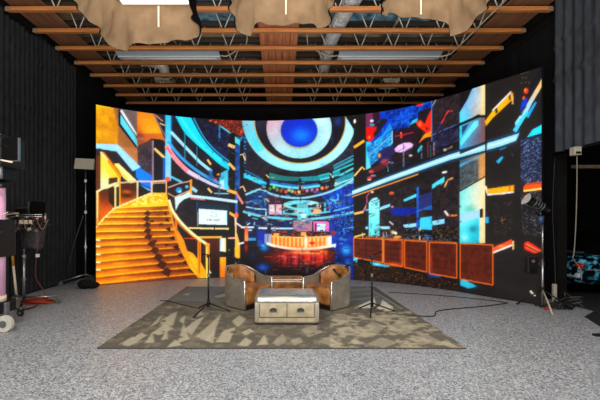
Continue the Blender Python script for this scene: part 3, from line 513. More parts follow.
('p',(240,120,90),1,[368,176.4,366.3,170.3,362.3,167.8,358.3,170.3,356.7,176.4,358.3,182.4,362.3,184.9,366.3,182.4]),
('p',(240,220,230),1,[359.8,153.3,376.8,141.9,379,145.2,362,156.7]),
('p',(140,90,50),1,[358.1,44.3,352.5,7.4,358,6.5,363.7,43.4]),
('p',(230,215,220),1,[367.1,92.9,384.1,97.1,383,101.5,366,97.3]),
('p',(230,142,26),1,[198.8,138.6,217.4,108.1,225.4,80.4,255.2,43.4,255.2,4.4,233.5,30.3,209.4,78,198.8,108.4]),
('p',(60,26,14),1,[217.4,113.7,255.2,110.4,255.2,76.9,233.5,80.2]),
('p',(205,80,30),1,[217.3,112,255.1,109.8,255.2,113.2,217.4,115.3]),
('p',(236,150,30),1,[225.4,79,241.6,71.6,255.2,54.6,255.2,43.4]),
('p',(40,30,26),1,[201.4,166,222.7,138.4,252.4,113.2,217.4,113.7,204,130.3]),
('p',(205,110,20),1,[194,179.6,200.3,179.7,200.3,144,200.3,108.4,194,108.5,194,144.1]),
('p',(235,140,26),1,[254.6,107.6,263.4,107.5,263.4,79.5,263.4,51.5,263.4,23.6,263.4,-4.4,254.6,-4,254.6,23.9,254.6,51.8,254.6,79.7]),
('p',(150,75,15),1,[257.4,102,260.1,101.9,260.1,68.4,260.1,34.9,260.1,1.4,257.4,1.5,257.4,35,257.4,68.5]),
('p',(242,162,40),1,[233.5,74.6,253.8,46.2,253.8,7.2,233.5,30.3]),
('p',(235,150,35),1,[263.4,45.9,275.7,23.1,275.7,-4.9,263.4,-4.4]),
('p',(236,150,34),1,[276.5,98.9,287,98.7,287,64,287,29.3,287,-5.4,276.5,-4.9,276.5,29.7,276.5,64.3]),
('p',(255,205,110),1,[277.9,90.4,281,90.4,281,60.4,281,30.5,281,0.5,277.9,0.6,277.9,30.6,277.9,60.5]),
('p',(255,228,165),1,[174.5,216.4,176.4,209.7,178.3,202.9,180.4,195.9,183.3,188.8,187.8,180.6,193.1,172.5,198.9,164.5,204.9,156.8,211.1,149.5,217.7,142.5,224.4,135.8,231.1,129.4,237.2,123.7,243.4,118.2,249.6,113,255.8,108,261.7,103.6,267.6,99.5,273.4,95.6,279.3,91.6,283.2,97.6,277.3,101.6,271.5,105.6,265.7,109.5,260,113.8,253.9,118.6,247.9,123.7,241.9,129.1,235.8,134.6,229.2,141,222.6,147.6,216.2,154.4,210.1,161.4,204.3,168.9,198.7,176.6,193.6,184.4,189.4,192.1,186.8,198.5,184.8,205,183,211.8,181,218.6]),
('p',(190,110,30),1,[173.6,211.5,175.4,204.8,176.9,198.1,178.9,191.2,181.6,184.2,186,175.9,191.4,167.4,197.4,159,203.6,151.2,210.1,144,217,137.1,224.1,130.6,231.1,124.4,237.5,118.9,244,113.7,250.4,108.6,256.9,103.4,258.9,106.1,252.4,111.2,246,116.3,239.5,121.5,233.2,126.9,226.2,133.1,219.2,139.6,212.4,146.3,206,153.3,199.9,161.1,194,169.3,188.7,177.6,184.4,185.7,181.8,192.3,180,198.9,178.4,205.7,176.7,212.4]),
('p',(235,140,30),1,[173.1,208.7,175,201.4,176.9,194.3,178.9,186.9,180.9,178.9,183.8,167,186.8,153.7,190.1,140.1,194.1,126.9,198.8,114.7,204.1,102.8,209.7,91.1,215.5,79.6,221.2,68.7,227.2,58.2,233.4,47.7,239.8,37.2,246.4,26.4,253.2,15.7,260.1,5,267,-5.8,270.7,-3.4,263.8,7.3,256.8,18,250,28.7,243.4,39.4,237.1,49.9,230.9,60.3,225,70.8,219.2,81.6,213.5,93,207.9,104.6,202.7,116.4,198.1,128.4,194.2,141.3,190.8,154.8,187.9,168,185,180.1,182.9,188.1,181,195.5,179.1,202.7,177.2,209.9]),
('p',(240,150,60),1,[287.9,93.1,286,89.1,281.5,87.6,277,89.3,275.2,93.3,277,97.2,281.5,98.8,286,97.1]),
('p',(255,245,210),0.7,[282.1,21.3,289,12.7,292.8,15.8,285.9,24.4]),
('n',(40,38,52),(70,64,88),8,None,22,[594.6,308.7,625.3,332.4,655.6,355.6,692.3,391,692.3,355.8,692.3,320.5,668.6,308.2,644.6,295.6]),
('n',(34,32,44),(60,52,70),8,None,23,[389.3,397.8,412.1,369.4,435,340.8,463.6,322,492.3,303,463.6,296.3,435,289.3,389.3,306.4,389.3,336.8,389.3,367.3]),
('g',(120,176,200),(145,218,232),[395,421,464,335],[699.1,439.1,698.6,427.4,697,415.8,694.5,404.5,691,393.4,686.5,382.8,681,372.5,674.6,362.7,667.3,353.5,659.2,344.8,650.3,336.7,640.6,329.4,630.2,322.7,619.2,316.9,607.7,311.9,595.6,307.8,583.2,304.5,570.4,302.2,557.4,300.8,544.2,300.5,530.9,301,517.7,302.6,504.7,305.2,491.8,308.7,479.3,313.1,467.1,318.5,455.5,324.7,444.4,331.7,434,339.6,424.3,348.1,415.4,357.4,407.4,367.3,400.2,377.7,394,388.7,388.7,400,384.5,411.8,381.3,423.8,379.1,436.1,378,448.4,378,460.9,379.1,473.3,381.3,485.7,384.5,497.8,388.7,509.8,394,521.3,400.2,532.4,407.4,543,415.4,553,424.3,562.2,434,570.7,444.4,578.3,455.5,585.1,467.1,590.8,479.3,595.5,491.8,599.1,504.7,601.6,517.7,603,530.9,603.3,544.2,602.5,557.4,600.7,570.4,597.7,583.2,593.8,595.6,588.9,607.7,583,619.2,576.2,630.2,568.6,640.6,560.3,650.3,551.2,659.2,541.6,667.3,531.4,674.6,520.7,681,509.6,686.5,498.2,691,486.6,694.5,474.8,697,462.9,698.6,451]),
('g',(150,222,235),(165,228,235),[544,310,683,395],[689.8,489.8,691.1,486.2,692.3,482.7,693.3,479,694.3,475.4,695.2,471.8,696,468.2,696.8,464.5,697.4,460.9,697.9,457.3,698.3,453.6,698.7,450,698.9,446.4,699,442.7,699.1,439.1,699,435.5,698.9,431.9,698.7,428.4,698.3,424.8,697.9,421.2,697.4,417.7,696.8,414.2,696,410.7,695.2,407.3,694.3,403.9,693.3,400.5,692.3,397.1,691.1,393.7,689.8,390.4,688.5,387.2,687,383.9,685.5,380.7,683.8,377.6,682.1,374.5,680.3,371.4,678.4,368.4,676.5,365.4,674.4,362.5,672.3,359.6,670,356.7,667.7,354,665.4,351.2,662.9,348.6,660.4,346,657.8,343.4,655.1,340.9,652.3,338.5,649.5,336.1,646.6,333.8,643.6,331.5,640.6,329.4,637.5,327.3,634.3,325.2,631.1,323.3,627.8,321.4,624.5,319.6,621.1,317.8,617.6,316.2,614.2,314.6,610.6,313.1,607,311.6,603.4,310.3,599.7,309,596,307.9,592.2,306.8,588.4,305.8,584.6,304.8,580.7,304,576.8,303.2,572.9,302.6,568.9,302,565,301.5,561,301.1,557,300.8,553,300.6,549,300.5,544.9,300.4,540.9,300.5,540.9,330.7,540.9,361,540.9,391.2,540.9,421.4,540.9,451.7,571.3,460.2,601.4,468.3,631.2,476,660.7,483.2]),
('g',(110,180,205),(80,205,225),[406,421,435,364],[389.3,400.6,423.5,438,432.1,400.8,440.7,363.6,423.5,358]),
('p',(190,150,70),1,[671.5,430.3,670.8,418.5,668.8,407,665.5,395.8,661,385.1,655.2,374.9,648.3,365.3,640.2,356.4,631.1,348.4,621.1,341.3,610.2,335.1,598.5,329.9,586.3,325.9,573.5,322.9,560.4,321.2,547.1,320.7,533.7,321.4,520.3,323.4,507.2,326.5,494.4,330.8,482.2,336.3,470.6,342.9,459.8,350.4,449.9,358.9,440.9,368.3,433.1,378.4,426.5,389.2,421.1,400.5,417,412.3,414.2,424.4,412.8,436.7,412.8,449,414.2,461.4,417,473.5,421.1,485.2,426.5,496.6,433.1,507.3,440.9,517.3,449.9,526.4,459.8,534.6,470.6,541.7,482.2,547.6,494.4,552.2,507.2,555.6,520.3,557.7,533.7,558.3,547.1,557.7,560.4,555.7,573.5,552.5,586.3,547.9,598.5,542.3,610.2,535.5,621.1,527.7,631.1,519,640.2,509.5,648.3,499.3,655.2,488.6,661,477.4,665.5,465.8,668.8,454,670.8,442.1]),
('p',(28,27,40),1,[669.3,431.3,668.6,419.5,666.6,408,663.3,396.9,658.6,386.1,652.8,376,645.7,366.5,637.6,357.7,628.3,349.7,618.2,342.7,607.2,336.7,595.4,331.7,583.1,327.9,570.2,325.2,557.1,323.8,543.7,323.6,530.3,324.6,517,326.9,504,330.4,491.4,335.1,479.4,340.9,468.1,347.8,457.6,355.8,448,364.6,439.5,374.3,432.2,384.7,426.1,395.7,421.2,407.3,417.7,419.2,415.6,431.4,414.9,443.7,415.6,456.1,417.7,468.3,421.2,480.2,426.1,491.8,432.2,502.7,439.5,513,448,522.5,457.6,531,468.1,538.5,479.4,544.8,491.4,549.9,504,553.7,517,556.1,530.3,557.2,543.7,556.8,557.1,555.2,570.2,552.2,583.1,548,595.4,542.5,607.2,536,618.2,528.3,628.3,519.8,637.6,510.4,645.7,500.3,652.8,489.6,658.6,478.4,663.3,466.8,666.6,455,668.6,443.2]),
('g',(50,52,74),(27,26,36),[435,447,458,392],[417.8,438,446.4,457.9,449.3,425,452.2,392.1,435,389.4]),
('s',(60,90,190),0.7,[650,433,11,13.8]),
('s',(70,80,140),0.6,[634,385,2.8,13.8]),
('s',(90,120,200),0.5,[606,317,8.4,4.2]),
('g',(196,160,172),(152,208,218),[464,443,501,348],[632.2,415.7,631.2,403.6,628.4,392,623.7,380.9,617.2,370.7,609.1,361.5,599.6,353.5,588.8,346.9,576.9,341.8,564.2,338.3,551,336.6,537.5,336.6,524,338.3,510.9,341.8,498.4,347,486.8,353.8,476.4,362,467.3,371.5,459.8,382,454,393.4,450.1,405.5,448.1,417.9,448.1,430.4,450.1,442.7,454,454.7,459.8,465.9,467.3,476.1,476.4,485.2,486.8,492.8,498.4,498.8,510.9,503.1,524,505.5,537.5,506.1,551,504.8,564.2,501.6,576.9,496.7,588.8,490.2,599.6,482.2,609.1,473,617.2,462.7,623.7,451.6,628.4,439.9,631.2,427.8]),
('g',(150,208,218),(168,214,220),[544,347,622,427],[611.1,470.8,614,467.1,616.8,463.3,619.4,459.4,621.7,455.4,623.8,451.3,625.7,447.1,627.4,442.8,628.8,438.5,630,434.2,630.9,429.8,631.6,425.4,632,421.1,632.2,416.7,632.1,412.3,631.8,407.9,631.2,403.6,630.4,399.4,629.4,395.2,628.1,391,626.5,387,624.7,383,622.7,379.2,620.5,375.4,618,371.8,615.3,368.3,612.5,365,609.4,361.8,606.1,358.7,602.7,355.8,599,353.1,595.2,350.6,591.3,348.3,587.2,346.1,582.9,344.2,578.6,342.4,574.1,340.9,569.6,339.6,564.9,338.5,560.2,337.6,555.4,337,550.6,336.5,545.8,336.3,540.9,336.4,540.9,378.5,540.9,420.6,564.4,437.7,587.8,454.4]),
('p',(178,165,95),1,[594.6,409.8,592.9,397.7,588,386.5,580.1,376.9,569.7,369.5,557.6,364.7,544.3,362.9,530.7,364.2,517.8,368.5,506.3,375.6,497,385,490.4,396.2,487,408.5,487,421,490.4,433.1,497,443.9,506.3,452.6,517.8,458.8,530.7,462.1,544.3,462.1,557.6,459,569.7,453,580.1,444.4,588,433.9,592.9,422.2]),
('p',(8,52,176),1,[592.9,412.2,591.1,400.1,586,389,577.7,379.7,567,372.7,554.4,368.6,540.9,367.5,527.3,369.6,514.6,374.8,503.7,382.7,495.3,392.9,490.1,404.5,488.3,417,490.1,429.3,495.3,440.7,503.7,450.2,514.6,457.3,527.3,461.5,540.9,462.4,554.4,460,567,454.5,577.7,446.4,586,436.1,591.1,424.4]),
('s',(22,118,226),1,[547,401,31.2,22.6]),
('p',(24,20,22),1,[667.9,447.8,693.7,445.1,693.7,404.5]),
('p',(36,33,46),1,[389.3,300.7,435,283.6,475.1,279,515.2,274.2,555.1,273.4,594.6,272.4,625.3,281.1,655.6,289.6,692.3,304.2,692.3,275.3,692.3,246.3,692.3,217.4,663.1,218,633.6,218.6,603.7,219.1,573.5,219.6,543,220,512.3,220.3,481.5,220.5,450.7,220.7,419.9,220.8,389.3,220.7,389.3,260.7]),
('p',(70,190,226),1,[382.5,285.4,409.5,273.6,443.8,257.9,449,269.3,414.7,285.1,387.5,297]),
('p',(40,120,160),1,[385.6,303.3,411.2,289.9,437,276.3,438.7,279.5,413,293.1,387.3,306.6]),
('p',(38,132,130),1,[455,297.8,464.2,295.5,473.2,293,482.5,290.7,492.3,288.8,504.6,287.1,517.5,285.8,530.7,284.7,543.7,283.5,543.7,272.2,532.3,272.7,520.8,273.2,509.4,273.7,498,274.5,487.2,275.5,476.4,276.7,465.7,278,455,279.2]),
('p',(36,150,160),1,[543.7,284.1,556.4,284.4,569,284.6,581.6,285.1,594.6,286.3,609.6,289.1,624.9,292.8,640.4,296.9,655.6,300.6,655.6,289.6,641.9,285.4,628.1,280.8,614.2,276.6,600.2,273.6,586.2,272.2,572.1,272,557.9,272.2,543.7,272.2]),
('p',(60,190,190),1,[595.1,283,634.2,291.4,663.8,302.6,693.1,313.3,691.6,316.9,662.4,306.2,632.9,295.1,594.1,286.8]),
('p',(90,200,205),1,[600.7,272.5,628.7,277.9,656.4,283.1,693.5,300.6,691.2,305.1,654.8,287.9,627.4,282.8,599.6,277.4]),
('p',(70,150,170),1,[640.5,301.1,667.3,312.9,693.8,324.3,690.9,330.3,664.4,318.9,637.6,307.2]),
('p',(70,170,185),1,[637,309.9,665.1,322.9,693,335.5,691.7,338,663.9,325.4,635.7,312.4]),
('p',(35,110,175),1,[457.2,270.4,468,268.1,478.7,265.8,489.5,263.5,500.3,261.4,511,259.4,521.6,257.4,532.5,255.8,543.7,255,556.4,255.3,569.4,256.5,582.2,258.1,595,259.5,594.2,265.6,581.4,264.3,568.5,262.7,555.9,261.5,543.7,261.2,533.1,262,522.5,263.5,512.1,265.5,501.4,267.5,490.7,269.6,480,271.9,469.3,274.3,458.5,276.6]),
('p',(105,206,228),1,[457.3,262.4,468,260.3,478.8,258.1,489.6,256,500.4,254.3,511.1,252.7,521.6,251.3,532.5,250.3,543.8,249.9,557.6,250.5,572,251.9,586.4,253.6,600.6,255.2,599.8,261.3,585.5,259.8,571.2,258,557.1,256.6,543.6,256.1,532.8,256.5,522.3,257.5,511.9,258.9,501.3,260.4,490.7,262.2,480,264.3,469.2,266.5,458.5,268.6]),
('p',(50,170,190),0.8,[641.9,273.6,667.2,283.7,692.3,293.4,692.3,266.2,667.2,256.3,641.9,246.1]),
('p',(150,230,235),1,[639.7,255.6,665.8,265.8,691.6,275.6,690.4,278.7,664.5,268.8,638.5,258.7]),
('p',(90,150,60),1,[462.5,252.1,461.1,248.6,457.9,247.2,454.6,248.7,453.3,252.1,454.6,255.5,457.9,256.9,461.1,255.5]),
('p',(150,190,90),1,[473.9,256.2,472.6,252.8,469.4,251.4,466.1,252.9,464.8,256.3,466.1,259.7,469.4,261.1,472.6,259.7]),
('p',(120,160,80),1,[482.5,249,481.2,245.6,478,244.2,474.7,245.7,473.4,249.1,474.7,252.5,478,253.9,481.2,252.5]),
('p',(190,70,60),1,[494,246.1,492.7,242.7,489.4,241.3,486.2,242.7,484.8,246.2,486.2,249.6,489.4,250.9,492.7,249.5]),
('p',(225,90,70),1,[508.3,243,507,239.6,503.8,238.3,500.5,239.7,499.2,243.2,500.5,246.6,503.8,247.9,507,246.5]),
('p',(215,190,120),1,[516.9,247.2,515.6,243.8,512.3,242.4,509.1,243.9,507.8,247.3,509.1,250.7,512.3,252.1,515.6,250.6]),
('p',(150,200,140),1,[525.5,244.2,524.1,240.8,520.9,239.5,517.7,240.9,516.3,244.4,517.7,247.8,520.9,249.1,524.1,247.7]),
('p',(220,80,70),1,[534,241.3,532.7,237.9,529.5,236.5,526.3,238,524.9,241.4,526.3,244.8,529.5,246.2,532.7,244.7]),
('p',(235,190,110),1,[545.4,242.5,544.1,239.1,540.9,237.8,537.7,239.2,536.3,242.7,537.7,246,540.9,247.4,544.1,245.9]),
('p',(150,60,90),1,[556.8,248,555.5,244.6,552.2,243.3,549,244.7,547.7,248.1,549,251.5,552.2,252.8,555.5,251.4]),
('p',(210,120,150),1,[568.1,244.9,566.8,241.6,563.6,240.2,560.4,241.7,559,245.1,560.4,248.5,563.6,249.8,566.8,248.3]),
('p',(220,150,180),1,[582.2,246.1,580.9,242.7,577.7,241.4,574.5,242.8,573.2,246.2,574.5,249.6,577.7,250.9,580.9,249.5]),
('p',(200,110,130),1,[596.3,247.2,594.9,243.8,591.8,242.5,588.6,244,587.3,247.4,588.6,250.7,591.8,252,594.9,250.6]),
('p',(245,150,80),1,[610.2,251,608.9,247.7,605.8,246.4,602.6,247.9,601.3,251.2,602.6,254.6,605.8,255.9,608.9,254.4]),
('p',(230,70,50),1,[621.4,252.1,620.1,248.8,616.9,247.5,613.8,249,612.5,252.4,613.8,255.7,616.9,257,620.1,255.5]),
('p',(190,120,110),1,[635.2,254.5,633.9,251.2,630.8,249.9,627.7,251.4,626.4,254.8,627.7,258.1,630.8,259.4,633.9,257.9]),
('p',(180,200,180),1,[649,262.4,647.7,259.1,644.6,257.8,641.5,259.3,640.2,262.7,641.5,265.9,644.6,267.2,647.7,265.7]),
('p',(70,110,110),1,[499.7,251.7,498.4,248.3,495.2,246.9,491.9,248.4,490.6,251.8,491.9,255.2,495.2,256.6,498.4,255.1]),
('p',(160,80,110),1,[590.6,241.7,589.3,238.4,586.2,237,583,238.5,581.6,241.9,583,245.2,586.2,246.5,589.3,245.1]),
('p',(20,18,24),1,[447.9,300.7,455,300.7,455,252.1,447.9,252.1]),
('p',(20,18,24),1,[540.3,279.3,547.4,279.2,547.4,245.3,540.3,245.4]),
('p',(22,20,26),1,[626.6,296.3,635,296,635,246.2,626.6,246.5]),
('p',(245,200,140),1,[445.3,291,453.9,282.4,456.1,284.6,447.5,293.3]),
('p',(200,220,220),1,[626.8,289.9,635.1,278.5,637.6,280.2,629.3,291.6]),
('n',(10,24,66),(40,110,170),5,None,25,[389.3,232.1,435,246.5,457.9,229.2,457.9,175,423.5,180.7,389.3,186.4]),
('n',(10,40,120),(24,84,190),9,None,26,[605.8,230.2,635,241.6,663.8,252.7,692.3,263.5,692.3,234.9,692.3,206.2,692.3,177.6,692.3,149,692.3,120.3,692.3,91.7,692.3,63.1,692.3,34.4,692.3,5.8,644.6,3.4,639.1,32.6,633.6,61.9,628,91.3,628,124.5,628,157.8,616.9,193.9]),
('p',(40,34,48),1,[495.2,226.1,532.3,225.7,569.2,225.2,605.8,224.7,628,207.6,628,174.4,595.3,173.9,562.2,173.3,528.8,172.7,495.2,172.1]),
('p',(74,42,70),1,[452.2,233.6,495.2,233.2,495.2,209.1,452.2,209.3]),
('p',(214,168,176),1,[455,207.8,490.9,207.7,490.9,179.2,455,179.3]),
('p',(250,225,225),0.7,[457.9,203.5,469.4,203.5,469.4,186.4,457.9,186.4]),
('p',(120,70,90),1,[472.2,232,475.1,232,475.1,180.7,472.2,180.7]),
('p',(180,225,240),1,[389,199.2,417.6,193.5,445.5,192.3,444.8,175,448,175,447.3,194.9,418,196.6,389.6,202.2]),
('p',(110,170,205),1,[389.7,210.8,406.2,216.5,416.9,208.2,418.7,210.5,406.5,219.3,388.8,213.5]),
('p',(150,210,235),1,[395,186.4,403.5,186.4,403.5,175,395,175]),
('p',(40,110,170),1,[406.4,220.7,435,220.7,435,212.2,406.4,212.2]),
('p',(235,190,160),1,[443.8,223.8,453.8,213.8,456.2,216.2,446.2,226.2]),
('p',(200,225,235),1,[625.7,220.2,636.7,211.7,638.7,214.3,627.6,222.8]),
('p',(190,220,235),1,[434.3,169.4,460.1,156.6,461.4,159.1,435.6,172]),
('p',(150,202,236),1,[388.9,232.5,394.2,234.7,399.5,236.9,404.8,239,410.2,241.1,415.9,243.4,421.5,245.9,426.8,247.6,431.8,248.1,437.3,246.5,443.2,243.3,449.7,239.3,456.9,235.9,465.7,232.9,475,230.4,484.7,228.2,494.7,226.3,506.6,224.5,519.1,223.1,531.7,222.3,543.8,222.1,554.2,222.6,564.2,223.7,574.1,225.2,583.9,226.9,593.8,228.9,603.8,231.2,613.6,233.8,623.4,236.8,633.3,240.4,643.2,244.3,652.9,248.4,662.3,252.8,670.8,257.1,679,261.6,687,266.2,695,270.7,692.4,275.2,684.3,270.7,676.3,266.2,668.3,261.7,659.9,257.5,650.7,253.2,641.1,249.1,631.4,245.3,621.6,241.8,612,238.9,602.4,236.3,592.6,234.1,582.8,232.1,573.1,230.4,563.5,229,553.7,227.9,543.6,227.4,531.9,227.6,519.6,228.5,507.3,229.9,495.6,231.6,485.8,233.5,476.3,235.6,467.3,238.1,458.9,240.9,452.3,244.1,445.9,248,439.4,251.6,432.4,253.5,425.8,252.9,419.6,250.9,413.8,248.4,408.2,246.1,402.8,244.1,397.4,241.9,392.1,239.7,386.8,237.5]),
('p',(120,205,215),1,[603,205.2,598.9,200.3,587.4,196.3,570,193.6,549.4,192.8,528.7,193.9,511.1,196.9,499.3,201.2,495.2,206.2,499.3,211.2,511.1,215.3,528.7,218,549.4,218.8,570,217.5,587.4,214.5,598.9,210.2]),
('p',(30,45,60),1,[589,202.6,582,198.7,563.6,196.4,540.8,196.6,522.3,199.2,515.2,203.2,522.3,207.2,540.8,209.5,563.6,209.2,582,206.6]),
('p',(180,225,225),1,[594.6,209.5,589.6,206,577.7,204.6,565.7,206.3,560.7,209.9,565.7,213.4,577.7,214.7,589.6,213.1]),
('p',(45,60,78),1,[599.3,203.8,595.9,200.7,587.6,199.5,579.2,200.9,575.7,204.1,579.2,207.2,587.6,208.5,595.9,207]),
('p',(235,210,190),1,[603.3,201,601.1,197.1,596,195.5,590.8,197.2,588.7,201.2,590.8,205.1,596,206.7,601.1,205]),
('p',(110,190,205),1,[605.8,185.7,601.5,181.8,589.4,178.7,571.1,176.6,549.4,175.9,527.6,176.7,509.1,179,496.7,182.4,492.3,186.3,496.7,190.2,509.1,193.5,527.6,195.6,549.4,196.2,571.1,195.2,589.4,192.9,601.5,189.5]),
('p',(28,42,56),1,[532.3,187.5,527.3,183.6,515.2,182,503.1,183.7,498,187.7,503.1,191.7,515.2,193.3,527.3,191.6]),
('p',(228,118,58),1,[553.9,187.4,550.1,183.6,540.9,182.1,531.6,183.7,527.8,187.6,531.6,191.3,540.9,192.9,550.1,191.2]),
('p',(240,160,110),1,[604.4,188.4,599.9,183.8,589,181.9,578,183.9,573.5,188.7,578,193.4,589,195.3,599.9,193.2]),
('p',(120,60,40),1,[582.2,188.6,580.9,185.5,577.7,184.2,574.5,185.5,573.2,188.7,574.5,191.9,577.7,193.1,580.9,191.8]),
('p',(235,150,110),1,[496.6,192.7,500.5,200.8,510.1,204.7,508.9,207.6,498.4,203.1,493.8,194.1]),
('p',(120,218,224),0.75,[535.2,208.7,566.4,208.4,566.4,174.7,557.9,157.8,543.7,157.8,535.2,174.8]),
('p',(190,245,240),1,[546.6,180.4,560.7,180.3,556.5,155,549.4,155]),
('p',(118,190,216),1,[379.8,184.8,388.3,182.3,396.6,179.6,405.2,177.1,414.2,174.8,424.7,172.6,435.5,170.7,446.5,169,457.5,167.6,469,166.3,480.7,165.3,492.3,164.5,503.6,163.8,513.8,163.2,523.7,162.8,533.7,162.5,543.7,162.3,554.3,162.5,565,162.8,575.7,163.3,586.4,164,597.1,164.9,607.8,166,618.4,167.3,628.5,168.6,637.1,169.8,645.4,171.1,653.5,172.4,661.7,174,670,175.8,678.2,177.8,686.3,179.9,694.4,181.9,693,187.7,684.8,185.7,676.7,183.7,668.6,181.7,660.5,179.9,652.4,178.4,644.4,177,636.2,175.8,627.6,174.6,617.6,173.3,607.1,172.1,596.5,171,585.9,170.1,575.4,169.4,564.8,168.9,554.2,168.7,543.7,168.6,533.8,168.7,524,169,514.1,169.5,503.9,170.1,492.7,170.8,481.2,171.6,469.6,172.6,458.3,173.8,447.3,175.3,436.5,176.9,425.8,178.8,415.6,180.9,406.9,183.2,398.5,185.7,390.1,188.3,381.7,190.8]),
('p',(110,185,220),1,[594.9,179.6,607.5,181.5,620,183.3,632.6,185.2,645,187.6,657.5,190.5,669.8,193.8,682.1,197.3,694.2,200.6,693.2,204.3,681,201,668.8,197.5,656.5,194.2,644.2,191.4,631.9,189,619.4,187.1,606.9,185.4,594.3,183.5]),
('p',(40,110,200),0.7,[657,245.6,658.9,245.6,658.9,216.8,658.9,187.9,658.9,159.1,658.9,130.3,657,130.3,657,159.1,657,188,657,216.8]),
('p',(40,110,200),0.7,[666.6,245.4,668.5,245.3,668.5,216.6,668.5,187.8,668.5,159.1,668.5,130.4,666.6,130.4,666.6,159.1,666.6,187.9,666.6,216.6]),
('p',(40,110,200),0.7,[680.2,244.9,682.1,244.9,682.1,216.3,682.1,187.7,682.1,159.1,682.1,130.5,680.2,130.5,680.2,159.1,680.2,187.7,680.2,216.3]),
('p',(90,180,220),1,[611.4,210.7,616.9,210.6,616.9,185.6,611.4,185.6]),
('p',(190,225,240),1,[659.7,185.2,667.9,185.1,667.9,179.6,659.7,179.7]),
('n',(90,200,235),(16,60,160),4,0.66,28,[616.9,218.9,655.6,237.4,655.6,201.7,628,179.9]),
('p',(225,240,250),1,[658.3,142.9,693.7,143.1,693.7,137.6,658.3,137.4]),
('p',(150,200,240),1,[647.7,148.6,657.3,137.6,659.4,139.4,649.8,150.4]),
('p',(18,18,30),1,[389.3,163.6,420.1,163.6,451,163.6,482,163.5,512.9,163.5,543.7,163.5,543.7,121.1,512.9,120.9,482,120.8,451,120.7,420.1,120.7,389.3,120.7]),
('n',(12,18,44),(40,70,130),4,None,29,[389.3,163.6,417.8,163,446.4,162.4,475.1,161.8,503.8,161.3,532.3,160.7,532.3,123.9,503.8,120.3,475.1,116.8,446.4,113.3,417.8,109.8,389.3,106.4,389.3,135]),
('p',(205,228,240),1,[375.1,144.7,412.1,144.7,412.1,140.1,375.1,140.2]),
('p',(230,240,245),1,[424.9,142.4,449.3,142.4,449.3,137.9,424.9,137.8]),
('p',(160,215,235),1,[460.8,141.9,493.7,141.9,526.6,142,526.6,137.4,493.7,137.4,460.8,137.3]),
('p',(24,60,165),1,[423.5,132.1,446.4,132.1,446.4,95,423.5,95]),
('p',(70,150,205),1,[396.4,112.1,417.8,112.1,417.8,105,396.4,105]),
('p',(180,210,230),1,[392.9,148.1,401.5,153.8,399.9,156.2,391.3,150.5]),
('p',(200,225,240),1,[396.4,136.4,406.4,136.4,406.4,133.3,396.4,133.3]),
('p',(20,90,170),0.7,[420.7,106.4,437.8,106.4,437.8,89.3,420.7,89.2]),
('n',(190,100,80),(36,24,32),2.6,0.68,30,[460.8,135,494.6,134.5,528.3,134,561.9,133.6,595.1,133.2,628,132.8,628,117.6,595.1,117.6,561.9,117.6,528.3,117.6,494.6,117.7,460.8,117.9]),
('p',(200,60,90),0.5,[532.3,156.4,574.9,156.4,574.9,138.2,532.3,138]),
('n',(130,170,190),(200,80,90),3,None,31,[523.8,160.7,577.7,160.6,577.7,132.6,523.8,132.3]),
('p',(214,116,170),1,[581.9,159.2,625.3,159.2,625.3,131.4,581.9,131.2]),
('p',(190,230,240),1,[591.8,152.2,615.5,152.2,615.5,133.9,591.8,133.8]),
('p',(60,30,60),1,[585.6,155,589.5,155,589.5,132.6,585.6,132.6]),
('p',(246,160,80),1,[467.9,125.6,483.7,125.7,483.7,119.4,467.9,119.3]),
('p',(240,150,90),1,[546.6,129.6,560.7,129.7,560.7,118.4,546.6,118.3]),
('p',(150,60,50),1,[643.8,127.4,642,122.3,637.7,120.2,633.4,122.3,631.6,127.3,633.4,132.4,637.7,134.6,642,132.5]),
('p',(150,160,182),1,[442.1,123.6,462.2,123.6,462.2,96.2,442.1,96.1]),
('p',(90,100,130),1,[449.3,117.9,452.2,117.9,452.2,97.9,449.3,97.9]),
('g',(250,124,50),(248,150,80),[461,118,631,119],[460.8,119.3,503.8,116.9,543.7,116,589,117.2,630.8,121,630.8,95.5,589,87.9,543.7,84.4,500.9,86.2,460.8,94.2]),
('p',(232,92,36),0.75,[462.3,114.2,462.3,88.2,464.9,88.2,464.9,114.2]),
('p',(255,226,168),0.75,[468.1,114.2,468.1,88.2,470.6,88.2,470.6,114.2]),
('p',(232,92,36),0.75,[473.8,114.2,473.8,88.3,476.4,88.3,476.4,114.2]),
('p',(255,226,168),0.75,[479.5,114.2,479.5,88.3,482.1,88.3,482.1,114.3]),
('p',(232,92,36),0.75,[485.3,114.3,485.3,88.3,487.9,88.4,487.9,114.3]),
('p',(255,226,168),0.75,[491,114.3,491,88.4,493.6,88.4,493.6,114.3]),
('p',(232,92,36),0.75,[496.7,114.3,496.7,88.4,499.3,88.5,499.3,114.3]),
('p',(255,226,168),0.75,[502.5,114.4,502.5,88.5,505,88.5,505,114.4]),
('p',(232,92,36),0.75,[508.2,114.4,508.2,88.5,510.8,88.6,510.8,114.4]),
('p',(255,226,168),0.75,[513.9,114.4,513.9,88.6,516.5,88.6,516.5,114.4]),
('p',(232,92,36),0.75,[519.6,114.5,519.6,88.6,522.2,88.7,522.2,114.5]),
('p',(255,226,168),0.75,[525.3,114.5,525.3,88.7,527.9,88.7,527.9,114.5]),
('p',(232,92,36),0.75,[531,114.5,531,88.8,533.6,88.8,533.6,114.5]),
('p',(255,226,168),0.75,[536.7,114.6,536.7,88.8,539.3,88.9,539.3,114.6]),
('p',(232,92,36),0.75,[542.4,114.6,542.4,88.9,545,88.9,545,114.6]),
('p',(255,226,168),0.75,[548.1,114.6,548.1,89,550.7,89,550.7,114.7]),
('p',(232,92,36),0.75,[553.8,114.7,553.8,89,556.4,89.1,556.4,114.7]),
('p',(255,226,168),0.75,[559.5,114.7,559.5,89.1,562,89.2,562,114.8]),
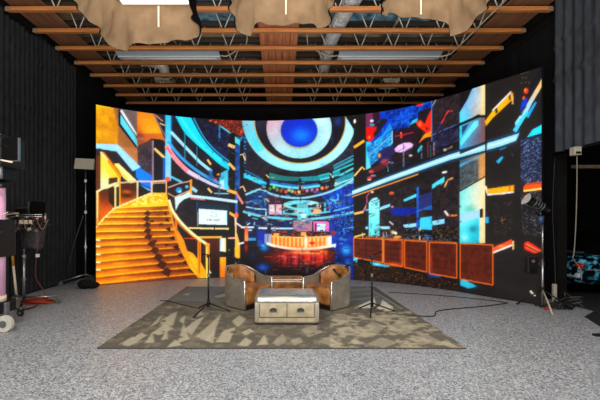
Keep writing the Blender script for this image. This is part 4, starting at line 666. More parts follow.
('p',(232,92,36),0.75,[565.1,114.8,565.1,89.2,567.7,89.2,567.7,114.8]),
('p',(255,226,168),0.75,[570.8,114.8,570.8,89.3,573.3,89.3,573.3,114.9]),
('p',(232,92,36),0.75,[576.4,114.9,576.4,89.3,579,89.4,579,114.9]),
('p',(255,226,168),0.75,[582.1,114.9,582.1,89.4,584.6,89.5,584.6,115]),
('p',(232,92,36),0.75,[587.7,115,587.7,89.5,590.2,89.6,590.2,115]),
('p',(255,226,168),0.75,[593.3,115,593.3,89.6,595.8,89.6,595.8,115.1]),
('p',(232,92,36),0.75,[598.9,115.1,598.9,89.7,601.4,89.7,601.4,115.1]),
('p',(255,226,168),0.75,[604.5,115.1,604.5,89.8,607,89.8,607,115.2]),
('p',(232,92,36),0.75,[610.1,115.2,610.1,89.9,612.6,89.9,612.6,115.2]),
('p',(255,226,168),0.75,[615.7,115.3,615.7,90,618.2,90,618.2,115.3]),
('p',(232,92,36),0.75,[621.2,115.3,621.2,90.1,623.7,90.1,623.7,115.3]),
('s',(255,120,60),0.5,[501,104,14.3,5.7]),
('s',(240,80,40),0.5,[600,99,11.2,5.6]),
('s',(255,240,210),0.6,[561,99,8.5,14.1]),
('p',(255,235,190),1,[556.5,118.4,563.6,118.4,563.6,84.7,556.5,84.6]),
('p',(240,50,30),1,[586.2,99,583.7,95,577.7,93.3,571.7,94.9,569.2,98.8,571.7,102.8,577.7,104.5,583.7,102.9]),
('p',(250,235,225),1,[619.7,118.9,632.2,119,632.2,90,619.7,89.8]),
('p',(255,170,110),1,[460.6,116,471.4,115.3,482.2,114.6,493,113.9,503.7,113.4,513.7,113,523.6,112.7,533.6,112.5,543.7,112.5,554.9,112.7,566.4,113,577.8,113.4,589,114,599.7,114.7,610.2,115.5,620.6,116.4,630.9,117.2,630.7,120.8,620.3,120,609.9,119.1,599.5,118.3,588.9,117.6,577.7,117.1,566.3,116.6,554.9,116.3,543.7,116.2,533.6,116.2,523.7,116.4,513.9,116.7,503.8,117.1,493.2,117.6,482.5,118.3,471.7,119,460.9,119.7]),
('p',(255,244,215),1,[446.6,93.8,452.6,91.7,458.6,89.6,464.8,87.6,471.3,85.8,478.9,84.1,486.8,82.6,494.9,81.3,503.3,80.3,513,79.3,523,78.5,533.3,78.1,543.7,77.9,555.1,78.1,566.8,78.6,578.4,79.5,589.3,80.6,598.3,81.9,607,83.4,615.2,85,623.1,86.5,629.7,87.9,635.9,89.3,642,90.6,648.1,92,646.6,99,640.5,97.6,634.5,96.3,628.3,94.9,621.8,93.6,614,92.1,605.8,90.5,597.3,89,588.6,87.8,577.8,86.8,566.5,85.9,555,85.4,543.8,85.2,533.6,85.4,523.6,85.9,513.7,86.6,504.2,87.6,496,88.7,488.1,89.9,480.5,91.3,473.2,93,467,94.7,461,96.7,455.1,98.8,449.1,100.8]),
('p',(220,250,250),1,[651.5,91.7,649.5,88.6,644.6,87.2,639.7,88.4,637.7,91.5,639.7,94.6,644.6,96,649.5,94.8]),
('g',(26,16,22),(24,14,16),[544,79,544,0],[380.8,86.5,416.4,87.8,452.2,89.3,482.7,84.2,513.3,79.3,543.7,74.5,575.8,78.3,607.6,82.1,639.1,86,641.9,56.6,644.6,27.3,647.4,-2,618.5,-3.3,589.3,-4.5,559.8,-5.5,530.1,-6.3,500.3,-7.1,470.3,-7.6,440.4,-7.9,410.5,-7.9,380.8,-7.7,380.8,23.7,380.8,55.1]),
('s',(190,34,28),0.95,[544,59,85.3,22.6]),
('s',(214,44,34),0.8,[595,63,39.3,16.8]),
('s',(170,24,26),0.8,[498,53,34.4,19.9]),
('s',(255,190,120),0.9,[558,72,51,5.1]),
('s',(255,150,70),0.7,[606,74,19.6,8.4]),
('s',(205,130,150),0.7,[549,42,45.4,3.1]),
('s',(235,190,200),0.6,[492,61,14.3,3.4]),
('s',(255,80,50),0.6,[504,53,4.3,17.1]),
('s',(255,80,50),0.6,[532,53,4.3,17]),
('s',(255,80,50),0.6,[569,54,4.2,16.9]),
('s',(255,80,50),0.6,[606,55,4.2,16.7]),
('s',(40,12,18),0.7,[478,44,3.7,22.8]),
('s',(40,12,18),0.7,[489,44,3.7,22.8]),
('s',(40,12,18),0.7,[507,44,3.7,22.7]),
('s',(40,12,18),0.7,[518,44,3.7,22.7]),
('s',(40,12,18),0.7,[541,45,3.7,22.6]),
('s',(40,12,18),0.7,[552,45,3.7,22.6]),
('s',(40,12,18),0.7,[575,46,3.7,22.5]),
('s',(40,12,18),0.7,[586,46,3.7,22.4]),
('s',(40,12,18),0.7,[611,46,3.6,22.3]),
('s',(40,12,18),0.7,[625,47,3.6,22.2]),
('s',(220,70,60),0.6,[484,61,5.7,2.8]),
('s',(220,70,60),0.6,[515,33,5.7,2.8]),
('s',(220,70,60),0.6,[532,45,5.7,2.8]),
('s',(220,70,60),0.6,[566,54,5.7,2.8]),
('s',(220,70,60),0.6,[595,38,5.6,2.8]),
('s',(220,70,60),0.6,[617,58,5.6,2.8]),
('s',(150,110,150),0.6,[498,53,8.6,2]),
('s',(150,110,150),0.6,[547,34,8.5,2]),
('s',(150,110,150),0.6,[581,62,8.5,2]),
('s',(150,110,150),0.6,[603,49,8.4,2]),
('s',(24,14,20),0.85,[544,11,113.7,11.3]),
('s',(225,150,185),0.6,[529,59,11.4,4.2]),
('s',(230,90,70),0.6,[581,46,14.1,5.6]),
('s',(20,40,110),0.5,[620,36,8.3,13.9]),
('s',(110,160,190),0.5,[564,23,4.2,11.3]),
('s',(34,140,216),0.95,[441,84,14.3,11.4]),
('s',(110,210,240),0.8,[438,91,5.7,2.9]),
('s',(24,100,190),0.95,[438,29,20.1,12.9]),
('s',(20,60,130),0.5,[409,61,11.4,17.2]),
('s',(120,60,60),0.4,[475,84,8.6,5.7]),
('g',(240,80,60),(250,150,80),[389,144,389,112],[385.3,143.6,395.5,143.6,395.5,103.6,385.3,103.6]),
('s',(200,25,45),0.9,[390,84,4.6,14.3]),
('g',(14,56,166),(10,36,96),[669,130,669,5],[647.4,130.2,693.7,133.3,693.7,105.6,693.7,78,693.7,50.3,693.7,22.7,693.7,-5,655.6,-7.1,647.4,20,639.1,47.3,641.9,75,644.6,102.6]),
('s',(50,170,230),1,[672,81,13.6,13.7]),
('s',(30,110,210),0.8,[675,27,10.9,13.7]),
('s',(8,18,60),0.6,[653,48,8.2,22]),
('s',(60,190,230),0.7,[664,111,13.7,3.6]),
('n',(30,110,200),(8,24,90),4,0.6,33,[639.1,168.8,666.6,172.8,693.7,176.7,693.7,130.6,644.6,119.2]),
('d',101,190,[(120,220,240),(60,170,220),(30,90,190),(190,235,245),(20,60,140),(10,20,50),(16,16,26),(240,160,110),(220,90,90)],5,20,3.2,-0.22,0.28,0.8,[389.3,300.7,420.7,294.4,452.2,287.8,483.7,281.1,515.2,274.2,555.1,273.4,594.6,272.4,627.1,285.2,659.3,297.7,691,309.7,691,280.4,691,251.1,691,221.8,691,192.5,691,163.1,659.7,160.5,628,157.8,628,132.8,596.4,132.7,564.5,132.5,532.3,132.4,499.9,132.3,467.4,132.2,435,132.1,389.3,157.9,389.3,186.4,389.3,215,389.3,243.5,389.3,272.1]),
('d',102,70,[(120,220,240),(60,170,220),(30,90,190),(190,235,245),(20,60,140),(10,20,50),(16,16,26),(200,60,60)],5,16,3,-0.1,0.2,0.7,[389.3,157.9,419.8,159,450.4,160.1,481.1,161.3,511.8,162.4,542.3,163.5,572.6,164.5,602.7,165.6,632.5,166.6,661.9,167.6,691,168.6,691,119.7,661.9,119.4,632.5,119,602.7,118.7,572.6,118.5,542.3,118.3,511.8,118.1,481.1,118,450.4,117.9,419.8,117.8,389.3,117.9]),
('d',103,60,[(20,60,150),(40,120,210),(8,14,40),(90,190,230)],6,22,3,0,0.2,0.7,[644.6,218.4,691,244.6,691,215.4,691,186.2,691,157,691,127.9,691,98.7,691,69.5,691,40.3,691,11.1,644.6,8.9,644.6,38.8,644.6,68.7,644.6,98.7,644.6,128.6,644.6,158.5,644.6,188.5]),
('d',104,60,[(80,150,200),(24,64,130),(14,16,30),(40,44,80),(50,60,110)],4,13,2.4,-0.5,-0.35,0.6,[274.3,429.8,306.6,417.7,339.3,405,372.2,391.8,372.2,360.4,372.2,329,372.2,297.6,372.2,266.2,372.2,234.9,339.3,248.8,306.6,262.4,274.3,275.6,274.3,306.4,274.3,337.3,274.3,368.1,274.3,399]),
('d',105,50,[(200,70,40),(240,120,50),(30,22,30),(120,30,40)],3,9,2,-0.5,-0.3,0.7,[282.6,441.6,311.7,443.5,341.2,444.9,370.8,445.9,400.7,446.5,372.2,403.2,342.1,416.5,312.2,429.3]),
('d',107,60,[(90,16,20),(150,24,26),(230,90,60),(16,10,16),(60,20,40)],8,30,2.4,0,0,0.6,[452.2,77.9,484.7,78.1,517.1,78.4,549.4,78.8,581.5,79.3,613.2,79.9,644.6,80.6,647.4,47.6,650.1,14.6,620.9,13.4,591.4,12.4,561.6,11.5,531.5,10.7,501.3,10,471,9.5,440.7,9.2,446.4,43.6]),
('d',106,46,[(200,60,50),(240,160,110),(150,40,60),(20,14,20)],4,14,2.4,0,0,0.6,[469.4,78,502.6,78.3,535.7,78.6,568.7,79.1,601.3,79.7,633.6,80.3,628,30.3,599.1,29.4,569.8,28.6,540.3,27.8,510.6,27.2,480.8,26.8]),
('g',(34,29,31),(26,23,26),[707,433,707,82],[692.3,461.6,724.5,457.6,724.5,430.4,724.5,403.3,724.5,376.2,724.5,349,724.5,321.9,724.5,294.8,724.5,267.6,724.5,240.5,724.5,213.4,724.5,186.2,724.5,159.1,724.5,132,724.5,104.8,724.5,77.7,724.5,50.6,692.3,49.2,692.3,76.7,692.3,104.2,692.3,131.7,692.3,159.2,692.3,186.7,692.3,214.1,692.3,241.6,692.3,269.1,692.3,296.6,692.3,324.1,692.3,351.6,692.3,379.1,692.3,406.6,692.3,434.1]),
('p',(250,250,235),1,[698.5,428.4,697.6,424.2,695.3,422.7,693,424.7,692.1,429,693,433.2,695.3,434.7,697.6,432.7]),
('p',(250,172,62),1,[695.1,355.3,722.4,371.1,718.6,377.2,691.2,361.5]),
('p',(248,190,120),1,[695.3,279.6,716.3,302.3,720.3,295.7,723.4,298.5,714.1,306.1,692.1,282.6]),
('p',(246,190,120),1,[694.3,176.5,718.5,181.6,717.2,187.4,693.1,182.3]),
('p',(220,130,140),1,[719.5,183.7,727.6,199.8,731.6,218.7,728,219.6,724.1,201.1,716.2,185.4]),
('p',(246,190,120),1,[694.2,115.2,723.7,123.7,722.7,127.3,693.2,118.9]),
('n',(84,48,32),(34,26,24),3,0.68,35,[693.7,174,720.5,176.5,720.5,130.9,693.7,125.2]),
('p',(128,62,100),1,[724.5,449.5,744.4,449.5,743,407.2,724.5,404]),
('p',(60,32,58),1,[744.4,449.5,765.3,449,762.7,415.3,747,406.7]),
('p',(235,230,245),1,[745.7,423.9,744.2,421.6,740.7,421.1,737.1,422.5,735.6,425.2,737.1,427.4,740.7,428,744.2,426.5]),
('p',(60,160,200),1,[748,413,746.2,410.8,741.7,410.3,737.2,411.9,735.4,414.5,737.2,416.8,741.7,417.2,746.2,415.6]),
('p',(214,26,22),1,[725.8,409.2,739.1,409,753.6,407.3,749.6,395.8,744.4,391.2,747,374.9,733.8,369.7,725.3,379.8]),
('p',(255,110,60),1,[738,381.2,736.8,378,733.8,376.9,730.8,378.6,729.6,382.1,730.8,385.4,733.8,386.5,736.8,384.7]),
('p',(16,70,182),1,[762.7,465.2,792.8,465.2,822.6,464.4,852.2,462.6,881.5,460.1,910.2,457.1,900.4,431.3,862.9,423.1,859.1,406.7,834.9,396.3,796.4,391,775.8,374.3,741.7,356.9,725.8,361.1,757.5,387,783.5,422.7,762.7,428.4]),
('n',(6,30,112),(30,120,226),6,None,36,[765.3,464.8,794.4,464.9,823.1,464.3,851.7,462.7,880,460.5,907.8,457.8,895.5,432.5,860.4,426.1,855.3,407.4,814.4,397.2,783.5,394.1,786.1,422.3]),
('p',(44,160,226),0.85,[787.4,416.9,770.6,385.4,732.5,361,770.6,360.5,793.9,379.7,793.9,395.2]),
('p',(60,185,230),1,[837.4,398.4,845.1,408.2,859.1,411.6,857.8,404.4]),
('p',(235,50,40),1,[871.7,441.7,869.4,439.1,863.7,439.2,857.9,441.8,855.5,445.5,857.9,448.1,863.7,448,869.4,445.3]),
('p',(40,34,44),1,[860.4,426.1,890.5,431.3,890.5,412.1,875.5,391.1,859.1,406.7]),
('g',(36,188,230),(120,205,230),[731,371,731,302],[725.3,371.8,739.1,367.8,738.4,334.6,737.8,301.4,725.8,296.8,725.6,334.3]),
('p',(22,96,176),1,[739.1,367.8,773.2,361.5,760.1,331.4,739.1,322.6]),
('n',(20,70,150),(70,190,225),5,None,38,[725.8,361.1,760.1,373.5,793.9,384.9,793.9,343.6,765.3,325.6,736.4,306.8,731.1,333.9]),
('p',(52,32,48),1,[792.6,395.4,824,395.7,855.3,395.1,862.9,359.2,845.1,347.1,819.5,350.7,793.9,353.9]),
('p',(150,185,225),1,[792.1,392.9,794.9,392.5,794.9,358.9,792.1,359.3]),
('p',(180,60,70),1,[801.9,374.8,847.9,377.8,847.4,380.3,801.3,377.4]),
('p',(230,70,50),1,[819.8,373.5,819,369.7,817,368.3,815,370.3,814.1,374.3,815,378.2,817,379.5,819,377.6]),
('p',(250,140,120),1,[818.5,381.8,817.9,379.8,816.5,379.1,815,380.2,814.4,382.5,815,384.5,816.5,385.2,817.9,384.1]),
('p',(240,58,26),1,[893.5,425.8,893.8,397,894,368.2,878,361.4,864.2,351.6,879.3,373.4,860.4,390.4,854,401.5,865.4,406.6,876.8,393.3,884.3,411.1]),
('p',(252,142,34),1,[893.5,374.3,893,361.2,876.8,360.5,861.6,350.7,874.3,368.2]),
('p',(255,110,70),1,[868.7,394.9,867.4,391,864.2,389.9,860.9,392.3,859.6,396.7,860.9,400.6,864.2,401.7,867.4,399.3]),
('p',(120,30,30),1,[878,388.2,888,381.3,880.5,375.5]),
('p',(50,42,46),1,[895.5,458.8,929.5,456.4,962.3,453.5,962.3,427.3,962.3,401.1,962.3,374.9,940.1,370.7,917.5,366,894.3,360.9,894.6,385.4,894.9,409.9,895.2,434.4]),
('n',(40,34,38),(78,62,66),5,None,40,[895.5,454,927.1,452.4,957.6,450.4,957.6,426.4,957.6,402.3,957.6,378.3,927.1,371.1,895.5,363.1,895.5,393.4,895.5,423.7]),
('p',(80,130,180),1,[892.9,452.3,892.9,426.5,892.9,400.8,892.9,375,892.9,349.2,895.1,348.8,895.1,374.5,895.1,400.3,895.1,426,895.1,451.7]),
('p',(140,160,190),1,[909.2,455.6,893.2,431.2,895.3,429.6,911.3,453.9]),
('p',(220,70,80),1,[916.6,381.9,928.6,401.3,934,408.8,943.9,408.4,943.2,411.7,932.1,411.9,925.6,403.6,913.6,384]),
('p',(60,60,120),1,[907.5,366.8,919.6,385.5,915.4,388.7,903.2,370]),
('p',(80,110,160),1,[894.9,361.8,930.1,370.3,960.5,375.1,959.4,378.1,928.9,373.3,893.6,364.9]),
('n',(36,30,40),(70,70,120),5,None,41,[895.5,358.3,927.1,366.5,957.6,373.8,957.6,333.2,927.1,327,895.5,320.1]),
('p',(36,33,38),1,[724.5,280.9,759.5,294.6,793.9,307.4,823.4,312.1,852.7,316.2,880.5,322.8,907.8,328.9,934.2,334.5,960,339.5,960,310.2,935.8,305.6,911,300.5,885.5,295,859.5,289,833.2,282.5,806.7,275.4,780.1,267.9,753.1,259.8,725.8,251.3]),
('p',(130,170,190),1,[729.3,327.8,750.9,345.9,772.2,363.4,793.4,380.2,791.8,382.2,770.6,365.3,749.3,347.8,727.7,329.7]),
('p',(58,50,104),1,[757.5,342.2,793.9,356.5,804.2,337.2,773.2,309.2,757.5,310.5]),
('p',(250,150,50),1,[764.3,331,763.3,326.8,760.9,325.3,758.5,327.2,757.5,331.6,758.5,335.8,760.9,337.4,763.3,335.4]),
('p',(212,84,76),1,[786.6,312,783.5,306.4,775.8,304.6,768,307.7,764.8,313.9,768,319.5,775.8,321.3,783.5,318.1]),
('p',(130,50,60),0.7,[736.4,296.2,757.5,305.3,783.5,318.7,778.4,298.4,741.7,285.2]),
('p',(225,90,80),1,[745.4,290.3,743.6,287.7,739.1,286.9,734.6,288.3,732.7,291.1,734.6,293.6,739.1,294.4,743.6,293]),
('p',(215,70,70),1,[742,274.5,740,272.4,735.1,271.7,730.2,272.9,728.2,275.3,730.2,277.5,735.1,278.1,740,276.9]),
('p',(170,120,160),1,[752.3,279.2,749.9,277.5,744.4,277.1,738.8,278.2,736.4,280.2,738.8,281.9,744.4,282.4,749.9,281.2]),
('p',(245,170,150),1,[739.1,269.4,737.5,268,733.8,267.5,730,268.3,728.5,269.9,730,271.4,733.8,271.8,737.5,271]),
('p',(60,190,210),1,[779.9,303.3,782.5,287.5,784.6,287.6,782,303.5]),
('p',(226,180,234),1,[847.6,348.9,844,341.3,830.9,335.4,814.3,333.7,802.1,337.3,800,344.6,808.9,352.2,824.7,356.2,840,354.8]),
('p',(110,80,130),1,[821.8,352.9,821.8,340.2,824.9,339.8,824.9,352.5]),
('p',(128,122,126),1,[820.5,336.6,824.6,336.1,824.6,296.8,820.5,297.2]),
('p',(40,60,90),1,[828.5,295.2,826.6,293.9,822.1,293.8,817.6,294.8,815.7,296.4,817.6,297.7,822.1,297.8,826.6,296.8]),
('p',(80,185,215),1,[857.8,332.8,868,344.8,871.7,339.3,860.4,326.3]),
('p',(120,150,165),1,[868,341.2,870,340.8,870,311.5,868,311.8]),
('p',(150,60,60),1,[883,348.5,885.5,348.1,885.5,311.9,883,312.2]),
('p',(60,130,140),1,[890.5,340,892,339.8,892,311,890.5,311.2]),
('p',(140,128,128),1,[898,345.9,901.4,345.4,901.4,314.4,898,314.9]),
('p',(205,190,170),1,[845.6,322.1,844.2,320.5,841,320.2,837.7,321.3,836.4,323.2,837.7,324.8,841,325.2,844.2,324]),
('p',(140,130,130),1,[922.5,323.5,934.8,322.8,944.6,327.1,942.6,330.6,933.6,326.5,922.1,327.3]),
('p',(190,175,165),1,[930,323,928.8,321.2,926.1,320.8,923.4,322.1,922.3,324.2,923.4,326,926.1,326.4,928.8,325.2]),
('p',(110,180,225),1,[797,309.7,795.3,307.7,791.3,307.1,787.3,308.4,785.6,310.8,787.3,312.8,791.3,313.3,795.3,312.1]),
('p',(36,66,92),1,[688.3,246,713.8,255.2,739.1,264.1,764,272.6,788.7,280.7,814.4,288,840,294.8,865.4,301,890.5,306.8,915.1,312.1,938.9,317,962.3,320.2,985.5,322.9,1007.8,325.4,1028.7,328,1048.3,330.5,1067,333.8,1084.8,337,1077.8,310.9,1048.3,305,1028.7,302.7,1007.8,300.4,985.5,298.2,962.3,295.7,938.9,292.9,915.1,288.2,890.5,283.1,865.4,277.7,840,271.9,814.4,265.5,788.7,258.7,764,250.9,739.1,242.8,713.8,234.4,688.3,225.6]),
('p',(156,214,251),1,[688.3,241.4,713.8,250.4,739.1,259.1,764,267.5,788.7,275.5,814.4,282.7,840,289.4,865.4,295.5,890.5,301.2,915.1,306.4,938.9,311.2,962.3,314.3,985.5,317,1007.8,319.5,1028.7,321.9,1048.3,324.4,1082.2,329.7,1076.9,316.4,1048.3,310.5,1028.7,308.3,1007.8,306.2,985.5,304.1,962.3,301.8,938.9,299.1,915.1,294.2,890.5,289.1,865.4,283.5,840,277.5,814.4,270.9,788.7,263.8,764,256.1,739.1,248.1,713.8,239.7,688.3,231.1]),
('p',(196,232,253),1,[688.9,234.8,714.5,243.8,739.7,252.4,764.6,260.8,789.3,268.7,815,275.8,840.5,282.4,866,288.4,891,294,915.6,299.2,939.4,304,962.8,306.9,985.9,309.4,1008.2,311.7,1029.1,314,1048.6,316.3,1076.3,320.8,1075.6,323.4,1047.9,319,1028.3,316.7,1007.4,314.5,985,312.3,961.9,309.8,938.4,307,914.6,302.2,890,297.1,864.9,291.6,839.4,285.6,813.9,279,788.1,271.9,763.4,264,738.5,255.7,713.2,247.1,687.7,238.2]),
('p',(232,150,70),1,[688.7,224.3,714.3,232.3,739.5,239.9,764.5,247.3,789.1,254.3,825.1,264.3,860.8,273.3,859.9,275.7,824.2,266.8,788.3,256.8,763.6,249.8,738.7,242.5,713.4,234.8,687.9,226.9]),
('g',(120,170,215),(205,185,160),[972,406,1012,395],[961.1,393.2,973.2,415.3,985.1,436.8,996.8,457.7,1017.8,457,1017.8,431,1017.8,404.9,1017.8,378.9,1003.4,386.8,982.6,381.2,961.1,375.2]),
('p',(222,196,150),1,[1008.4,460.2,1017.8,457,1017.8,431.7,1017.8,406.3,1017.8,381,1008.4,383.4,1008.4,409,1008.4,434.6]),
('g',(90,205,240),(120,160,205),[962,377,985,402],[961.1,402.2,976.3,422.6,985.5,384.9,961.1,375.2]),
('g',(70,170,210),(130,110,125),[962,353,1012,342],[961.1,377.5,990.2,378.2,1017.8,378.9,1017.8,351.4,1017.8,324,990.2,321.6,961.1,319,961.1,348.3]),
('p',(140,105,105),0.8,[1008.8,379,1017.8,376.7,1017.8,350.3,1017.8,324,1008.8,325.7,1008.8,352.3]),
('p',(56,70,110),1,[961.1,368.5,983.2,372.3,962.3,343.5]),
('p',(112,212,246),1,[961.1,337,978,355.9,994.5,373.9,1003.4,373.9,1003.4,363.2,983.8,344.7,963.5,325.4]),
('p',(60,200,225),1,[961.1,377.5,965.8,376.4,965.8,338.4,961.1,339.3]),
('p',(26,26,32),1,[945.2,365.7,963.7,371.8,1004.3,379,1020.6,375.2,1020.4,381.1,1002.5,385.2,960.9,378.1,942,372]),
('p',(36,52,70),1,[961.1,314.5,990.2,320.5,1017.8,326.1,1017.8,319.7,990.2,314,961.1,307.8]),
('g',(92,112,120),(196,152,105),[967,262,1014,257],[961.1,294.3,990.2,298.2,1017.8,301.8,1017.8,275.9,1017.8,250,990.2,237.8,961.1,224.7,961.1,247.9,961.1,271.1]),
('p',(206,150,96),0.8,[1006.9,298.2,1017.8,296.5,1017.8,274.3,1017.8,252.1,1006.9,253.3,1006.9,275.8]),
('n',(70,84,96),(130,132,128),6,None,44,[964.7,284.9,1003.4,290.2,1003.4,268.7,1003.4,247.3,964.7,233.4,964.7,259.1]),
('p',(80,175,215),1,[962.6,279.2,977.2,286,975.4,289.4,959.7,284.7]),
('p',(90,170,210),1,[976.8,286.4,1005,293.9,1004,296.5,975.7,289]),
('g',(140,216,208),(226,208,165),[972,206,1012,204],[961.1,224.7,990.2,237.8,1017.8,250,1017.8,227.2,1017.8,204.3,1017.8,181.4,1017.8,158.5,1017.8,135.6,1017.8,112.8,990.2,111.4,961.1,110.1,961.1,133,961.1,155.9,961.1,178.8,961.1,201.7]),
('p',(228,206,160),0.85,[1007.8,244.7,1017.8,243.7,1017.8,221.9,1017.8,200.1,1017.8,178.2,1017.8,156.4,1017.8,134.6,1017.8,112.8,1007.8,112.3,1007.8,134.4,1007.8,156.4,1007.8,178.5,1007.8,200.6,1007.8,222.6]),
('g',(110,212,222),(46,170,190),[967,153,999,127],[961.1,159.5,1005.6,167.8,1005.6,140,1005.6,112.2,961.1,110.1,961.1,134.8]),
('s',(30,110,125),0.7,[992,142,11.2,8.7]),
('s',(190,245,240),0.6,[972,122,9.3,8.9]),
('s',(40,140,130),0.5,[985,186,13.7,8.8]),
('p',(24,24,26),1,[961.9,224.5,991,238.1,1018.5,250.9,1017.1,253.4,989.5,240.7,960.4,227.1]),
('p',(150,190,226),1,[961.1,172.3,984.3,178.5,1006.7,184.3,1006.7,165.7,984.3,161,961.1,156.1]),
('p',(26,24,30),1,[1006.2,184.3,1012.5,185.6,1012.5,166.5,1006.2,165.7]),
('p',(250,150,50),1,[1012.4,185.8,1012.4,165.6,1014.3,165.6,1014.3,185.7]),
('p',(34,30,30),1,[1017.8,457,1021.5,456.8,1021.5,435.3,1021.5,413.8,1021.5,392.3,1021.5,370.8,1021.5,349.3,1021.5,327.8,1021.5,306.4,1021.5,284.9,1021.5,263.4,1021.5,241.9,1021.5,220.4,1021.5,198.9,1021.5,177.4,1021.5,155.9,1021.5,134.4,1021.5,112.9,1017.8,112.8,1017.8,134.3,1017.8,155.8,1017.8,177.3,1017.8,198.8,1017.8,220.3,1017.8,241.9,1017.8,263.4,1017.8,284.9,1017.8,306.4,1017.8,327.9,1017.8,349.4,1017.8,370.9,1017.8,392.5,1017.8,414,1017.8,435.5]),
('p',(250,166,26),1,[1017.4,368.4,1032.7,385.5,1050.2,399.9,1067,413.8,1071.5,411.4,1070.6,398.8,1053,385.9,1034.7,372.6,1019.5,357.4]),
('p',(225,238,245),1,[1033.6,385.4,1051.6,399.8,1068.7,413.7,1067,416.1,1049.8,402.2,1031.8,387.8]),
('p',(60,40,20),1,[1036.7,387.6,1041.5,390.9,1043.5,380.7,1039.6,377.6]),
('p',(245,190,120),1,[1068.8,410.2,1069.9,389.9,1072.4,389.4,1071.3,409.6]),
('p',(90,50,20),1,[1063.3,407.8,1067,409.8,1067.9,400.5,1064.2,397.6]),
('p',(92,84,78),1,[1088,443.6,1087.6,442.3,1086.6,442,1085.6,442.9,1085.2,444.6,1085.6,446,1086.6,446.3,1087.6,445.3]),
('p',(92,84,78),1,[1093.2,443.8,1092.8,442.4,1091.8,442.1,1090.8,443.1,1090.4,444.8,1090.8,446.1,1091.8,446.4,1092.8,445.5]),
('p',(92,84,78),1,[1098.3,443.6,1097.9,442.2,1097,441.9,1096,442.9,1095.6,444.5,1096,445.9,1097,446.2,1097.9,445.2]),
('p',(92,84,78),1,[1089.7,435.3,1089.3,433.9,1088.3,433.6,1087.4,434.5,1086.9,436.2,1087.4,437.6,1088.3,437.9,1089.3,436.9]),
('p',(92,84,78),1,[1095.8,433.3,1095.4,431.9,1094.4,431.6,1093.4,432.5,1093,434.2,1093.4,435.5,1094.4,435.8,1095.4,434.9]),
('p',(92,84,78),1,[1088,426.1,1087.6,424.7,1086.6,424.4,1085.6,425.3,1085.2,427,1085.6,428.4,1086.6,428.7,1087.6,427.7]),
('p',(92,84,78),1,[1094.9,424.8,1094.5,423.5,1093.5,423.2,1092.6,424.1,1092.2,425.7,1092.6,427.1,1093.5,427.4,1094.5,426.5]),
('p',(92,84,78),1,[1100,422.2,1099.6,420.9,1098.7,420.6,1097.7,421.5,1097.3,423.1,1097.7,424.5,1098.7,424.8,1099.6,423.9]),
('p',(30,30,42),1,[1121.1,448.9,1124.7,447.4,1124.7,421.3,1110.5,407.4,1097,392.3,1097,407.8,1108.8,428.9]),
('p',(242,74,32),1,[1098.2,407.4,1097.1,403.7,1094.4,402.7,1091.7,405.2,1090.6,409.7,1091.7,413.5,1094.4,414.4,1097.1,411.8]),
('p',(235,110,40),1,[1092.3,395.6,1091.7,393.3,1090.1,392.7,1088.5,394.2,1087.8,396.9,1088.5,399.2,1090.1,399.7,1091.7,398.3]),
('p',(255,150,70),1,[1094.4,410.5,1093.9,408.7,1092.7,408.3,1091.5,409.5,1090.9,411.5,1091.5,413.3,1092.7,413.7,1093.9,412.6]),
('p',(20,72,205),1,[1086.6,389.4,1096.1,395.5,1095.3,385.1,1084.8,372.3]),
('g',(238,176,120),(160,218,246),[1116,413,1092,371],[1122,424.2,1122.9,410.8,1112.2,395.1,1102.1,378.4,1090.1,353.4,1084,357.8,1097,384.6,1109.3,405]),
('p',(150,218,248),1,[1075.1,352,1083.1,362.9,1087.5,363.8,1081.3,351.5,1076,344.9]),
('p',(80,196,240),1,[1077.2,332.6,1089,351.9,1097.9,365.6,1094.3,369.4,1084.2,356.6,1071.2,338.1]),
('p',(46,160,225),1,[1098.5,355.7,1104.8,367.8,1112,380.4,1109.1,383.2,1101,371.3,1093.7,359.9]),
('p',(90,110,150),1,[1087.3,367.2,1096,378.5,1094.6,380,1085.9,368.7]),
('p',(58,206,242),1,[1096.1,319.2,1105.5,332.1,1122.9,338,1122.9,322.5]),
('p',(60,176,226),1,[1044.8,275.7,1053.5,286.5,1050.7,289.7,1040.2,280.8]),
('p',(50,140,180),1,[1046.7,302.3,1059,305.3,1058.3,307.3,1046,304.3]),
('p',(70,80,90),1,[1067.6,292.1,1070.3,285.7,1072.7,286.7,1070,293.1]),
('n',(38,44,66),(46,70,130),12,None,46,[1085.7,317.3,1104.2,317.6,1122.9,317.4,1122.9,298.8,1122.9,280.1,1122.9,261.4,1122.9,242.7,1122.9,224.1,1104.2,225.8,1085.7,227.4,1085.7,249.8,1085.7,272.3,1085.7,294.8]),
('n',(130,150,190),(40,50,78),2.0,0.7,47,[1085.7,315.3,1104.2,315.7,1122.9,315.6,1122.9,294.1,1122.9,272.6,1122.9,251.1,1122.9,229.7,1104.2,230.6,1085.7,231.3,1085.7,252.3,1085.7,273.3,1085.7,294.3]),
('n',(128,128,136),(42,39,41),2.0,0.75,48,[1084.8,213.7,1103.8,214.3,1122.9,214.7,1122.9,192.8,1122.9,170.9,1122.9,148.9,1122.9,127,1105.5,130.2,1088.3,133.6,1087.5,153.5,1086.6,173.6,1085.7,193.6]),
('n',(84,72,64),(44,40,39),2.6,0.73,49,[1032.7,194.5,1052.1,197.7,1070.6,200.8,1070.6,178.2,1070.6,155.7,1070.6,133.1,1036.7,128.1,1035.3,150.2,1034,172.3]),
('p',(150,100,60),1,[1048.6,158.3,1058,162.3,1057.5,163.8,1048,159.8]),
('p',(140,90,60),1,[1049.4,167.1,1051.3,152.9,1052.8,153.1,1051,167.3]),
('p',(248,160,30),1,[1021.5,225.5,1047.8,227.5,1072.4,229.5,1072.4,217.6,1049.2,215.7,1024.6,213.7]),
('p',(200,110,20),1,[1063.3,228.6,1067,228.9,1067,216.9,1063.3,216.8]),
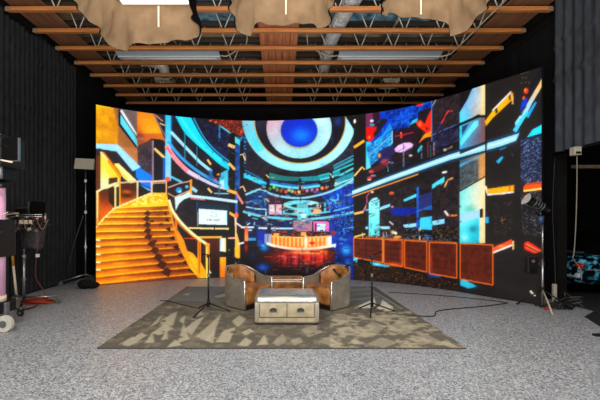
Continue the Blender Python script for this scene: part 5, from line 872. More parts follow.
('p',(240,238,232),1,[1016.2,230.7,1022.6,212.5,1048.4,212.8,1072.9,214.6,1072.6,217.3,1048.2,215.6,1023.8,215.1,1019,231.4]),
('p',(250,190,90),1,[1017.5,232.7,1021.6,223.9,1023.5,224.7,1019.3,233.5]),
('p',(70,30,110),1,[1018.4,178.2,1022.6,178.1,1022.6,169.7,1018.4,169.8]),
('p',(50,160,200),1,[1018.4,167.7,1024.6,167.6,1024.6,155,1018.4,155]),
('p',(234,92,20),1,[1089.2,223.2,1094.4,230.5,1122.9,230.6,1122.9,216.6,1090.1,214.7]),
('p',(255,226,140),1,[1090.3,215.1,1123.1,217.4,1122.7,220.3,1089.9,218.2]),
('p',(180,50,15),1,[1095.3,227.9,1123,228.2,1122.8,230.1,1095.2,229.8]),
('p',(250,92,48),1,[1032.7,103.1,1051.1,113,1068.8,122.5,1071.1,113.2,1052.4,103.7,1032.7,93.7]),
('p',(252,240,230),1,[1033.3,91.6,1052.2,100.9,1070.2,109.7,1069.2,112.6,1051.1,103.8,1032.1,94.6]),
('p',(245,200,150),1,[1070.1,119.1,1070.4,102.2,1072.9,102.4,1072.6,119.3]),
('s',(255,160,110),0.7,[1050,108,9.5,3.1]),
('p',(250,58,34),1,[1090.9,116.1,1097,119.7,1121.1,104.5,1121.1,92.3,1091.8,104.1]),
('p',(255,140,100),1,[1094.7,113.4,1116.8,100.4,1117.9,102.4,1095.8,115.4]),
('p',(255,120,80),1,[1093.2,107.6,1118.8,95.9,1119.6,97.7,1093.9,109.4]),
('p',(90,18,18),1,[1093.1,109.9,1118.7,97.6,1119.7,99.7,1094,112.1]),
('p',(235,225,200),1,[1100.2,24,1109.1,16.5,1110.3,18,1102.3,26.8]),
('p',(44,38,42),1,[725.8,221.9,753.3,231,780.4,239.8,807.2,248.1,833.7,255.9,860.2,263.2,886.4,269.9,912,276.2,936.8,282.1,961.1,287.6,961.1,262.2,961.1,236.9,961.1,211.5,961.1,186.1,961.1,160.8,961.1,135.4,961.1,110.1,935.1,109.8,908.5,109.6,881,109.5,853,109.4,824.6,109.4,792.2,111,759.2,112.9,725.8,114.9,725.8,141.6,725.8,168.4,725.8,195.1]),
('n',(30,26,32),(74,60,62),6,None,51,[725.8,216.6,753.1,225.2,780.1,233.4,806.7,241.3,833.2,248.7,859.5,255.6,885.5,262,911,268,935.8,273.6,960,278.7,960,254.6,960,230.5,960,206.4,960,182.3,960,158.2,960,134.1,960,110,935.8,110.2,911,110.4,885.5,110.8,859.5,111.2,833.2,111.7,806.7,112.3,780.1,113,753.1,113.9,725.8,114.9,725.8,148.8,725.8,182.7]),
('p',(245,200,150),1,[745.9,236.4,744.7,234.6,741.7,233.9,738.7,234.8,737.5,236.7,738.7,238.6,741.7,239.2,744.7,238.3]),
('p',(240,110,60),1,[798.2,231,796.4,227.8,792.1,226.6,787.7,228.2,785.9,231.6,787.7,234.8,792.1,235.9,796.4,234.4]),
('p',(200,120,80),1,[795.4,232.4,794.6,230.6,792.6,230,790.6,230.8,789.7,232.7,790.6,234.5,792.6,235.1,794.6,234.3]),
('g',(150,232,238),(104,216,232),[747,216,747,121],[732.5,208.4,741.7,218.8,752.3,222.4,760.9,215.5,760.9,183.9,760.9,152.4,760.9,120.8,732.5,120.3,732.5,149.7,732.5,179]),
('p',(40,110,120),0.7,[749.6,207.9,756.2,207.8,756.2,199.8,749.6,200]),
('p',(20,60,80),1,[754.3,129.9,753.4,127.5,750.9,126.4,748.5,127.4,747.5,129.8,748.5,132.3,750.9,133.3,753.4,132.3]),
('p',(170,90,130),1,[730.1,208.6,728.7,224.2,735.1,234.1,732.4,235.9,725.6,224.9,726.9,208.4]),
('p',(150,214,250),1,[761.4,195.8,787.9,204.3,787.9,197,761.4,188.4]),
('p',(166,220,250),1,[761.4,146.1,788.2,146.2,788.2,139.4,761.4,139.2]),
('p',(140,200,235),1,[724.2,145.4,731.1,145.4,731.1,139,724.2,138.9]),
('p',(110,170,210),1,[725.1,186.4,733.1,188.7,731.9,192.8,723.9,190.5]),
('p',(20,52,158),1,[788.7,191.3,809.3,194.7,855.3,192.1,855.3,179.7,819.5,172.8,791.3,177]),
('p',(200,205,210),1,[785.1,157.6,795.4,149.1,797.5,151.7,787.2,160.2]),
('p',(225,205,175),1,[799.8,131.8,798.2,128.2,794.4,126.6,790.6,128,789,131.7,790.6,135.4,794.4,136.9,798.2,135.5]),
('p',(235,230,215),1,[806.5,128.9,805.3,125.9,802.4,124.7,799.5,125.8,798.2,128.7,799.5,131.7,802.4,132.9,805.3,131.7]),
('p',(230,150,60),1,[818,119.4,814.7,116.8,806.7,115.5,798.7,116.4,795.4,118.9,798.7,121.5,806.7,122.7,814.7,121.8]),
('p',(200,140,180),1,[797.5,196.2,796.4,194.4,793.9,193.7,791.3,194.6,790.3,196.4,791.3,198.2,793.9,198.9,796.4,198.1]),
('p',(104,204,238),1,[822.8,213.8,855.3,226.8,855.3,219.3,822.8,207.5]),
('p',(154,216,250),1,[822.8,150.4,855.3,154.5,855.3,145.1,822.8,143.3]),
('g',(40,120,200),(24,84,190),[858,237,858,133],[855.8,241.6,861.9,243.6,861.9,215.9,861.9,188.2,861.9,160.5,861.9,132.8,855.8,132.7,855.8,159.9,855.8,187.2,855.8,214.4]),
('p',(58,66,128),1,[862.9,221.4,894.3,229.2,894.3,190.9,862.9,184.5]),
('p',(74,184,238),1,[863.7,167.3,894.3,170.6,894.3,133.4,863.7,132.9]),
('p',(60,120,180),1,[855.8,180.8,894.8,194.4,893.7,197.1,854.7,183.6]),
('p',(40,110,180),1,[862.9,187,894.3,194.5,894.3,186.1,875.5,186.6]),
('p',(142,208,246),1,[895.5,159.3,924.7,164.3,924.7,153.8,895.5,149]),
('p',(92,212,242),1,[894.8,235.9,895.5,245.9,924.7,262.1,924.7,252.1]),
('p',(246,170,90),1,[926.5,235.6,933.3,250.8,945.6,255.4,943.9,258.9,930.4,253.5,923,237.4]),
('p',(240,235,230),1,[931.7,273,930.2,271,925.7,269.8,920.9,270.1,918.6,271.7,920.2,273.7,924.6,274.9,929.4,274.6]),
('p',(110,205,240),0.8,[915.1,246.6,924.7,259.8,924.7,250.5,917.5,241.8]),
('p',(245,225,215),1,[923.5,181.6,932.3,169.8,936.1,172.5,927.3,184.3]),
('p',(245,140,80),1,[934.3,169.3,954.3,170.4,954,174,934.1,173]),
('n',(110,120,140),(20,18,24),2.4,0.72,53,[822.1,142.3,859.1,140.2,895.5,138.3,895.5,111.9,859.1,111.8,822.1,111.9]),
('p',(200,160,80),1,[867.4,139.1,866.5,136.3,864.2,135.1,861.8,136.2,860.9,139,861.8,141.8,864.2,143,866.5,141.8]),
('p',(205,175,110),1,[862.4,123,865.9,123.1,865.9,113.3,862.4,113.2]),
('p',(60,130,210),0.6,[875.5,125.8,893,126.2,893,114.2,875.5,113.6]),
('p',(26,22,28),1,[862.9,132.9,895.5,133.5,895.5,128.7,862.9,127.9]),
('p',(190,165,120),1,[938.4,136.6,942.4,136.7,942.4,113.8,938.4,113.6]),
('p',(170,150,110),1,[949.4,139.1,952.5,139.1,952.5,114.2,949.4,114.1]),
('p',(110,100,80),1,[930.7,147.7,937.8,124.8,940,125.5,933,148.4]),
('n',(110,90,70),(24,20,24),3,0.68,54,[898,143.1,928.3,142.2,957.6,141.5,957.6,112.2,928.3,112.1,898,112]),
('p',(200,190,160),1,[769.7,131.3,771.2,118.3,773,118.5,771.5,131.6]),
('p',(200,190,160),1,[732.9,130.9,734.5,117.6,736.3,117.8,734.7,131.1]),
('p',(200,190,160),1,[777.5,131.4,779,118.4,780.8,118.7,779.3,131.7]),
('p',(200,190,160),1,[714.2,129.3,715.8,115.9,717.7,116.2,716.1,129.6]),
('p',(200,190,160),1,[751.3,128.4,752.9,115.3,754.7,115.5,753.2,128.7]),
('d',110,120,[(90,70,60),(60,50,62),(26,22,28),(40,60,110),(110,80,56)],6,24,3,0.3,0.2,0.6,[725.8,216.6,753.1,225.2,780.1,233.4,806.7,241.3,833.2,248.7,859.5,255.6,885.5,262,911,268,935.8,273.6,960,278.7,960,256.2,960,233.7,960,211.2,960,188.7,960,166.2,960,143.8,960,121.3,935.8,120.9,911,120.7,885.5,120.4,859.5,120.2,833.2,120,806.7,120,780.1,120,753.1,120.1,725.8,120.2,725.8,152.3,725.8,184.4]),
('d',111,60,[(200,170,130),(90,130,170),(24,20,26),(150,100,60)],3,9,2.4,0,0,0.75,[770.6,128.8,798.3,128.1,825.7,127.5,853.1,127,880.2,126.6,906.7,126.2,932.5,125.9,957.6,125.7,957.6,114.4,932.5,114.4,906.7,114.4,880.2,114.5,853.1,114.6,825.7,114.9,798.3,115.3,770.6,115.7]),
('d',112,80,[(80,60,110),(40,70,150),(150,60,60),(30,26,34),(120,120,150)],5,22,2.6,0.45,0.3,0.6,[725.8,302.2,748.7,316.5,771.4,330.3,793.9,343.6,826.3,344.7,858.7,345,890.5,344.8,913.5,350.3,935.8,355.5,957.6,360.2,957.6,328.7,933.7,324.1,909.1,319.1,883.9,313.7,858.1,307.8,832,301.4,805.9,294.3,779.5,286.7,752.8,278.6,725.8,270.1]),
('d',113,40,[(80,66,66),(34,28,34),(100,50,60),(60,66,110)],6,20,3,0.8,0.8,0.6,[895.5,454,927.1,452.4,957.6,450.4,957.6,424.9,957.6,399.3,957.6,373.8,927.1,366.5,895.5,358.3,895.5,382.2,895.5,406.2,895.5,430.1]),
('d',114,50,[(20,80,200),(60,150,235),(8,36,110)],6,24,3.5,0.9,0.9,0.6,[765.3,456.9,793.9,455.2,822.1,452.8,850.2,449.7,878,446,905.3,441.9,885.5,432.5,865.4,422.5,855.3,400,819.5,393.9,783.5,386.3,747,359,753.1,391.9,759.2,424.5]),
('p',(30,22,20),1,[669.3,64.7,702.7,60.4,735.6,56.4,768,52.8,796.8,48.5,825.4,44.7,853.8,41.4,882,38.5,909.5,35.9,936.2,33.6,962.3,31.6,985.5,30.2,1007.8,29,1028.7,27.7,1048.3,26.4,1048.3,-12.4,1028,-14.1,1006.3,-16.1,983.2,-18.4,959.2,-20.6,935,-22.6,910.2,-24.4,884.7,-26.1,858.7,-27.6,832.3,-28.8,805.9,-29.6,779.2,-30,752.3,-30,724.9,-29.7,697.3,-29.1,669.3,-28.3,669.3,2.7,669.3,33.7]),
('p',(38,34,33),1,[950.6,36.9,974,45.9,996.8,54.6,1018.4,62.8,1038.6,70.6,1057.7,78,1076,85.1,1093.5,91.9,1110.5,98.5,1128.3,105,1128.3,85.8,1128.3,66.7,1128.3,47.5,1128.3,28.4,1128.3,9.2,1128.3,-9.9,1109.9,-11.2,1092.2,-11.9,1074,-12.5,1054.9,-13.1,1034.9,-13.9,1013.7,-14.7,990.9,-15.8,967,-17,958.8,9.7]),
('p',(36,30,29),0.5,[967,29.9,967,6.5,967,-17,941.2,-16.9,915.1,-16.5,941.2,7.1]),
('p',(42,38,37),0.0,[1032.7,119.7,1060.5,120.8,1086.6,121.8,1086.6,100.3,1086.6,78.8,1103.8,80.4,1121.1,82,1121.1,59.5,1121.1,37.1,1121.1,14.6,1121.1,-7.8,1104.1,-7.6,1087.3,-7,1069.9,-6.3,1051.7,-5.6,1032.7,-4.9,1032.7,15.8,1032.7,36.6,1032.7,57.4,1032.7,78.2,1032.7,98.9]),
('n',(130,86,48),(30,23,21),2.2,0.73,56,[691,49.1,729.8,46.8,768,44.9,797.7,39.7,827.2,34.9,856.5,30.8,885.5,27.1,910.2,24.4,934.2,21.9,957.6,19.7,957.6,-2.9,932.3,-4.1,906.3,-5.1,879.5,-6.1,852.2,-6.7,824.6,-7.1,797,-6.9,769,-6.4,740.7,-5.5,712,-4.4,682.9,-2.9]),
('p',(14,50,140),1,[669.3,59.3,692.3,60,691.7,27.5,691,-5.1,669.3,-6.4,669.3,26.4]),
('s',(40,130,210),0.7,[677,43,8.1,16.4]),
('p',(80,200,225),1,[692.3,64.1,704.5,63.2,701.8,49.6,692.3,49.2]),
('p',(60,180,220),1,[736.4,52.5,757.5,49.6,788.7,44.9,783.5,40.6,741.7,43.4]),
('s',(160,235,245),0.9,[755,47,7.9,2.6]),
('s',(30,110,220),0.9,[893,34,9.9,7.2]),
('s',(50,140,230),0.7,[908,30,9.8,3.5]),
('p',(66,186,214),0.9,[962.3,28.2,976.3,29,999,19.1,980.9,12,962.3,15.9]),
('s',(60,170,200),0.6,[985,19,15.9,5.5]),
('p',(235,90,110),1,[727.2,59.3,725.6,57.7,721.8,56.9,718.1,57.4,716.5,58.8,718.1,60.4,721.8,61.2,725.6,60.7]),
('p',(110,44,26),1,[692.3,114.3,731.1,113.6,769.3,113.1,769.3,82.3,769.3,51.5,731.1,56.9,692.3,62.8]),
('g',(84,34,26),(122,50,26),[692,114,692,63],[692.3,114.3,731.1,113.6,769.3,113.1,769.3,82.3,769.3,51.5,731.1,56.9,692.3,62.8]),
('n',(88,36,24),(120,52,30),9,None,353,[692.3,114.3,731.1,113.6,769.3,113.1,769.3,82.3,769.3,51.5,731.1,56.9,692.3,62.8]),
('p',(66,26,18),0.35,[692.3,107.6,731.1,106.4,769.2,105.3,769.3,107.2,731.2,108.2,692.4,109.5]),
('p',(134,60,34),0.35,[692.3,101.9,731.1,100.1,769.2,98.5,769.3,100.3,731.2,101.9,692.4,103.8]),
('p',(66,26,18),0.35,[692.3,96.2,731.1,93.8,769.2,91.6,769.3,93.5,731.2,95.6,692.4,98.1]),
('p',(134,60,34),0.35,[692.2,90.4,731,87.5,769.2,84.8,769.3,86.6,731.2,89.3,692.4,92.3]),
('p',(66,26,18),0.35,[692.2,84.7,731,81.2,769.1,78,769.4,79.8,731.3,83,692.5,86.6]),
('p',(134,60,34),0.35,[692.2,79,731,74.9,769.1,71.1,769.4,73,731.3,76.7,692.5,80.9]),
('p',(66,26,18),0.35,[692.2,73.3,731,68.6,769.1,64.3,769.4,66.1,731.3,70.4,692.5,75.2]),
('p',(134,60,34),0.35,[692.2,67.5,731,62.3,769.1,57.4,769.4,59.3,731.3,64.1,692.5,69.4]),
('p',(76,30,20),0.3,[706.9,113.2,706.9,60.3,709,60.4,709,113.2]),
('p',(76,30,20),0.3,[722.4,113.5,722.4,85.7,722.4,58,724.5,58.1,724.5,85.8,724.5,113.5]),
('p',(76,30,20),0.3,[737.8,113.7,737.8,84.7,737.8,55.7,739.9,55.8,739.9,84.8,739.9,113.8]),
('p',(76,30,20),0.3,[753,114,753,83.8,753,53.5,755.1,53.7,755.1,83.9,755.1,114.1]),
('g',(84,34,26),(84,34,26),[692,114,692,63],[692.3,114.3,731.1,113.6,769.3,113.1,769.3,108.9,731.1,109.3,692.3,110]),
('p',(214,112,42),1,[692.3,112.8,731.1,112.2,769.2,111.6,769.3,114.5,731.2,115.1,692.4,115.8]),
('p',(214,112,42),1,[767.8,113,767.8,82.2,767.8,51.4,770.7,51.6,770.7,82.4,770.7,113.1]),
('p',(214,112,42),1,[769.5,52.9,731.4,58.3,692.6,64.2,692.1,61.3,730.9,55.4,769,50.1]),
('p',(214,112,42),1,[693.8,62.8,693.8,114.3,690.9,114.3,690.9,62.7]),
('p',(110,44,26),1,[771.9,112.6,819.5,111.8,819.5,78.1,819.5,44.5,771.9,50.4,771.9,81.5]),
('g',(84,34,26),(122,50,26),[772,113,772,50],[771.9,112.6,819.5,111.8,819.5,78.1,819.5,44.5,771.9,50.4,771.9,81.5]),
('n',(88,36,24),(120,52,30),9,None,383,[771.9,112.6,819.5,111.8,819.5,78.1,819.5,44.5,771.9,50.4,771.9,81.5]),
('p',(66,26,18),0.35,[771.8,104.8,819.5,103.4,819.6,105.2,771.9,106.6]),
('p',(134,60,34),0.35,[771.8,97.9,819.5,95.9,819.6,97.7,771.9,99.7]),
('p',(66,26,18),0.35,[771.8,90.9,819.4,88.5,819.6,90.2,771.9,92.8]),
('p',(134,60,34),0.35,[771.8,84,819.4,81,819.6,82.8,772,85.9]),
('p',(66,26,18),0.35,[771.7,77.1,819.4,73.5,819.6,75.3,772,78.9]),
('p',(134,60,34),0.35,[771.7,70.2,819.4,66,819.7,67.8,772,72]),
('p',(66,26,18),0.35,[771.7,63.3,819.4,58.5,819.7,60.3,772,65.1]),
('p',(134,60,34),0.35,[771.7,56.4,819.4,51.1,819.7,52.8,772,58.2]),
('p',(76,30,20),0.3,[780.4,111.5,780.4,80.3,780.4,49,782.5,49.2,782.5,80.4,782.5,111.6]),
('p',(76,30,20),0.3,[790,111.8,790,79.8,790,47.8,792.1,47.9,792.1,79.9,792.1,111.8]),
('p',(76,30,20),0.3,[799.5,112,799.5,79.3,799.5,46.6,801.6,46.8,801.6,79.4,801.6,112.1]),
('p',(76,30,20),0.3,[809,112.3,809,78.9,809,45.5,811.1,45.6,811.1,79,811.1,112.3]),
('g',(84,34,26),(84,34,26),[772,113,772,50],[771.9,112.6,819.5,111.8,819.5,107.7,771.9,108.4]),
('p',(214,112,42),1,[771.8,111.2,819.5,110.4,819.6,113.2,771.9,114.1]),
('p',(214,112,42),1,[818.1,111.8,818.1,78.1,818.1,44.4,820.9,44.6,820.9,78.2,820.9,111.8]),
('p',(214,112,42),1,[819.8,45.9,772.1,51.8,771.6,48.9,819.3,43.1]),
('p',(214,112,42),1,[773.3,50.4,773.3,81.5,773.3,112.7,770.4,112.6,770.4,81.4,770.4,50.3]),
('p',(110,44,26),1,[824.6,111.2,853.4,110.4,881.8,109.7,881.8,85.4,881.8,61.1,881.8,36.9,853.4,40,824.6,43.6,824.6,77.4]),
('g',(84,34,26),(122,50,26),[825,111,825,44],[824.6,111.2,853.4,110.4,881.8,109.7,881.8,85.4,881.8,61.1,881.8,36.9,853.4,40,824.6,43.6,824.6,77.4]),
('n',(88,36,24),(120,52,30),9,None,404,[824.6,111.2,853.4,110.4,881.8,109.7,881.8,85.4,881.8,61.1,881.8,36.9,853.4,40,824.6,43.6,824.6,77.4]),
('p',(66,26,18),0.35,[824.6,102.8,853.3,101.7,881.7,100.8,881.9,102.5,853.4,103.4,824.7,104.6]),
('p',(134,60,34),0.35,[824.6,95.3,853.3,93.9,881.7,92.7,881.9,94.4,853.4,95.6,824.7,97.1]),
('p',(66,26,18),0.35,[824.5,87.8,853.3,86.1,881.7,84.6,881.9,86.3,853.5,87.8,824.7,89.5]),
('p',(134,60,34),0.35,[824.5,80.3,853.2,78.2,881.7,76.5,881.9,78.2,853.5,80,824.8,82]),
('p',(66,26,18),0.35,[824.5,72.7,853.2,70.4,881.7,68.4,881.9,70.1,853.5,72.1,824.8,74.5]),
('p',(134,60,34),0.35,[824.5,65.2,853.2,62.6,881.7,60.3,881.9,62,853.5,64.3,824.8,67]),
('p',(66,26,18),0.35,[824.5,57.7,853.2,54.8,881.6,52.2,882,53.9,853.5,56.5,824.8,59.5]),
('p',(134,60,34),0.35,[824.5,50.2,853.2,47,881.6,44.1,882,45.8,853.5,48.7,824.8,52]),
('p',(76,30,20),0.3,[835.1,110.3,835.1,76.1,835.1,42,837.2,42.2,837.2,76.3,837.2,110.3]),
('p',(76,30,20),0.3,[846.6,110.6,846.6,75.6,846.6,40.6,848.7,40.8,848.7,75.7,848.7,110.7]),
('p',(76,30,20),0.3,[858.1,111,858.1,75.1,858.1,39.2,860.1,39.4,860.1,75.3,860.1,111.1]),
('p',(76,30,20),0.3,[869.5,111.5,869.5,87,869.5,62.5,869.5,38,871.5,38.2,871.5,62.6,871.5,87.1,871.5,111.5]),
('g',(84,34,26),(84,34,26),[825,111,825,44],[824.6,111.2,853.4,110.4,881.8,109.7,881.8,105.9,853.4,106.4,824.6,107.1]),
('p',(214,112,42),1,[824.6,109.8,853.3,109,881.7,108.4,881.9,111.1,853.4,111.7,824.7,112.6]),
('p',(214,112,42),1,[880.4,109.7,880.4,85.4,880.4,61,880.4,36.7,883.2,37,883.2,61.3,883.2,85.5,883.2,109.8]),
('p',(214,112,42),1,[882.1,38.2,853.7,41.4,824.9,45,824.3,42.2,853.1,38.6,881.5,35.5]),
('p',(214,112,42),1,[826.1,43.7,826.1,77.5,826.1,111.2,823.2,111.1,823.2,77.3,823.2,43.5]),
('p',(110,44,26),1,[888,108.8,921.7,108.9,954.1,109.1,954.1,83,954.1,57,954.1,31,921.7,32.6,888,34.6,888,59.3,888,84]),
('g',(84,34,26),(122,50,26),[888,109,888,35],[888,108.8,921.7,108.9,954.1,109.1,954.1,83,954.1,57,954.1,31,921.7,32.6,888,34.6,888,59.3,888,84]),
('n',(88,36,24),(120,52,30),9,None,429,[888,108.8,921.7,108.9,954.1,109.1,954.1,83,954.1,57,954.1,31,921.7,32.6,888,34.6,888,59.3,888,84]),
('p',(66,26,18),0.35,[888,99.7,921.7,99.6,954.1,99.6,954.2,101.2,921.8,101.2,888.1,101.4]),
('p',(134,60,34),0.35,[888,91.4,921.7,91.1,954.1,90.9,954.2,92.5,921.8,92.7,888.1,93.1]),
('p',(66,26,18),0.35,[888,83.2,921.7,82.6,954.1,82.2,954.2,83.8,921.8,84.3,888.1,84.9]),
('p',(134,60,34),0.35,[888,75,921.6,74.2,954,73.6,954.2,75.1,921.8,75.8,888.1,76.7]),
('p',(66,26,18),0.35,[887.9,66.7,921.6,65.7,954,64.9,954.2,66.5,921.8,67.3,888.1,68.4]),
('p',(134,60,34),0.35,[887.9,58.5,921.6,57.2,954,56.2,954.2,57.8,921.8,58.9,888.2,60.2]),
('p',(66,26,18),0.35,[887.9,50.2,921.6,48.7,954,47.5,954.2,49.1,921.8,50.4,888.2,51.9]),
('p',(134,60,34),0.35,[887.9,42,921.6,40.3,954,38.8,954.3,40.4,921.9,41.9,888.2,43.7]),
('p',(76,30,20),0.3,[900.7,108.1,900.7,83.3,900.7,58.5,900.7,33.7,902.6,33.9,902.6,58.6,902.6,83.4,902.6,108.2]),
('p',(76,30,20),0.3,[914.1,108.7,914.1,83.4,914.1,58.1,914.1,32.9,916.1,33.1,916.1,58.3,916.1,83.5,916.1,108.7]),
('p',(76,30,20),0.3,[927.3,109.2,927.3,83.5,927.3,57.8,927.3,32.2,929.2,32.4,929.2,58,929.2,83.7,929.2,109.3]),
('p',(76,30,20),0.3,[940.3,109.8,940.3,83.7,940.3,57.6,940.3,31.5,942.2,31.7,942.2,57.7,942.2,83.8,942.2,109.9]),
('g',(84,34,26),(84,34,26),[888,109,888,35],[888,108.8,921.7,108.9,954.1,109.1,954.1,105.4,921.7,105.1,888,104.9]),
('p',(214,112,42),1,[888,107.4,921.7,107.6,954.1,107.8,954.2,110.3,921.8,110.2,888.1,110.1]),
('p',(214,112,42),1,[952.8,109,952.8,82.9,952.8,56.9,952.8,30.8,955.4,31.1,955.4,57.1,955.4,83.1,955.4,109.1]),
('p',(214,112,42),1,[954.4,32.2,921.9,33.9,888.3,35.9,887.8,33.3,921.5,31.3,953.9,29.7]),
('p',(214,112,42),1,[889.4,34.8,889.4,59.4,889.4,84.1,889.4,108.8,886.7,108.7,886.7,84,886.7,59.2,886.7,34.5]),
('p',(110,44,26),1,[962.3,108.8,987.2,109.1,1011.1,109.5,1033.3,109.8,1033.3,82.2,1033.3,54.7,1033.3,27.1,1011.1,28.2,987.2,29.1,962.3,30.2,962.3,56.4,962.3,82.6]),
('g',(84,34,26),(122,50,26),[962,109,962,30],[962.3,108.8,987.2,109.1,1011.1,109.5,1033.3,109.8,1033.3,82.2,1033.3,54.7,1033.3,27.1,1011.1,28.2,987.2,29.1,962.3,30.2,962.3,56.4,962.3,82.6]),
('n',(88,36,24),(120,52,30),9,None,460,[962.3,108.8,987.2,109.1,1011.1,109.5,1033.3,109.8,1033.3,82.2,1033.3,54.7,1033.3,27.1,1011.1,28.2,987.2,29.1,962.3,30.2,962.3,56.4,962.3,82.6]),
('p',(66,26,18),0.35,[962.3,99.3,987.2,99.5,1011,99.7,1033.3,99.8,1033.3,101.3,1011.1,101.2,987.3,101,962.4,100.8]),
('p',(134,60,34),0.35,[962.3,90.5,987.2,90.6,1011,90.7,1033.2,90.7,1033.3,92.1,1011.1,92.1,987.3,92.1,962.4,92.1]),
('p',(66,26,18),0.35,[962.2,81.8,987.2,81.7,1011,81.6,1033.2,81.5,1033.4,82.9,1011.1,83.1,987.3,83.2,962.4,83.4]),
('p',(134,60,34),0.35,[962.2,73.1,987.1,72.8,1011,72.6,1033.2,72.3,1033.4,73.8,1011.1,74.1,987.3,74.3,962.4,74.6]),
('p',(66,26,18),0.35,[962.2,64.3,987.1,63.9,1011,63.6,1033.2,63.1,1033.4,64.6,1011.2,65.1,987.3,65.4,962.4,65.9]),
('p',(134,60,34),0.35,[962.2,55.6,987.1,55,1011,54.5,1033.2,54,1033.4,55.4,1011.2,56,987.3,56.6,962.4,57.2]),
('p',(66,26,18),0.35,[962.2,46.9,987.1,46.1,1011,45.5,1033.2,44.8,1033.4,46.2,1011.2,47,987.3,47.7,962.4,48.5]),
('p',(134,60,34),0.35,[962.2,38.2,987.1,37.3,1010.9,36.5,1033.2,35.6,1033.4,37.1,1011.2,38,987.4,38.8,962.5,39.7]),
('p',(76,30,20),0.3,[976.4,108.3,976.4,82,976.4,55.7,976.4,29.4,978.3,29.7,978.3,55.9,978.3,82.2,978.3,108.4]),
('p',(76,30,20),0.3,[991.2,109.1,991.2,82.3,991.2,55.6,991.2,28.8,993,29.1,993,55.8,993,82.5,993,109.2]),
('p',(76,30,20),0.3,[1005.5,109.8,1005.5,82.6,1005.5,55.4,1005.5,28.2,1007.3,28.5,1007.3,55.6,1007.3,82.8,1007.3,109.9]),
('p',(76,30,20),0.3,[1019.3,110.5,1019.3,82.9,1019.3,55.3,1019.3,27.7,1021,27.9,1021,55.5,1021,83,1021,110.6]),
('g',(84,34,26),(84,34,26),[962,109,962,30],[962.3,108.8,987.2,109.1,1011.1,109.5,1033.3,109.8,1033.3,106.4,1011.1,106.1,987.2,105.6,962.3,105.2]),
('p',(214,112,42),1,[962.3,107.5,987.2,107.9,1011,108.3,1033.3,108.6,1033.3,110.9,1011.1,110.6,987.3,110.3,962.4,110]),
('p',(214,112,42),1,[1032.2,109.7,1032.2,82.1,1032.2,54.6,1032.2,27,1034.4,27.3,1034.4,54.8,1034.4,82.3,1034.4,109.8]),
('p',(214,112,42),1,[1033.5,28.3,1011.3,29.4,987.4,30.3,962.6,31.5,962.1,29,987,27.9,1010.9,27,1033.1,26]),
('p',(214,112,42),1,[963.6,30.4,963.6,56.5,963.6,82.7,963.6,108.8,961,108.7,961,82.5,961,56.3,961,30]),
('s',(240,120,40),0.8,[796,48,23.2,5.2]),
('s',(230,120,50),0.8,[799,111,20.6,2.6]),
('s',(210,100,40),0.5,[891,61,5,28.8]),
('s',(210,100,40),0.4,[817,74,5.1,25.5]),
('s',(120,62,40),0.5,[981,69,2.3,30.8]),
('s',(120,62,40),0.5,[995,70,2.2,30.3]),
('s',(120,62,40),0.5,[1012,72,2.1,29.8]),
('p',(70,28,18),0.8,[725.8,112.2,728,112.2,728,85.5,728,58.7,725.8,58.7,725.8,85.4]),
('p',(225,150,90),0.5,[767.4,120.9,771.1,121,771.1,86.9,771.1,52.9,767.4,52.7,767.4,86.8]),
('p',(230,150,110),0.5,[723.1,117.2,755.6,115.4,787.7,113.8,819.4,112.3,847,111.5,874.4,110.8,901.3,110.2,927.5,109.7,952.9,109.2,953,111.9,927.7,112.4,901.5,113,874.6,113.7,847.2,114.5,819.6,115.4,788,116.9,755.9,118.6,723.3,120.4]),
('p',(44,40,39),1,[1036.7,74.4,1062.4,76.7,1086.6,78.8,1103.8,80.4,1121.1,82,1121.1,59.5,1121.1,37.1,1121.1,14.6,1121.1,-7.8,1100.8,-7.3,1080.4,-6.3,1059.1,-5.3,1036.7,-4.2,1036.7,22,1036.7,48.2]),
('n',(38,34,33),(50,45,43),30,None,60,[1036.7,82.6,1059.1,84.4,1080.4,86.1,1100.8,87.8,1121.1,89.5,1121.1,70,1121.1,50.6,1121.1,31.1,1121.1,11.6,1121.1,-7.8,1100.8,-7.3,1080.4,-6.3,1059.1,-5.3,1036.7,-4.2,1036.7,17.5,1036.7,39.2,1036.7,60.9]),
('p',(235,225,200),1,[1100.2,24,1109.1,16.5,1110.3,18,1102.3,26.8])]

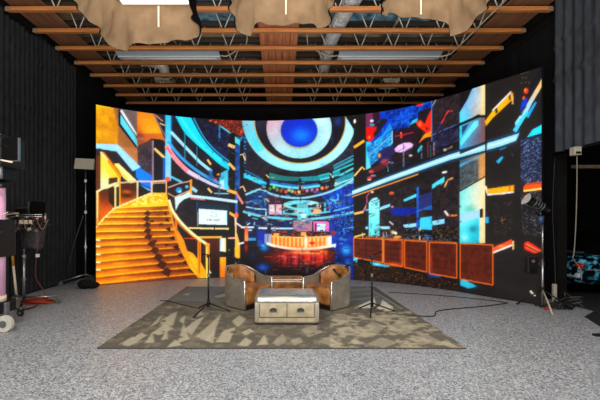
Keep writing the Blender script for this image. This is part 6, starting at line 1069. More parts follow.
RUG_ART = [
('p',(104,99,88),1,[-240,433,-228,433,-216,433,-204,433,-192,433,-180,433,-168,433,-156,433,-144,433,-132,433,-120,433,-108,433,-96,433,-84,433,-72,433,-60,433,-48,433,-36,433,-24,433,-12,433,0,433,12,433,24,433,36,433,48,433,60,433,72,433,84,433,96,433,108,433,120,433,132,433,144,433,156,433,168,433,180,433,192,433,204,433,216,433,228,433,240,433,252,433,251,450,250,470,249,490,248,513,246,539,245,566,243,597,241,631,239,670,236,713,233,763,230,820,226,886,201,886,177,886,152,886,127,886,102,886,77,886,52,886,27,886,2,886,-22,886,-47,886,-72,886,-97,886,-122,886,-147,886,-172,886,-197,886,-221,886,-224,815,-227,754,-229,702,-231,656,-233,617,-234,581,-235,550,-237,521,-238,496,-239,473,-240,452]),
('n',(88,84,75),(126,120,106),22,None,2,[-240,433,-228,433,-216,433,-204,433,-192,433,-180,433,-168,433,-156,433,-144,433,-132,433,-120,433,-108,433,-96,433,-84,433,-72,433,-60,433,-48,433,-36,433,-24,433,-12,433,0,433,12,433,24,433,36,433,48,433,60,433,72,433,84,433,96,433,108,433,120,433,132,433,144,433,156,433,168,433,180,433,192,433,204,433,216,433,228,433,240,433,252,433,251,450,250,470,249,490,248,513,246,539,245,566,243,597,241,631,239,670,236,713,233,763,230,820,226,886,201,886,177,886,152,886,127,886,102,886,77,886,52,886,27,886,2,886,-22,886,-47,886,-72,886,-97,886,-122,886,-147,886,-172,886,-197,886,-221,886,-224,815,-227,754,-229,702,-231,656,-233,617,-234,581,-235,550,-237,521,-238,496,-239,473,-240,452]),
('n',(172,162,138),(108,103,92),12,0.56,4,[-37,439,-24,439,-12,439,0,439,12,439,24,439,37,439,49,439,61,439,73,439,85,439,98,439,110,439,122,439,134,439,146,439,159,439,171,439,183,439,195,439,207,439,220,439,232,439,231,459,231,480,230,504,229,530,228,559,227,591,226,627,208,624,190,622,172,619,154,617,137,614,119,612,102,610,84,607,67,605,50,602,33,600,18,566,5,535,-7,507,-18,482,-28,460]),
('n',(128,121,104),(100,96,86),12,0.6,6,[-229,439,-217,439,-204,439,-192,439,-179,439,-166,439,-154,439,-141,439,-128,439,-116,439,-103,439,-91,439,-78,439,-65,439,-53,439,-40,439,-27,439,-15,439,-2,439,11,439,23,439,36,439,48,439,61,439,68,488,76,549,87,627,70,627,52,627,35,627,17,627,0,627,-17,627,-35,627,-52,627,-70,627,-87,627,-104,627,-122,627,-139,627,-157,627,-174,627,-192,627,-209,627,-226,627,-227,585,-228,549,-228,517,-229,488,-229,462]),
('p',(112,114,112),0.85,[-216,706,-216,786,-217,886,-192,886,-167,886,-143,886,-118,886,-93,886,-69,886,-44,886,-20,886,5,886,30,886,54,886,79,886,103,886,128,886,153,886,177,886,202,886,226,886,226,809,226,744,226,689,206,690,187,690,167,691,147,692,127,693,108,694,88,694,68,695,48,696,28,697,8,698,-12,698,-32,699,-53,700,-73,701,-93,701,-114,702,-134,703,-154,704,-175,705,-195,706]),
('n',(100,103,104),(122,122,118),30,None,8,[-216,706,-216,786,-217,886,-192,886,-167,886,-143,886,-118,886,-93,886,-69,886,-44,886,-20,886,5,886,30,886,54,886,79,886,103,886,128,886,153,886,177,886,202,886,226,886,226,809,226,744,226,689,206,690,187,690,167,691,147,692,127,693,108,694,88,694,68,695,48,696,28,697,8,698,-12,698,-32,699,-53,700,-73,701,-93,701,-114,702,-134,703,-154,704,-175,705,-195,706]),
('g',(112,114,114),(120,122,122),[-213,872,-58,698],[-215,715,-214,791,-214,886,-188,886,-162,886,-137,886,-111,886,-87,698,-108,700,-129,703,-150,706,-171,709,-193,712]),
('p',(196,187,162),0.8,[-192,531,-197,607,-187,552]),
('p',(196,187,162),0.8,[-179,503,-175,547,-154,526,-165,494]),
('p',(196,187,162),0.8,[-188,564,-182,607,-178,627,-160,542,-171,531]),
('p',(196,187,162),0.8,[-172,461,-179,507,-161,465]),
('p',(196,187,162),0.8,[-155,473,-167,537,-148,477]),
('p',(196,187,162),0.8,[-131,461,-138,503,-147,552,-119,477]),
('p',(196,187,162),0.8,[-138,521,-133,569,-124,594,-122,539,-121,494]),
('p',(196,187,162),0.8,[-114,489,-106,547,-99,613,-95,552,-92,503,-94,469]),
('p',(196,187,162),0.8,[-83,465,-80,517,-65,531,-65,465]),
('p',(196,187,162),0.8,[-97,473,-94,531,-85,461]),
('p',(196,187,162),0.8,[-158,569,-158,607,-146,547]),
('p',(196,187,162),0.8,[-75,564,-67,600,-54,575,-62,531]),
('p',(196,187,162),0.8,[-29,454,-21,498,-15,457]),
('p',(196,187,162),0.5,[-10,461,4,503,9,469,-2,450]),
('p',(196,187,162),0.8,[-138,754,-118,786,-113,754,-127,739]),
('p',(196,187,162),0.8,[-209,775,-196,786,-195,764]),
('p',(196,187,162),0.8,[-137,587,-138,627,-128,607]),
('p',(196,187,162),0.8,[-139,446,-138,477,-123,454]),
('p',(196,187,162),0.8,[-203,457,-199,489,-182,469,-188,450]),
('p',(196,187,162),0.8,[-196,477,-194,507,-181,494,-184,473]),
('p',(196,187,162),0.8,[-53,454,-46,485,-36,469,-40,450]),
('p',(196,187,162),0.8,[-54,507,-44,526,-37,512,-47,494]),
('p',(224,218,200),1,[142,664,173,706,192,734,179,672,162,649,148,649]),
('p',(224,218,200),1,[173,649,187,672,204,720,206,656,195,627,181,627]),
('p',(196,187,162),0.5,[82,587,111,613,115,575,90,542]),
('p',(196,187,162),0.5,[100,498,120,529,144,564,158,537,124,485,112,492]),
('p',(196,187,162),0.5,[154,521,196,587,200,558,204,531,170,494]),
('p',(196,187,162),0.5,[29,521,54,542,59,507,38,485]),
('p',(196,187,162),0.5,[49,465,69,498,81,473,65,450]),
('p',(196,187,162),0.5,[109,457,135,485,152,465,129,446]),
('p',(196,187,162),0.5,[170,477,201,503,208,469,192,461,176,454]),
('p',(196,187,162),0.5,[85,461,102,485,102,457]),
('p',(196,187,162),0.5,[187,600,209,627,208,594,192,575]),
('p',(196,187,162),0.5,[13,473,27,485,30,465,18,454]),
('p',(196,187,162),0.5,[189,454,220,477,219,454,204,454]),
('p',(196,187,162),0.5,[150,587,177,613,179,575,155,558]),
('p',(196,187,162),0.5,[81,521,105,542,105,512,86,498]),
('p',(146,146,138),0.7,[131,725,155,734,180,744,205,754,204,740,177,728,152,717,128,706]),
('p',(146,146,138),0.7,[144,821,175,833,207,845,205,830,172,816,141,803]),
('p',(146,146,138),0.7,[136,764,169,778,202,791,199,780,166,767,134,754]),
('p',(86,88,86),0.9,[208,872,223,872,224,797,225,734,226,680,227,634,218,649,216,693,214,744,211,803]),
('p',(160,158,148),1,[207,867,210,798,213,738,215,687,217,643,220,648,218,693,216,745,213,805,210,877]),
('p',(84,80,70),0.7,[61,489,70,499,65,486,63,484]),
('p',(84,80,70),0.7,[-12,455,-9,460,-7,453,-10,452]),
('p',(168,160,138),0.7,[25,521,27,524,29,520,26,519]),
('p',(84,80,70),0.7,[-153,479,-152,480,-148,478,-151,477]),
('p',(84,80,70),0.7,[-165,606,-163,624,-152,601,-159,598]),
('p',(84,80,70),0.7,[108,609,124,626,116,604,110,602]),
('p',(168,160,138),0.7,[-78,620,-76,625,-75,618,-77,617]),
('p',(84,80,70),0.7,[102,574,106,578,107,572,103,571]),
('p',(168,160,138),0.7,[133,653,149,673,139,647,134,645]),
('p',(168,160,138),0.7,[160,567,164,572,169,564,161,562]),
('p',(84,80,70),0.7,[-138,486,-135,492,-128,483,-134,482]),
('p',(84,80,70),0.7,[173,637,185,643,185,633,174,630]),
('p',(84,80,70),0.7,[-221,573,-220,585,-211,570,-217,568]),
('p',(168,160,138),0.7,[-100,579,-99,584,-94,578,-98,577]),
('p',(168,160,138),0.7,[-208,656,-203,666,-193,650,-202,647]),
('p',(168,160,138),0.7,[175,546,182,549,180,544,175,543]),
('p',(84,80,70),0.7,[209,631,222,644,214,626,209,624]),
('p',(168,160,138),0.7,[-35,625,-28,643,-21,620,-31,618]),
('p',(84,80,70),0.7,[253,547,260,551,258,544,253,543]),
('p',(84,80,70),0.7,[-187,565,-182,575,-177,560,-182,558]),
('p',(84,80,70),0.7,[-229,591,-228,604,-216,587,-223,585]),
('p',(168,160,138),0.7,[97,503,106,508,104,500,99,499]),
('p',(84,80,70),0.7,[132,498,137,502,134,496,133,496]),
('p',(168,160,138),0.7,[31,597,40,607,41,593,33,591]),
('p',(84,80,70),0.7,[-70,507,-67,516,-60,504,-68,503]),
('p',(168,160,138),0.7,[84,450,91,454,94,447,86,446]),
('p',(84,80,70),0.7,[231,542,240,546,239,538,231,537]),
('p',(84,80,70),0.7,[42,503,48,508,49,501,44,500]),
('p',(84,80,70),0.7,[-277,622,-278,631,-268,619,-273,617]),
('p',(168,160,138),0.7,[-235,543,-234,546,-231,541,-232,540]),
('p',(168,160,138),0.7,[-189,660,-186,670,-183,657,-186,655]),
('p',(168,160,138),0.7,[264,672,271,677,272,668,264,667]),
('p',(168,160,138),0.7,[-75,660,-69,669,-65,656,-72,654]),
('p',(84,80,70),0.7,[212,475,218,479,215,474,212,473]),
('p',(84,80,70),0.7,[52,523,60,530,64,519,54,517]),
('p',(84,80,70),0.7,[-300,637,-302,648,-288,634,-295,632]),
('p',(168,160,138),0.7,[-62,552,-57,555,-56,550,-60,549]),
('p',(84,80,70),0.7,[208,517,213,520,211,515,209,514]),
('p',(168,160,138),0.7,[254,538,258,543,257,536,254,535]),
('p',(168,160,138),0.7,[-92,482,-87,487,-81,479,-89,477]),
('p',(168,160,138),0.7,[166,598,173,602,171,596,166,595]),
('p',(84,80,70),0.7,[-9,507,-6,515,-3,504,-7,503]),
('p',(168,160,138),0.7,[22,575,26,579,28,572,24,571]),
('p',(168,160,138),0.7,[62,660,69,669,67,657,63,656]),
('p',(84,80,70),0.7,[-221,482,-218,487,-215,480,-218,479]),
('p',(84,80,70),0.7,[226,563,230,567,232,560,226,559]),
('p',(168,160,138),0.7,[-193,472,-192,480,-183,470,-190,469]),
('p',(168,160,138),0.7,[-182,541,-179,545,-173,538,-178,537]),
('p',(84,80,70),0.7,[199,650,206,657,201,647,199,646]),
('p',(84,80,70),0.7,[99,450,104,459,105,447,101,445]),
('p',(168,160,138),0.7,[67,454,71,461,71,451,68,450]),
('p',(84,80,70),0.7,[63,556,64,558,66,554,64,553]),
('p',(84,80,70),0.7,[-263,653,-257,659,-254,649,-258,647]),
('p',(84,80,70),0.7,[-88,516,-85,518,-81,513,-86,512]),
('p',(84,80,70),0.7,[-167,510,-164,516,-161,507,-164,506]),
('p',(168,160,138),0.7,[34,596,38,602,42,592,36,590]),
('p',(84,80,70),0.7,[144,616,150,628,149,612,145,610]),
('p',(84,80,70),0.7,[-182,517,-180,520,-177,515,-180,514]),
('p',(168,160,138),0.7,[-218,492,-217,495,-216,491,-217,490]),
('p',(84,80,70),0.7,[-163,451,-162,456,-156,448,-160,447]),
('p',(168,160,138),0.7,[-142,575,-138,580,-131,572,-139,570]),
('p',(84,80,70),0.7,[71,478,76,483,76,476,72,475]),
('p',(168,160,138),0.7,[133,560,135,562,137,559,133,558]),
('p',(168,160,138),0.7,[-5,485,-3,488,-3,485,-5,484]),
('p',(168,160,138),0.7,[-17,640,-14,644,-11,638,-15,637]),
('p',(168,160,138),0.7,[-194,596,-193,599,-189,593,-192,592]),
('p',(84,80,70),0.7,[-202,458,-200,462,-197,456,-200,456]),
('p',(168,160,138),0.7,[275,634,289,647,280,630,275,628]),
('p',(168,160,138),0.7,[-186,664,-185,673,-180,661,-183,660]),
('p',(84,80,70),0.7,[-94,544,-90,546,-90,542,-92,541]),
('p',(92,88,78),0.8,[-224,429,-225,445,-212,445,-199,445,-187,445,-174,445,-161,445,-149,445,-136,445,-124,445,-111,445,-98,445,-86,445,-73,445,-60,445,-48,445,-35,445,-22,445,-10,445,3,445,16,445,28,445,41,445,54,445,66,445,79,445,92,445,104,445,117,445,130,445,142,445,155,445,168,445,180,445,193,445,206,445,218,445,231,445,233,429,220,429,208,429,196,429,184,429,172,429,160,429,148,429,136,429,124,429,112,429,100,429,88,429,76,429,64,429,52,429,40,429,28,429,16,429,4,429,-8,429,-20,429,-32,429,-44,429,-56,429,-68,429,-80,429,-92,429,-104,429,-116,429,-128,429,-140,429,-152,429,-164,429,-176,429,-188,429,-200,429,-212,429])]


# ------------------------------------------------------------------ materials
M_black_wall = mat('black_paint', (20,19,19), .9, var=.25, scale=3, spec=.15)
M_drape = mat('black_drape_cloth', (25,26,29), .95, var=.2, scale=20, spec=.1)
M_quilt = mat('charcoal_curtain_cloth', (38,40,43), .9, var=.25, scale=14, spec=.15, stretch=(1,1,.4))
M_quilt_r = mat('slate_curtain_cloth', (62,68,76), .88, var=.25, scale=10, spec=.2, stretch=(1,1,.4))
M_wood = mat('orange_fir_chord', (204,132,72), .6, var=.25, scale=3, stretch=(.6,9,9))
M_topwood = mat('dark_grey_wood', (70,60,52), .8, var=.25, scale=3, stretch=(.6,9,9))
M_ply = mat('brown_plywood', (142,98,70), .7, var=.3, scale=2.5, stretch=(8,.5,1))
M_steel = mat('zinc_tube', (206,200,188), .5, metal=.2, var=.15)
M_bracket = mat('pale_bracket', (196,182,158), .7)
M_endplate = mat('dull_end_plate', (150,128,100), .7)
M_white_paint = mat('white_enamel', (205,208,212), .5, var=.06)
M_lens = mat('ribbed_pale_lens', (176,196,208), .35, var=.08, stretch=(1,30,1))
M_duct = mat('crinkled_foil', (222,236,248), .4, metal=.0, var=.4, scale=12, bump=.9, dist=.05)
M_grille = mat('pale_grille', (190,176,150), .6)
M_tan = mat('tan_muslin', (148,124,98), .9, var=.14, scale=6, spec=.1)
M_lining = mat('black_lining_cloth', (18,18,20), .9, spec=.1)
M_strap = mat('cream_webbing', (235,225,205), .8)
M_black = mat('black_plastic', (18,18,19), .45, var=.2)
M_blackmetal = mat('black_metal', (22,22,23), .4, metal=.3, var=.2)
M_chrome = mat('brushed_chrome', (170,172,172), .3, metal=.9, var=.12)
M_grey = mat('grey_metal', (120,124,128), .45, metal=.5)
M_rubber = mat('off_white_wheel', (205,202,190), .6)
M_pink_lit = mat('pale_enamel_in_pink_light', (232,176,214), .45, var=.08)  # pink light falling on the pale column, put into its base colour
M_cream = mat('cream_paint', (232,214,190), .5)
M_red = mat('red_cable_sheath', (104,38,30), .6)
M_orange = mat('orange_cable_sheath', (168,62,36), .6)
M_yellow = mat('yellow_sleeve', (196,150,40), .6)
M_blue = mat('pale_blue_plastic', (150,185,205), .5)
M_navy = mat('blue_knob', (50,70,110), .4)
M_panel = mat('diffusion_panel', (172,165,152), .6, var=.05)
M_glass = mat('dark_screen_glass', (14,13,12), .35, var=.1, spec=.2)
M_leather = mat('tan_leather', (132,78,34), .42, var=.35, scale=6, bump=.15, col2=(190,128,68))
M_alu = mat('aged_aluminium', (186,178,164), .4, metal=.75, var=.22, scale=5, bump=.08)
M_alu_bright = mat('polished_aluminium', (200,195,184), .26, metal=.78, var=.16, scale=8)
M_alu_drawer = mat('hammered_aluminium', (182,171,144), .45, metal=.5, var=.2, scale=9, bump=.1)
M_cable = mat('black_cable_sheath', (22,22,22), .6)
M_shade_sheet = mat('black_shade_sheet', (20,20,21), .85)  # black for the sheet that imitates floor shade
M_palecable = mat('pale_cord', (128,122,114), .6)

def floor_tone(name, cols, rough):
    m = bpy.data.materials.new(name); m.use_nodes = True; nt = m.node_tree; b = nt.nodes['Principled BSDF']
    tc = nt.nodes.new('ShaderNodeTexCoord'); vo = nt.nodes.new('ShaderNodeTexVoronoi'); vo.inputs['Scale'].default_value = 72
    sp = nt.nodes.new('ShaderNodeSeparateColor'); rp = nt.nodes.new('ShaderNodeValToRGB'); rp.color_ramp.interpolation = 'CONSTANT'
    nz = nt.nodes.new('ShaderNodeTexNoise'); nz.inputs['Scale'].default_value = .8
    mx = nt.nodes.new('ShaderNodeMix'); mx.data_type = 'RGBA'; mx.blend_type = 'MULTIPLY'; mx.inputs['Factor'].default_value = .18
    while len(rp.color_ramp.elements) < len(cols): rp.color_ramp.elements.new(.5)
    for e, (p, c) in zip(rp.color_ramp.elements, cols): e.position = p
    for e, (p, c) in zip(rp.color_ramp.elements, cols): e.color = (*lin(c), 1)
    nt.links.new(tc.outputs['Object'], vo.inputs['Vector']); nt.links.new(vo.outputs['Color'], sp.inputs['Color'])
    nt.links.new(sp.outputs['Red'], rp.inputs['Fac']); nt.links.new(tc.outputs['Object'], nz.inputs['Vector'])
    nt.links.new(rp.outputs['Color'], mx.inputs[6]); nt.links.new(nz.outputs['Fac'], mx.inputs[7]); nt.links.new(mx.outputs[2], b.inputs['Base Color'])
    b.inputs['Roughness'].default_value = rough; b.inputs['Specular IOR Level'].default_value = .45
    return m
M_floor = floor_tone('epoxy_flake_floor', [(0,(98,106,120)),(.16,(148,155,166)),(.36,(182,188,196)),(.58,(210,213,216)),(.76,(172,168,164)),(.9,(126,124,124))], .42)
M_floor_shaded = floor_tone('shaded_flake_floor', [(0,(34,35,38)),(.3,(54,55,58)),(.6,(70,70,72)),(.8,(46,45,45))], .4)  # same flake floor, with the alcove's shade put into darker colours

def deck_mat():
    m = mat('foil_roof_deck', (38,37,36), .6, var=.4, scale=2.2)
    nt = m.node_tree; b = nt.nodes['Principled BSDF']; rp = [n for n in nt.nodes if n.type == 'VALTORGB'][0]
    e = rp.color_ramp.elements; e[0].position = .45; e[1].position = .6
    e[0].color = (*lin((128,116,104)), 1); e[1].color = (*lin((200,172,136)), 1)
    return m
M_deck = deck_mat()
M_plank = mat('red_brown_plank', (214,134,88), .65, var=.3, scale=2, stretch=(12,.5,1))

# ------------------------------------------------------------------ camera, world
CAM_H = 1.55
cam = bpy.data.cameras.new('camera'); co = bpy.data.objects.new('camera', cam); COL.objects.link(co)
co.location = (0,0,CAM_H); co.rotation_euler = (PI/2,0,0)
cam.sensor_width = 36; cam.lens = 36*360/600; cam.shift_x = 20/600; cam.shift_y = 23/600; cam.clip_end = 100
SC.camera = co
SC.view_settings.view_transform = 'Standard'; SC.view_settings.look = 'None'; SC.view_settings.gamma = 1; SC.view_settings.use_curve_mapping = False
SC.view_settings.exposure = 0
w = bpy.data.worlds.new('studio_air'); SC.world = w; w.use_nodes = True
w.node_tree.nodes['Background'].inputs['Color'].default_value = (1,.96,.92,1); w.node_tree.nodes['Background'].inputs['Strength'].default_value = WORLD = .62

# ------------------------------------------------------------------ shell
XL, XR, YB, ZC = -5.55, 5.5, 13.15, 5.75
struct(MB().box(-5.7,-1.5,-.1, XR,YB+.1,0).build('floor', M_floor))
struct(MB().box(XR,2,-.1, 12.2,9.4,-.004).build('floor_alcove', M_floor_shaded))
struct(MB().box(-5.7,1.0,6.46, 5.7,YB+.1,6.6).build('ceiling', M_deck))
struct(MB().box(-5.7,YB,0, 5.7,YB+.1,6.46).build('wall_back', M_black_wall))
struct(MB().box(-5.7,2,0, XL,YB,6.46).build('wall_left', M_black_wall))
wr = MB().box(XR,7.15,0, 5.7,YB,6.46).box(XR,2,2.95, 5.7,7.15,6.46).box(XR,2,0,5.7,3.2,2.95)
struct(wr.build('wall_right', M_black_wall))
struct(MB().box(5.7,9.3,0, 12.2,9.4,4).box(12.1,2,0,12.2,9.3,4).box(5.7,2,0,12.1,2.1,4).build('wall_alcove', M_black_wall))
struct(MB().box(5.7,2,4, 12.2,9.4,4.1).build('ceiling_alcove', M_black_wall))
# strips of board between the chord ends and the deck, and the planked centre strip
struct(MB().box(-5.42,3.0,5.925, -4.72,YB-.02,5.95).build('trim_1', M_ply))
struct(MB().box(4.55,3.0,5.925, 5.39,YB-.02,5.95).build('trim_2', M_ply))
struct(MB().box(-2.4,7.6,6.43, -.7,9.3,6.45).box(.6,7.6,6.43,3.6,9.3,6.45).build('trim_4', mat('blue_foil_insulation',(70,130,165),.5,var=.5,scale=5,bump=.8,col2=(150,205,230))))
pk = MB()
for k in range(5): pk.box(-.485+k*.183,5.6,5.93, -.485+k*.183+.176,YB-.1,5.955)
struct(pk.build('trim_3', M_plank, bevel=.006))

# ------------------------------------------------------------------ roof trusses
trY = [7.15+.795*i for i in range(8)]
ordw = ['nearest of the eight roof trusses, its orange chord crossing behind the tan hoods',
        'second roof truss from the front, orange chord just below the hem of the middle hood',
        'third roof truss from the front, orange chord just before the two long strip lights',
        'fourth roof truss from the front, orange chord just behind the two long strip lights',
        'fifth roof truss from the front, orange chord over the round elbow duct',
        'third roof truss from the back wall, crossing in front of the square grilles',
        'second roof truss from the back wall, thin orange chord behind the square grilles',
        'rearmost roof truss, dim brown chord just above the top of the led wall']
t0 = thing('roof_truss', ordw[0], 'truss', (0,trY[0],ZC), 0, 'open web roof trusses')
MB().box(-5.42,-.045,0, 5.39,.045,.085).build('bottom_chord', M_wood, t0, bevel=.008)
MB().box(XL+.01,-.045,.56, XR-.01,.045,.7).build('top_chord', M_topwood, t0, bevel=.008)
for s, x in ((-1, -5.42), (1, 5.39)):
    MB().box(min(x,x-s*.10),-.062,-.02, max(x,x-s*.10),-.046,.06).build('end_bracket', M_endplate, t0)
xw = -4.45
while xw < 4.4:
    for d in (-1, 1):
        if -.85 < xw < .75: continue
        MB().cyl((xw+d*.02,0,.08), (xw+d*.22,0,.565), .013, n=6).build('web_strut', M_steel, t0, smooth=True)
    xw += .80
for i in range(1, 8):
    c = copy_tree(t0); c.location = (0,trY[i],ZC); c['label'] = ordw[i]

# ------------------------------------------------------------------ strip lights, conduits, ducts, grilles
def strip_light(x0, x1, y0, y1, z, label):
    t = thing('strip_light', label, 'ceiling light', ((x0+x1)/2,(y0+y1)/2,z), 0, 'long strip lights under the trusses')
    cx = (x1-x0)/2; cy = (y1-y0)/2
    MB().prism_y([(-cx,.0),(cx,.0),(cx,.07),(-cx,.07)], -cy*.35, cy*.35).build('housing', M_white_paint, t, bevel=.01)
    for s in (-1, 1):
        MB().add([(-cx,s*.02,.0),(cx,s*.02,.0),(cx,s*cy,.06),(-cx,s*cy,.06),(-cx,s*.02,.012),(cx,s*.02,.012),(cx,s*cy,.072),(-cx,s*cy,.072)],
                 [(0,1,2,3),(4,7,6,5),(0,4,5,1),(1,5,6,2),(2,6,7,3),(3,7,4,0)]).build('reflector', M_lens if s < 0 else M_white_paint, t)
    MB().cyl((-cx+.1,0,-.012), (cx-.1,0,-.012), .014, n=8).build('tube_lamp', M_white_paint, t, smooth=True)
    for x in (-cx*.7, cx*.7): MB().cyl((x,0,.07), (x,0,.3), .006, n=6).build('hanger', M_steel, t)
    return t
strip_light(-4.08,-1.51,8.9,9.38,5.73,'pale blue long strip light left of the planked ceiling strip')
strip_light(1.47,4.03,8.9,9.38,5.73,'white long strip light on the right side, beside the foil duct')
def tubething(name, label, cat, path, r, m, group=None, n=8, sm=True):
    p = smoothpath(path) if sm else [Vector(q) for q in path]
    o = MB().tube(p, r, n).build(name, m, smooth=True, origin=tuple(p[0])); return tag(o, label, cat, group)
tubething('conduit', 'thin pale conduit bending off the right end of the left strip light', 'pipe', [(-1.5,9.1,5.78),(-1.32,9.1,5.78),(-1.0,9.0,5.92),(-.85,9.0,6.0),(-.8,9.0,6.47)], .016, M_bracket)
tubething('conduit', 'thin pale conduit bending off the left end of the right strip light', 'pipe', [(1.46,9.1,5.78),(1.2,9.1,5.78),(.8,9.0,5.92),(.7,9.0,6.0),(.66,9.0,6.47)], .016, M_bracket)
tubething('conduit', 'long pale conduit running along the right board strip to the strip light', 'pipe', [(4.03,9.1,5.75),(4.2,8.95,5.74),(4.24,8.6,5.74),(4.24,7,5.74),(4.24,5.2,5.74)], .016, M_bracket)
M_pipe = mat('dusty_grey_pipe', (170,158,142), .6)
tubething('pipe', 'thin grey pipe running front to back above the left strip light', 'pipe', [(-2.75,6.0,6.28),(-2.75,13.1,6.28)], .03, M_pipe, sm=False)
tubething('pipe', 'thin grey pipe running front to back above the right strip light', 'pipe', [(2.75,6.0,6.28),(2.75,13.1,6.28)], .03, M_pipe, sm=False)
tubething('pipe', 'grey pipe crossing the roof void behind the strip lights, left to right', 'pipe', [(-4.6,9.95,6.36),(4.5,9.95,6.36)], .04, M_pipe, sm=False)
def crinkle(path, r, n=16):
    p = smoothpath(path, 14)
    return MB().tube(p, [r*(1+.06*(i % 2)) for i in range(len(p))], n)
dz = 6.12
tag(crinkle([(2.35,5.4,dz+.02),(1.62,6.9,dz),(1.38,8.0,dz),(1.28,9.0,dz),(1.27,10.1,dz),(1.3,10.8,dz)], .165).build('flexible_duct', M_duct, smooth=True, origin=(1.4,8,dz)),
    'shiny silver flexible duct winding back above the right side trusses', 'duct')
td = thing('elbow_duct', 'short round grey elbow duct above the left strip light', 'duct', (-3.5,10.4,6.0))
MB().tube(smoothpath([(-.35,-.3,.12),(-.1,-.1,.14),(.1,0,.08),(.16,.06,-.1),(.17,.08,-.2)], 5), .15, 14).build('elbow', M_steel, td, smooth=True)
MB().cyl((-.38,-.32,.12), (-.345,-.295,.12), .17, n=18).build('collar', M_duct, td)
for x, y in ((-.25,-.2),(.05,-.03)): MB().cyl((x,y,.12), (x,y,.465), .01, n=6).build('hanger', M_steel, td)
def grille(x, y, z, s, label):
    t = thing('ceiling_grille', label, 'vent', (x,y,z), 0, 'square ceiling grilles')
    MB().box(-s,-s,0,s,-s+.05,.04).box(-s,s-.05,0,s,s,.04).box(-s,-s,0,-s+.05,s,.04).box(s-.05,-s,0,s,s,.04).build('frame', M_grille, t)
    f = MB()
    for k in range(7): y0 = -s+.07+k*(2*s-.14)/7; f.box(-s+.05,y0,.01, s-.05,y0+.035,.025)
    f.build('louvre', M_grille, t)
    MB().box(-s+.02,-s+.02,.035, s-.02,s-.02,.14).build('plenum', M_steel, t)
    return t
grille(-3.62,11.35,5.95,.28,'square pale ceiling grille on the left, below the round elbow duct')
grille(3.5,11.55,5.95,.28,'square pale ceiling grille on the right near the back wall')

# ------------------------------------------------------------------ hooded soft lights
def emis(name, col, s):
    m = mat(name, (240,236,228), .8, var=.02); b = m.node_tree.nodes['Principled BSDF']
    b.inputs['Emission Color'].default_value = (*col,1); b.inputs['Emission Strength'].default_value = s; return m
M_diff = emis('lit_diffusion', (1,.95,.87), 1.7)
def skirt_loop(x0, x1, y0, y1, z, hems, corners, seed, off=0., extra=0., flare=(.05,.14,.05,.14)):
    """closed hanging cloth; sides in order far, right, near, left; corners far-left, far-right, near-right, near-left"""
    rr = random.Random(seed); ph = [rr.uniform(0,6.28) for _ in range(6)]; r = .10
    segs = [((x0,y1),(x1,y1),(0,1)), ((x1,y1),(x1,y0),(1,0)), ((x1,y0),(x0,y0),(0,-1)), ((x0,y0),(x0,y1),(-1,0))]
    pts = []
    for i, (a, b, n) in enumerate(segs):
        L = math.dist(a, b); N = int(L/.022); m = segs[(i+1) % 4][2]
        dx, dy = (b[0]-a[0])/L, (b[1]-a[1])/L
        for k in range(N+1):
            d = r+(L-2*r)*k/N; u = d/L
            h = hems[i](u); h += (corners[i]-h)*math.exp(-(d/.13)**2); h += (corners[(i+1) % 4]-h)*math.exp(-((L-d)/.13)**2)
            pts.append((a[0]+dx*d, a[1]+dy*d, n[0], n[1], h, flare[i]))
        for k in range(1, 6):
            t = PI/2*k/6; c, s_ = math.cos(t), math.sin(t)
            nx, ny = n[0]*c+m[0]*s_, n[1]*c+m[1]*s_
            cx, cy = b[0]-dx*r-n[0]*r, b[1]-dy*r-n[1]*r
            pts.append((cx+nx*r, cy+ny*r, nx, ny, corners[(i+1) % 4], max(flare[i], flare[(i+1) % 4])))
    n_ = len(pts); S = [0]
    for i in range(n_): S.append(S[-1]+math.dist(pts[i][:2], pts[(i+1) % n_][:2]))
    T = S[-1]; w = 2*PI/T; rows = 22; vs = []
    for i, (x, y, nx, ny, h, fl) in enumerate(pts):
        s_ = S[i]*w
        for j in range(rows+1):
            v = j/rows
            d = fl*v*v+off+v*(.030*math.sin(round(T*1.7)*s_+ph[0]+3.2*v)+.016*math.sin(round(T*3.6)*s_+ph[1]-5*v)+.007*math.sin(round(T*7)*s_+ph[2]+6*v)*(1-v*.6))+.012*math.sin(9*v+3*s_+ph[3])*v
            vs.append((x+nx*d, y+ny*d, z-v*(h+extra)))
    R = rows+1
    return MB().add(vs, [(i*R+j, ((i+1) % n_)*R+j, ((i+1) % n_)*R+j+1, i*R+j+1) for i in range(n_) for j in range(rows)])
def soft_light(x0, x1, y0, y1, z, hems, corners, label, seed, strap, flare):
    t = thing('soft_light', label, 'overhead light', ((x0+x1)/2,(y0+y1)/2,z), 0, 'hooded soft lights hung from the roof')
    MB().box(x0+.02,y0+.02,z+.05, x1-.02,y1-.02,z+.28).build('housing', M_lining, t, world=True, bevel=.03)
    MB().box(x0+.05,y0+.05,z+.02, x1-.05,y1-.05,z+.045).build('diffuser', M_diff, t, world=True)
    skirt_loop(x0,x1,y0,y1,z+.06,hems,corners,seed,flare=flare).build('skirt', M_tan, t, world=True, smooth=True)
    l = skirt_loop(x0,x1,y0,y1,z+.06,hems,corners,seed,off=.018,extra=-.006,flare=flare).build('lining', M_lining, t, world=True, smooth=True)
    l['label'] = 'black outer lining of the tan skirt'
    MB().box(strap-.012,y1-.045,z-.30, strap+.012,y1-.035,z+.0).build('strap', M_strap, t, world=True)
    for x in (x0+.15, x1-.15):
        for y in (y0+.2, y1-.25): MB().cyl((x,y,z+.27), (x,y,6.465), .008, n=6).build('suspension_cable', M_steel, t, world=True)
    return t
K = lambda v: (lambda u: v)
soft_light(-2.3,-1.2,3.1,5.2,4.66, (lambda u: .58-.08*u, K(.40), K(.5), K(.56)), (.60,.48,.5,.56),
           'tan hooded soft light on the left, its white diffuser glowing at the photo top', 31, -1.74, (.04,.04,.04,.16))
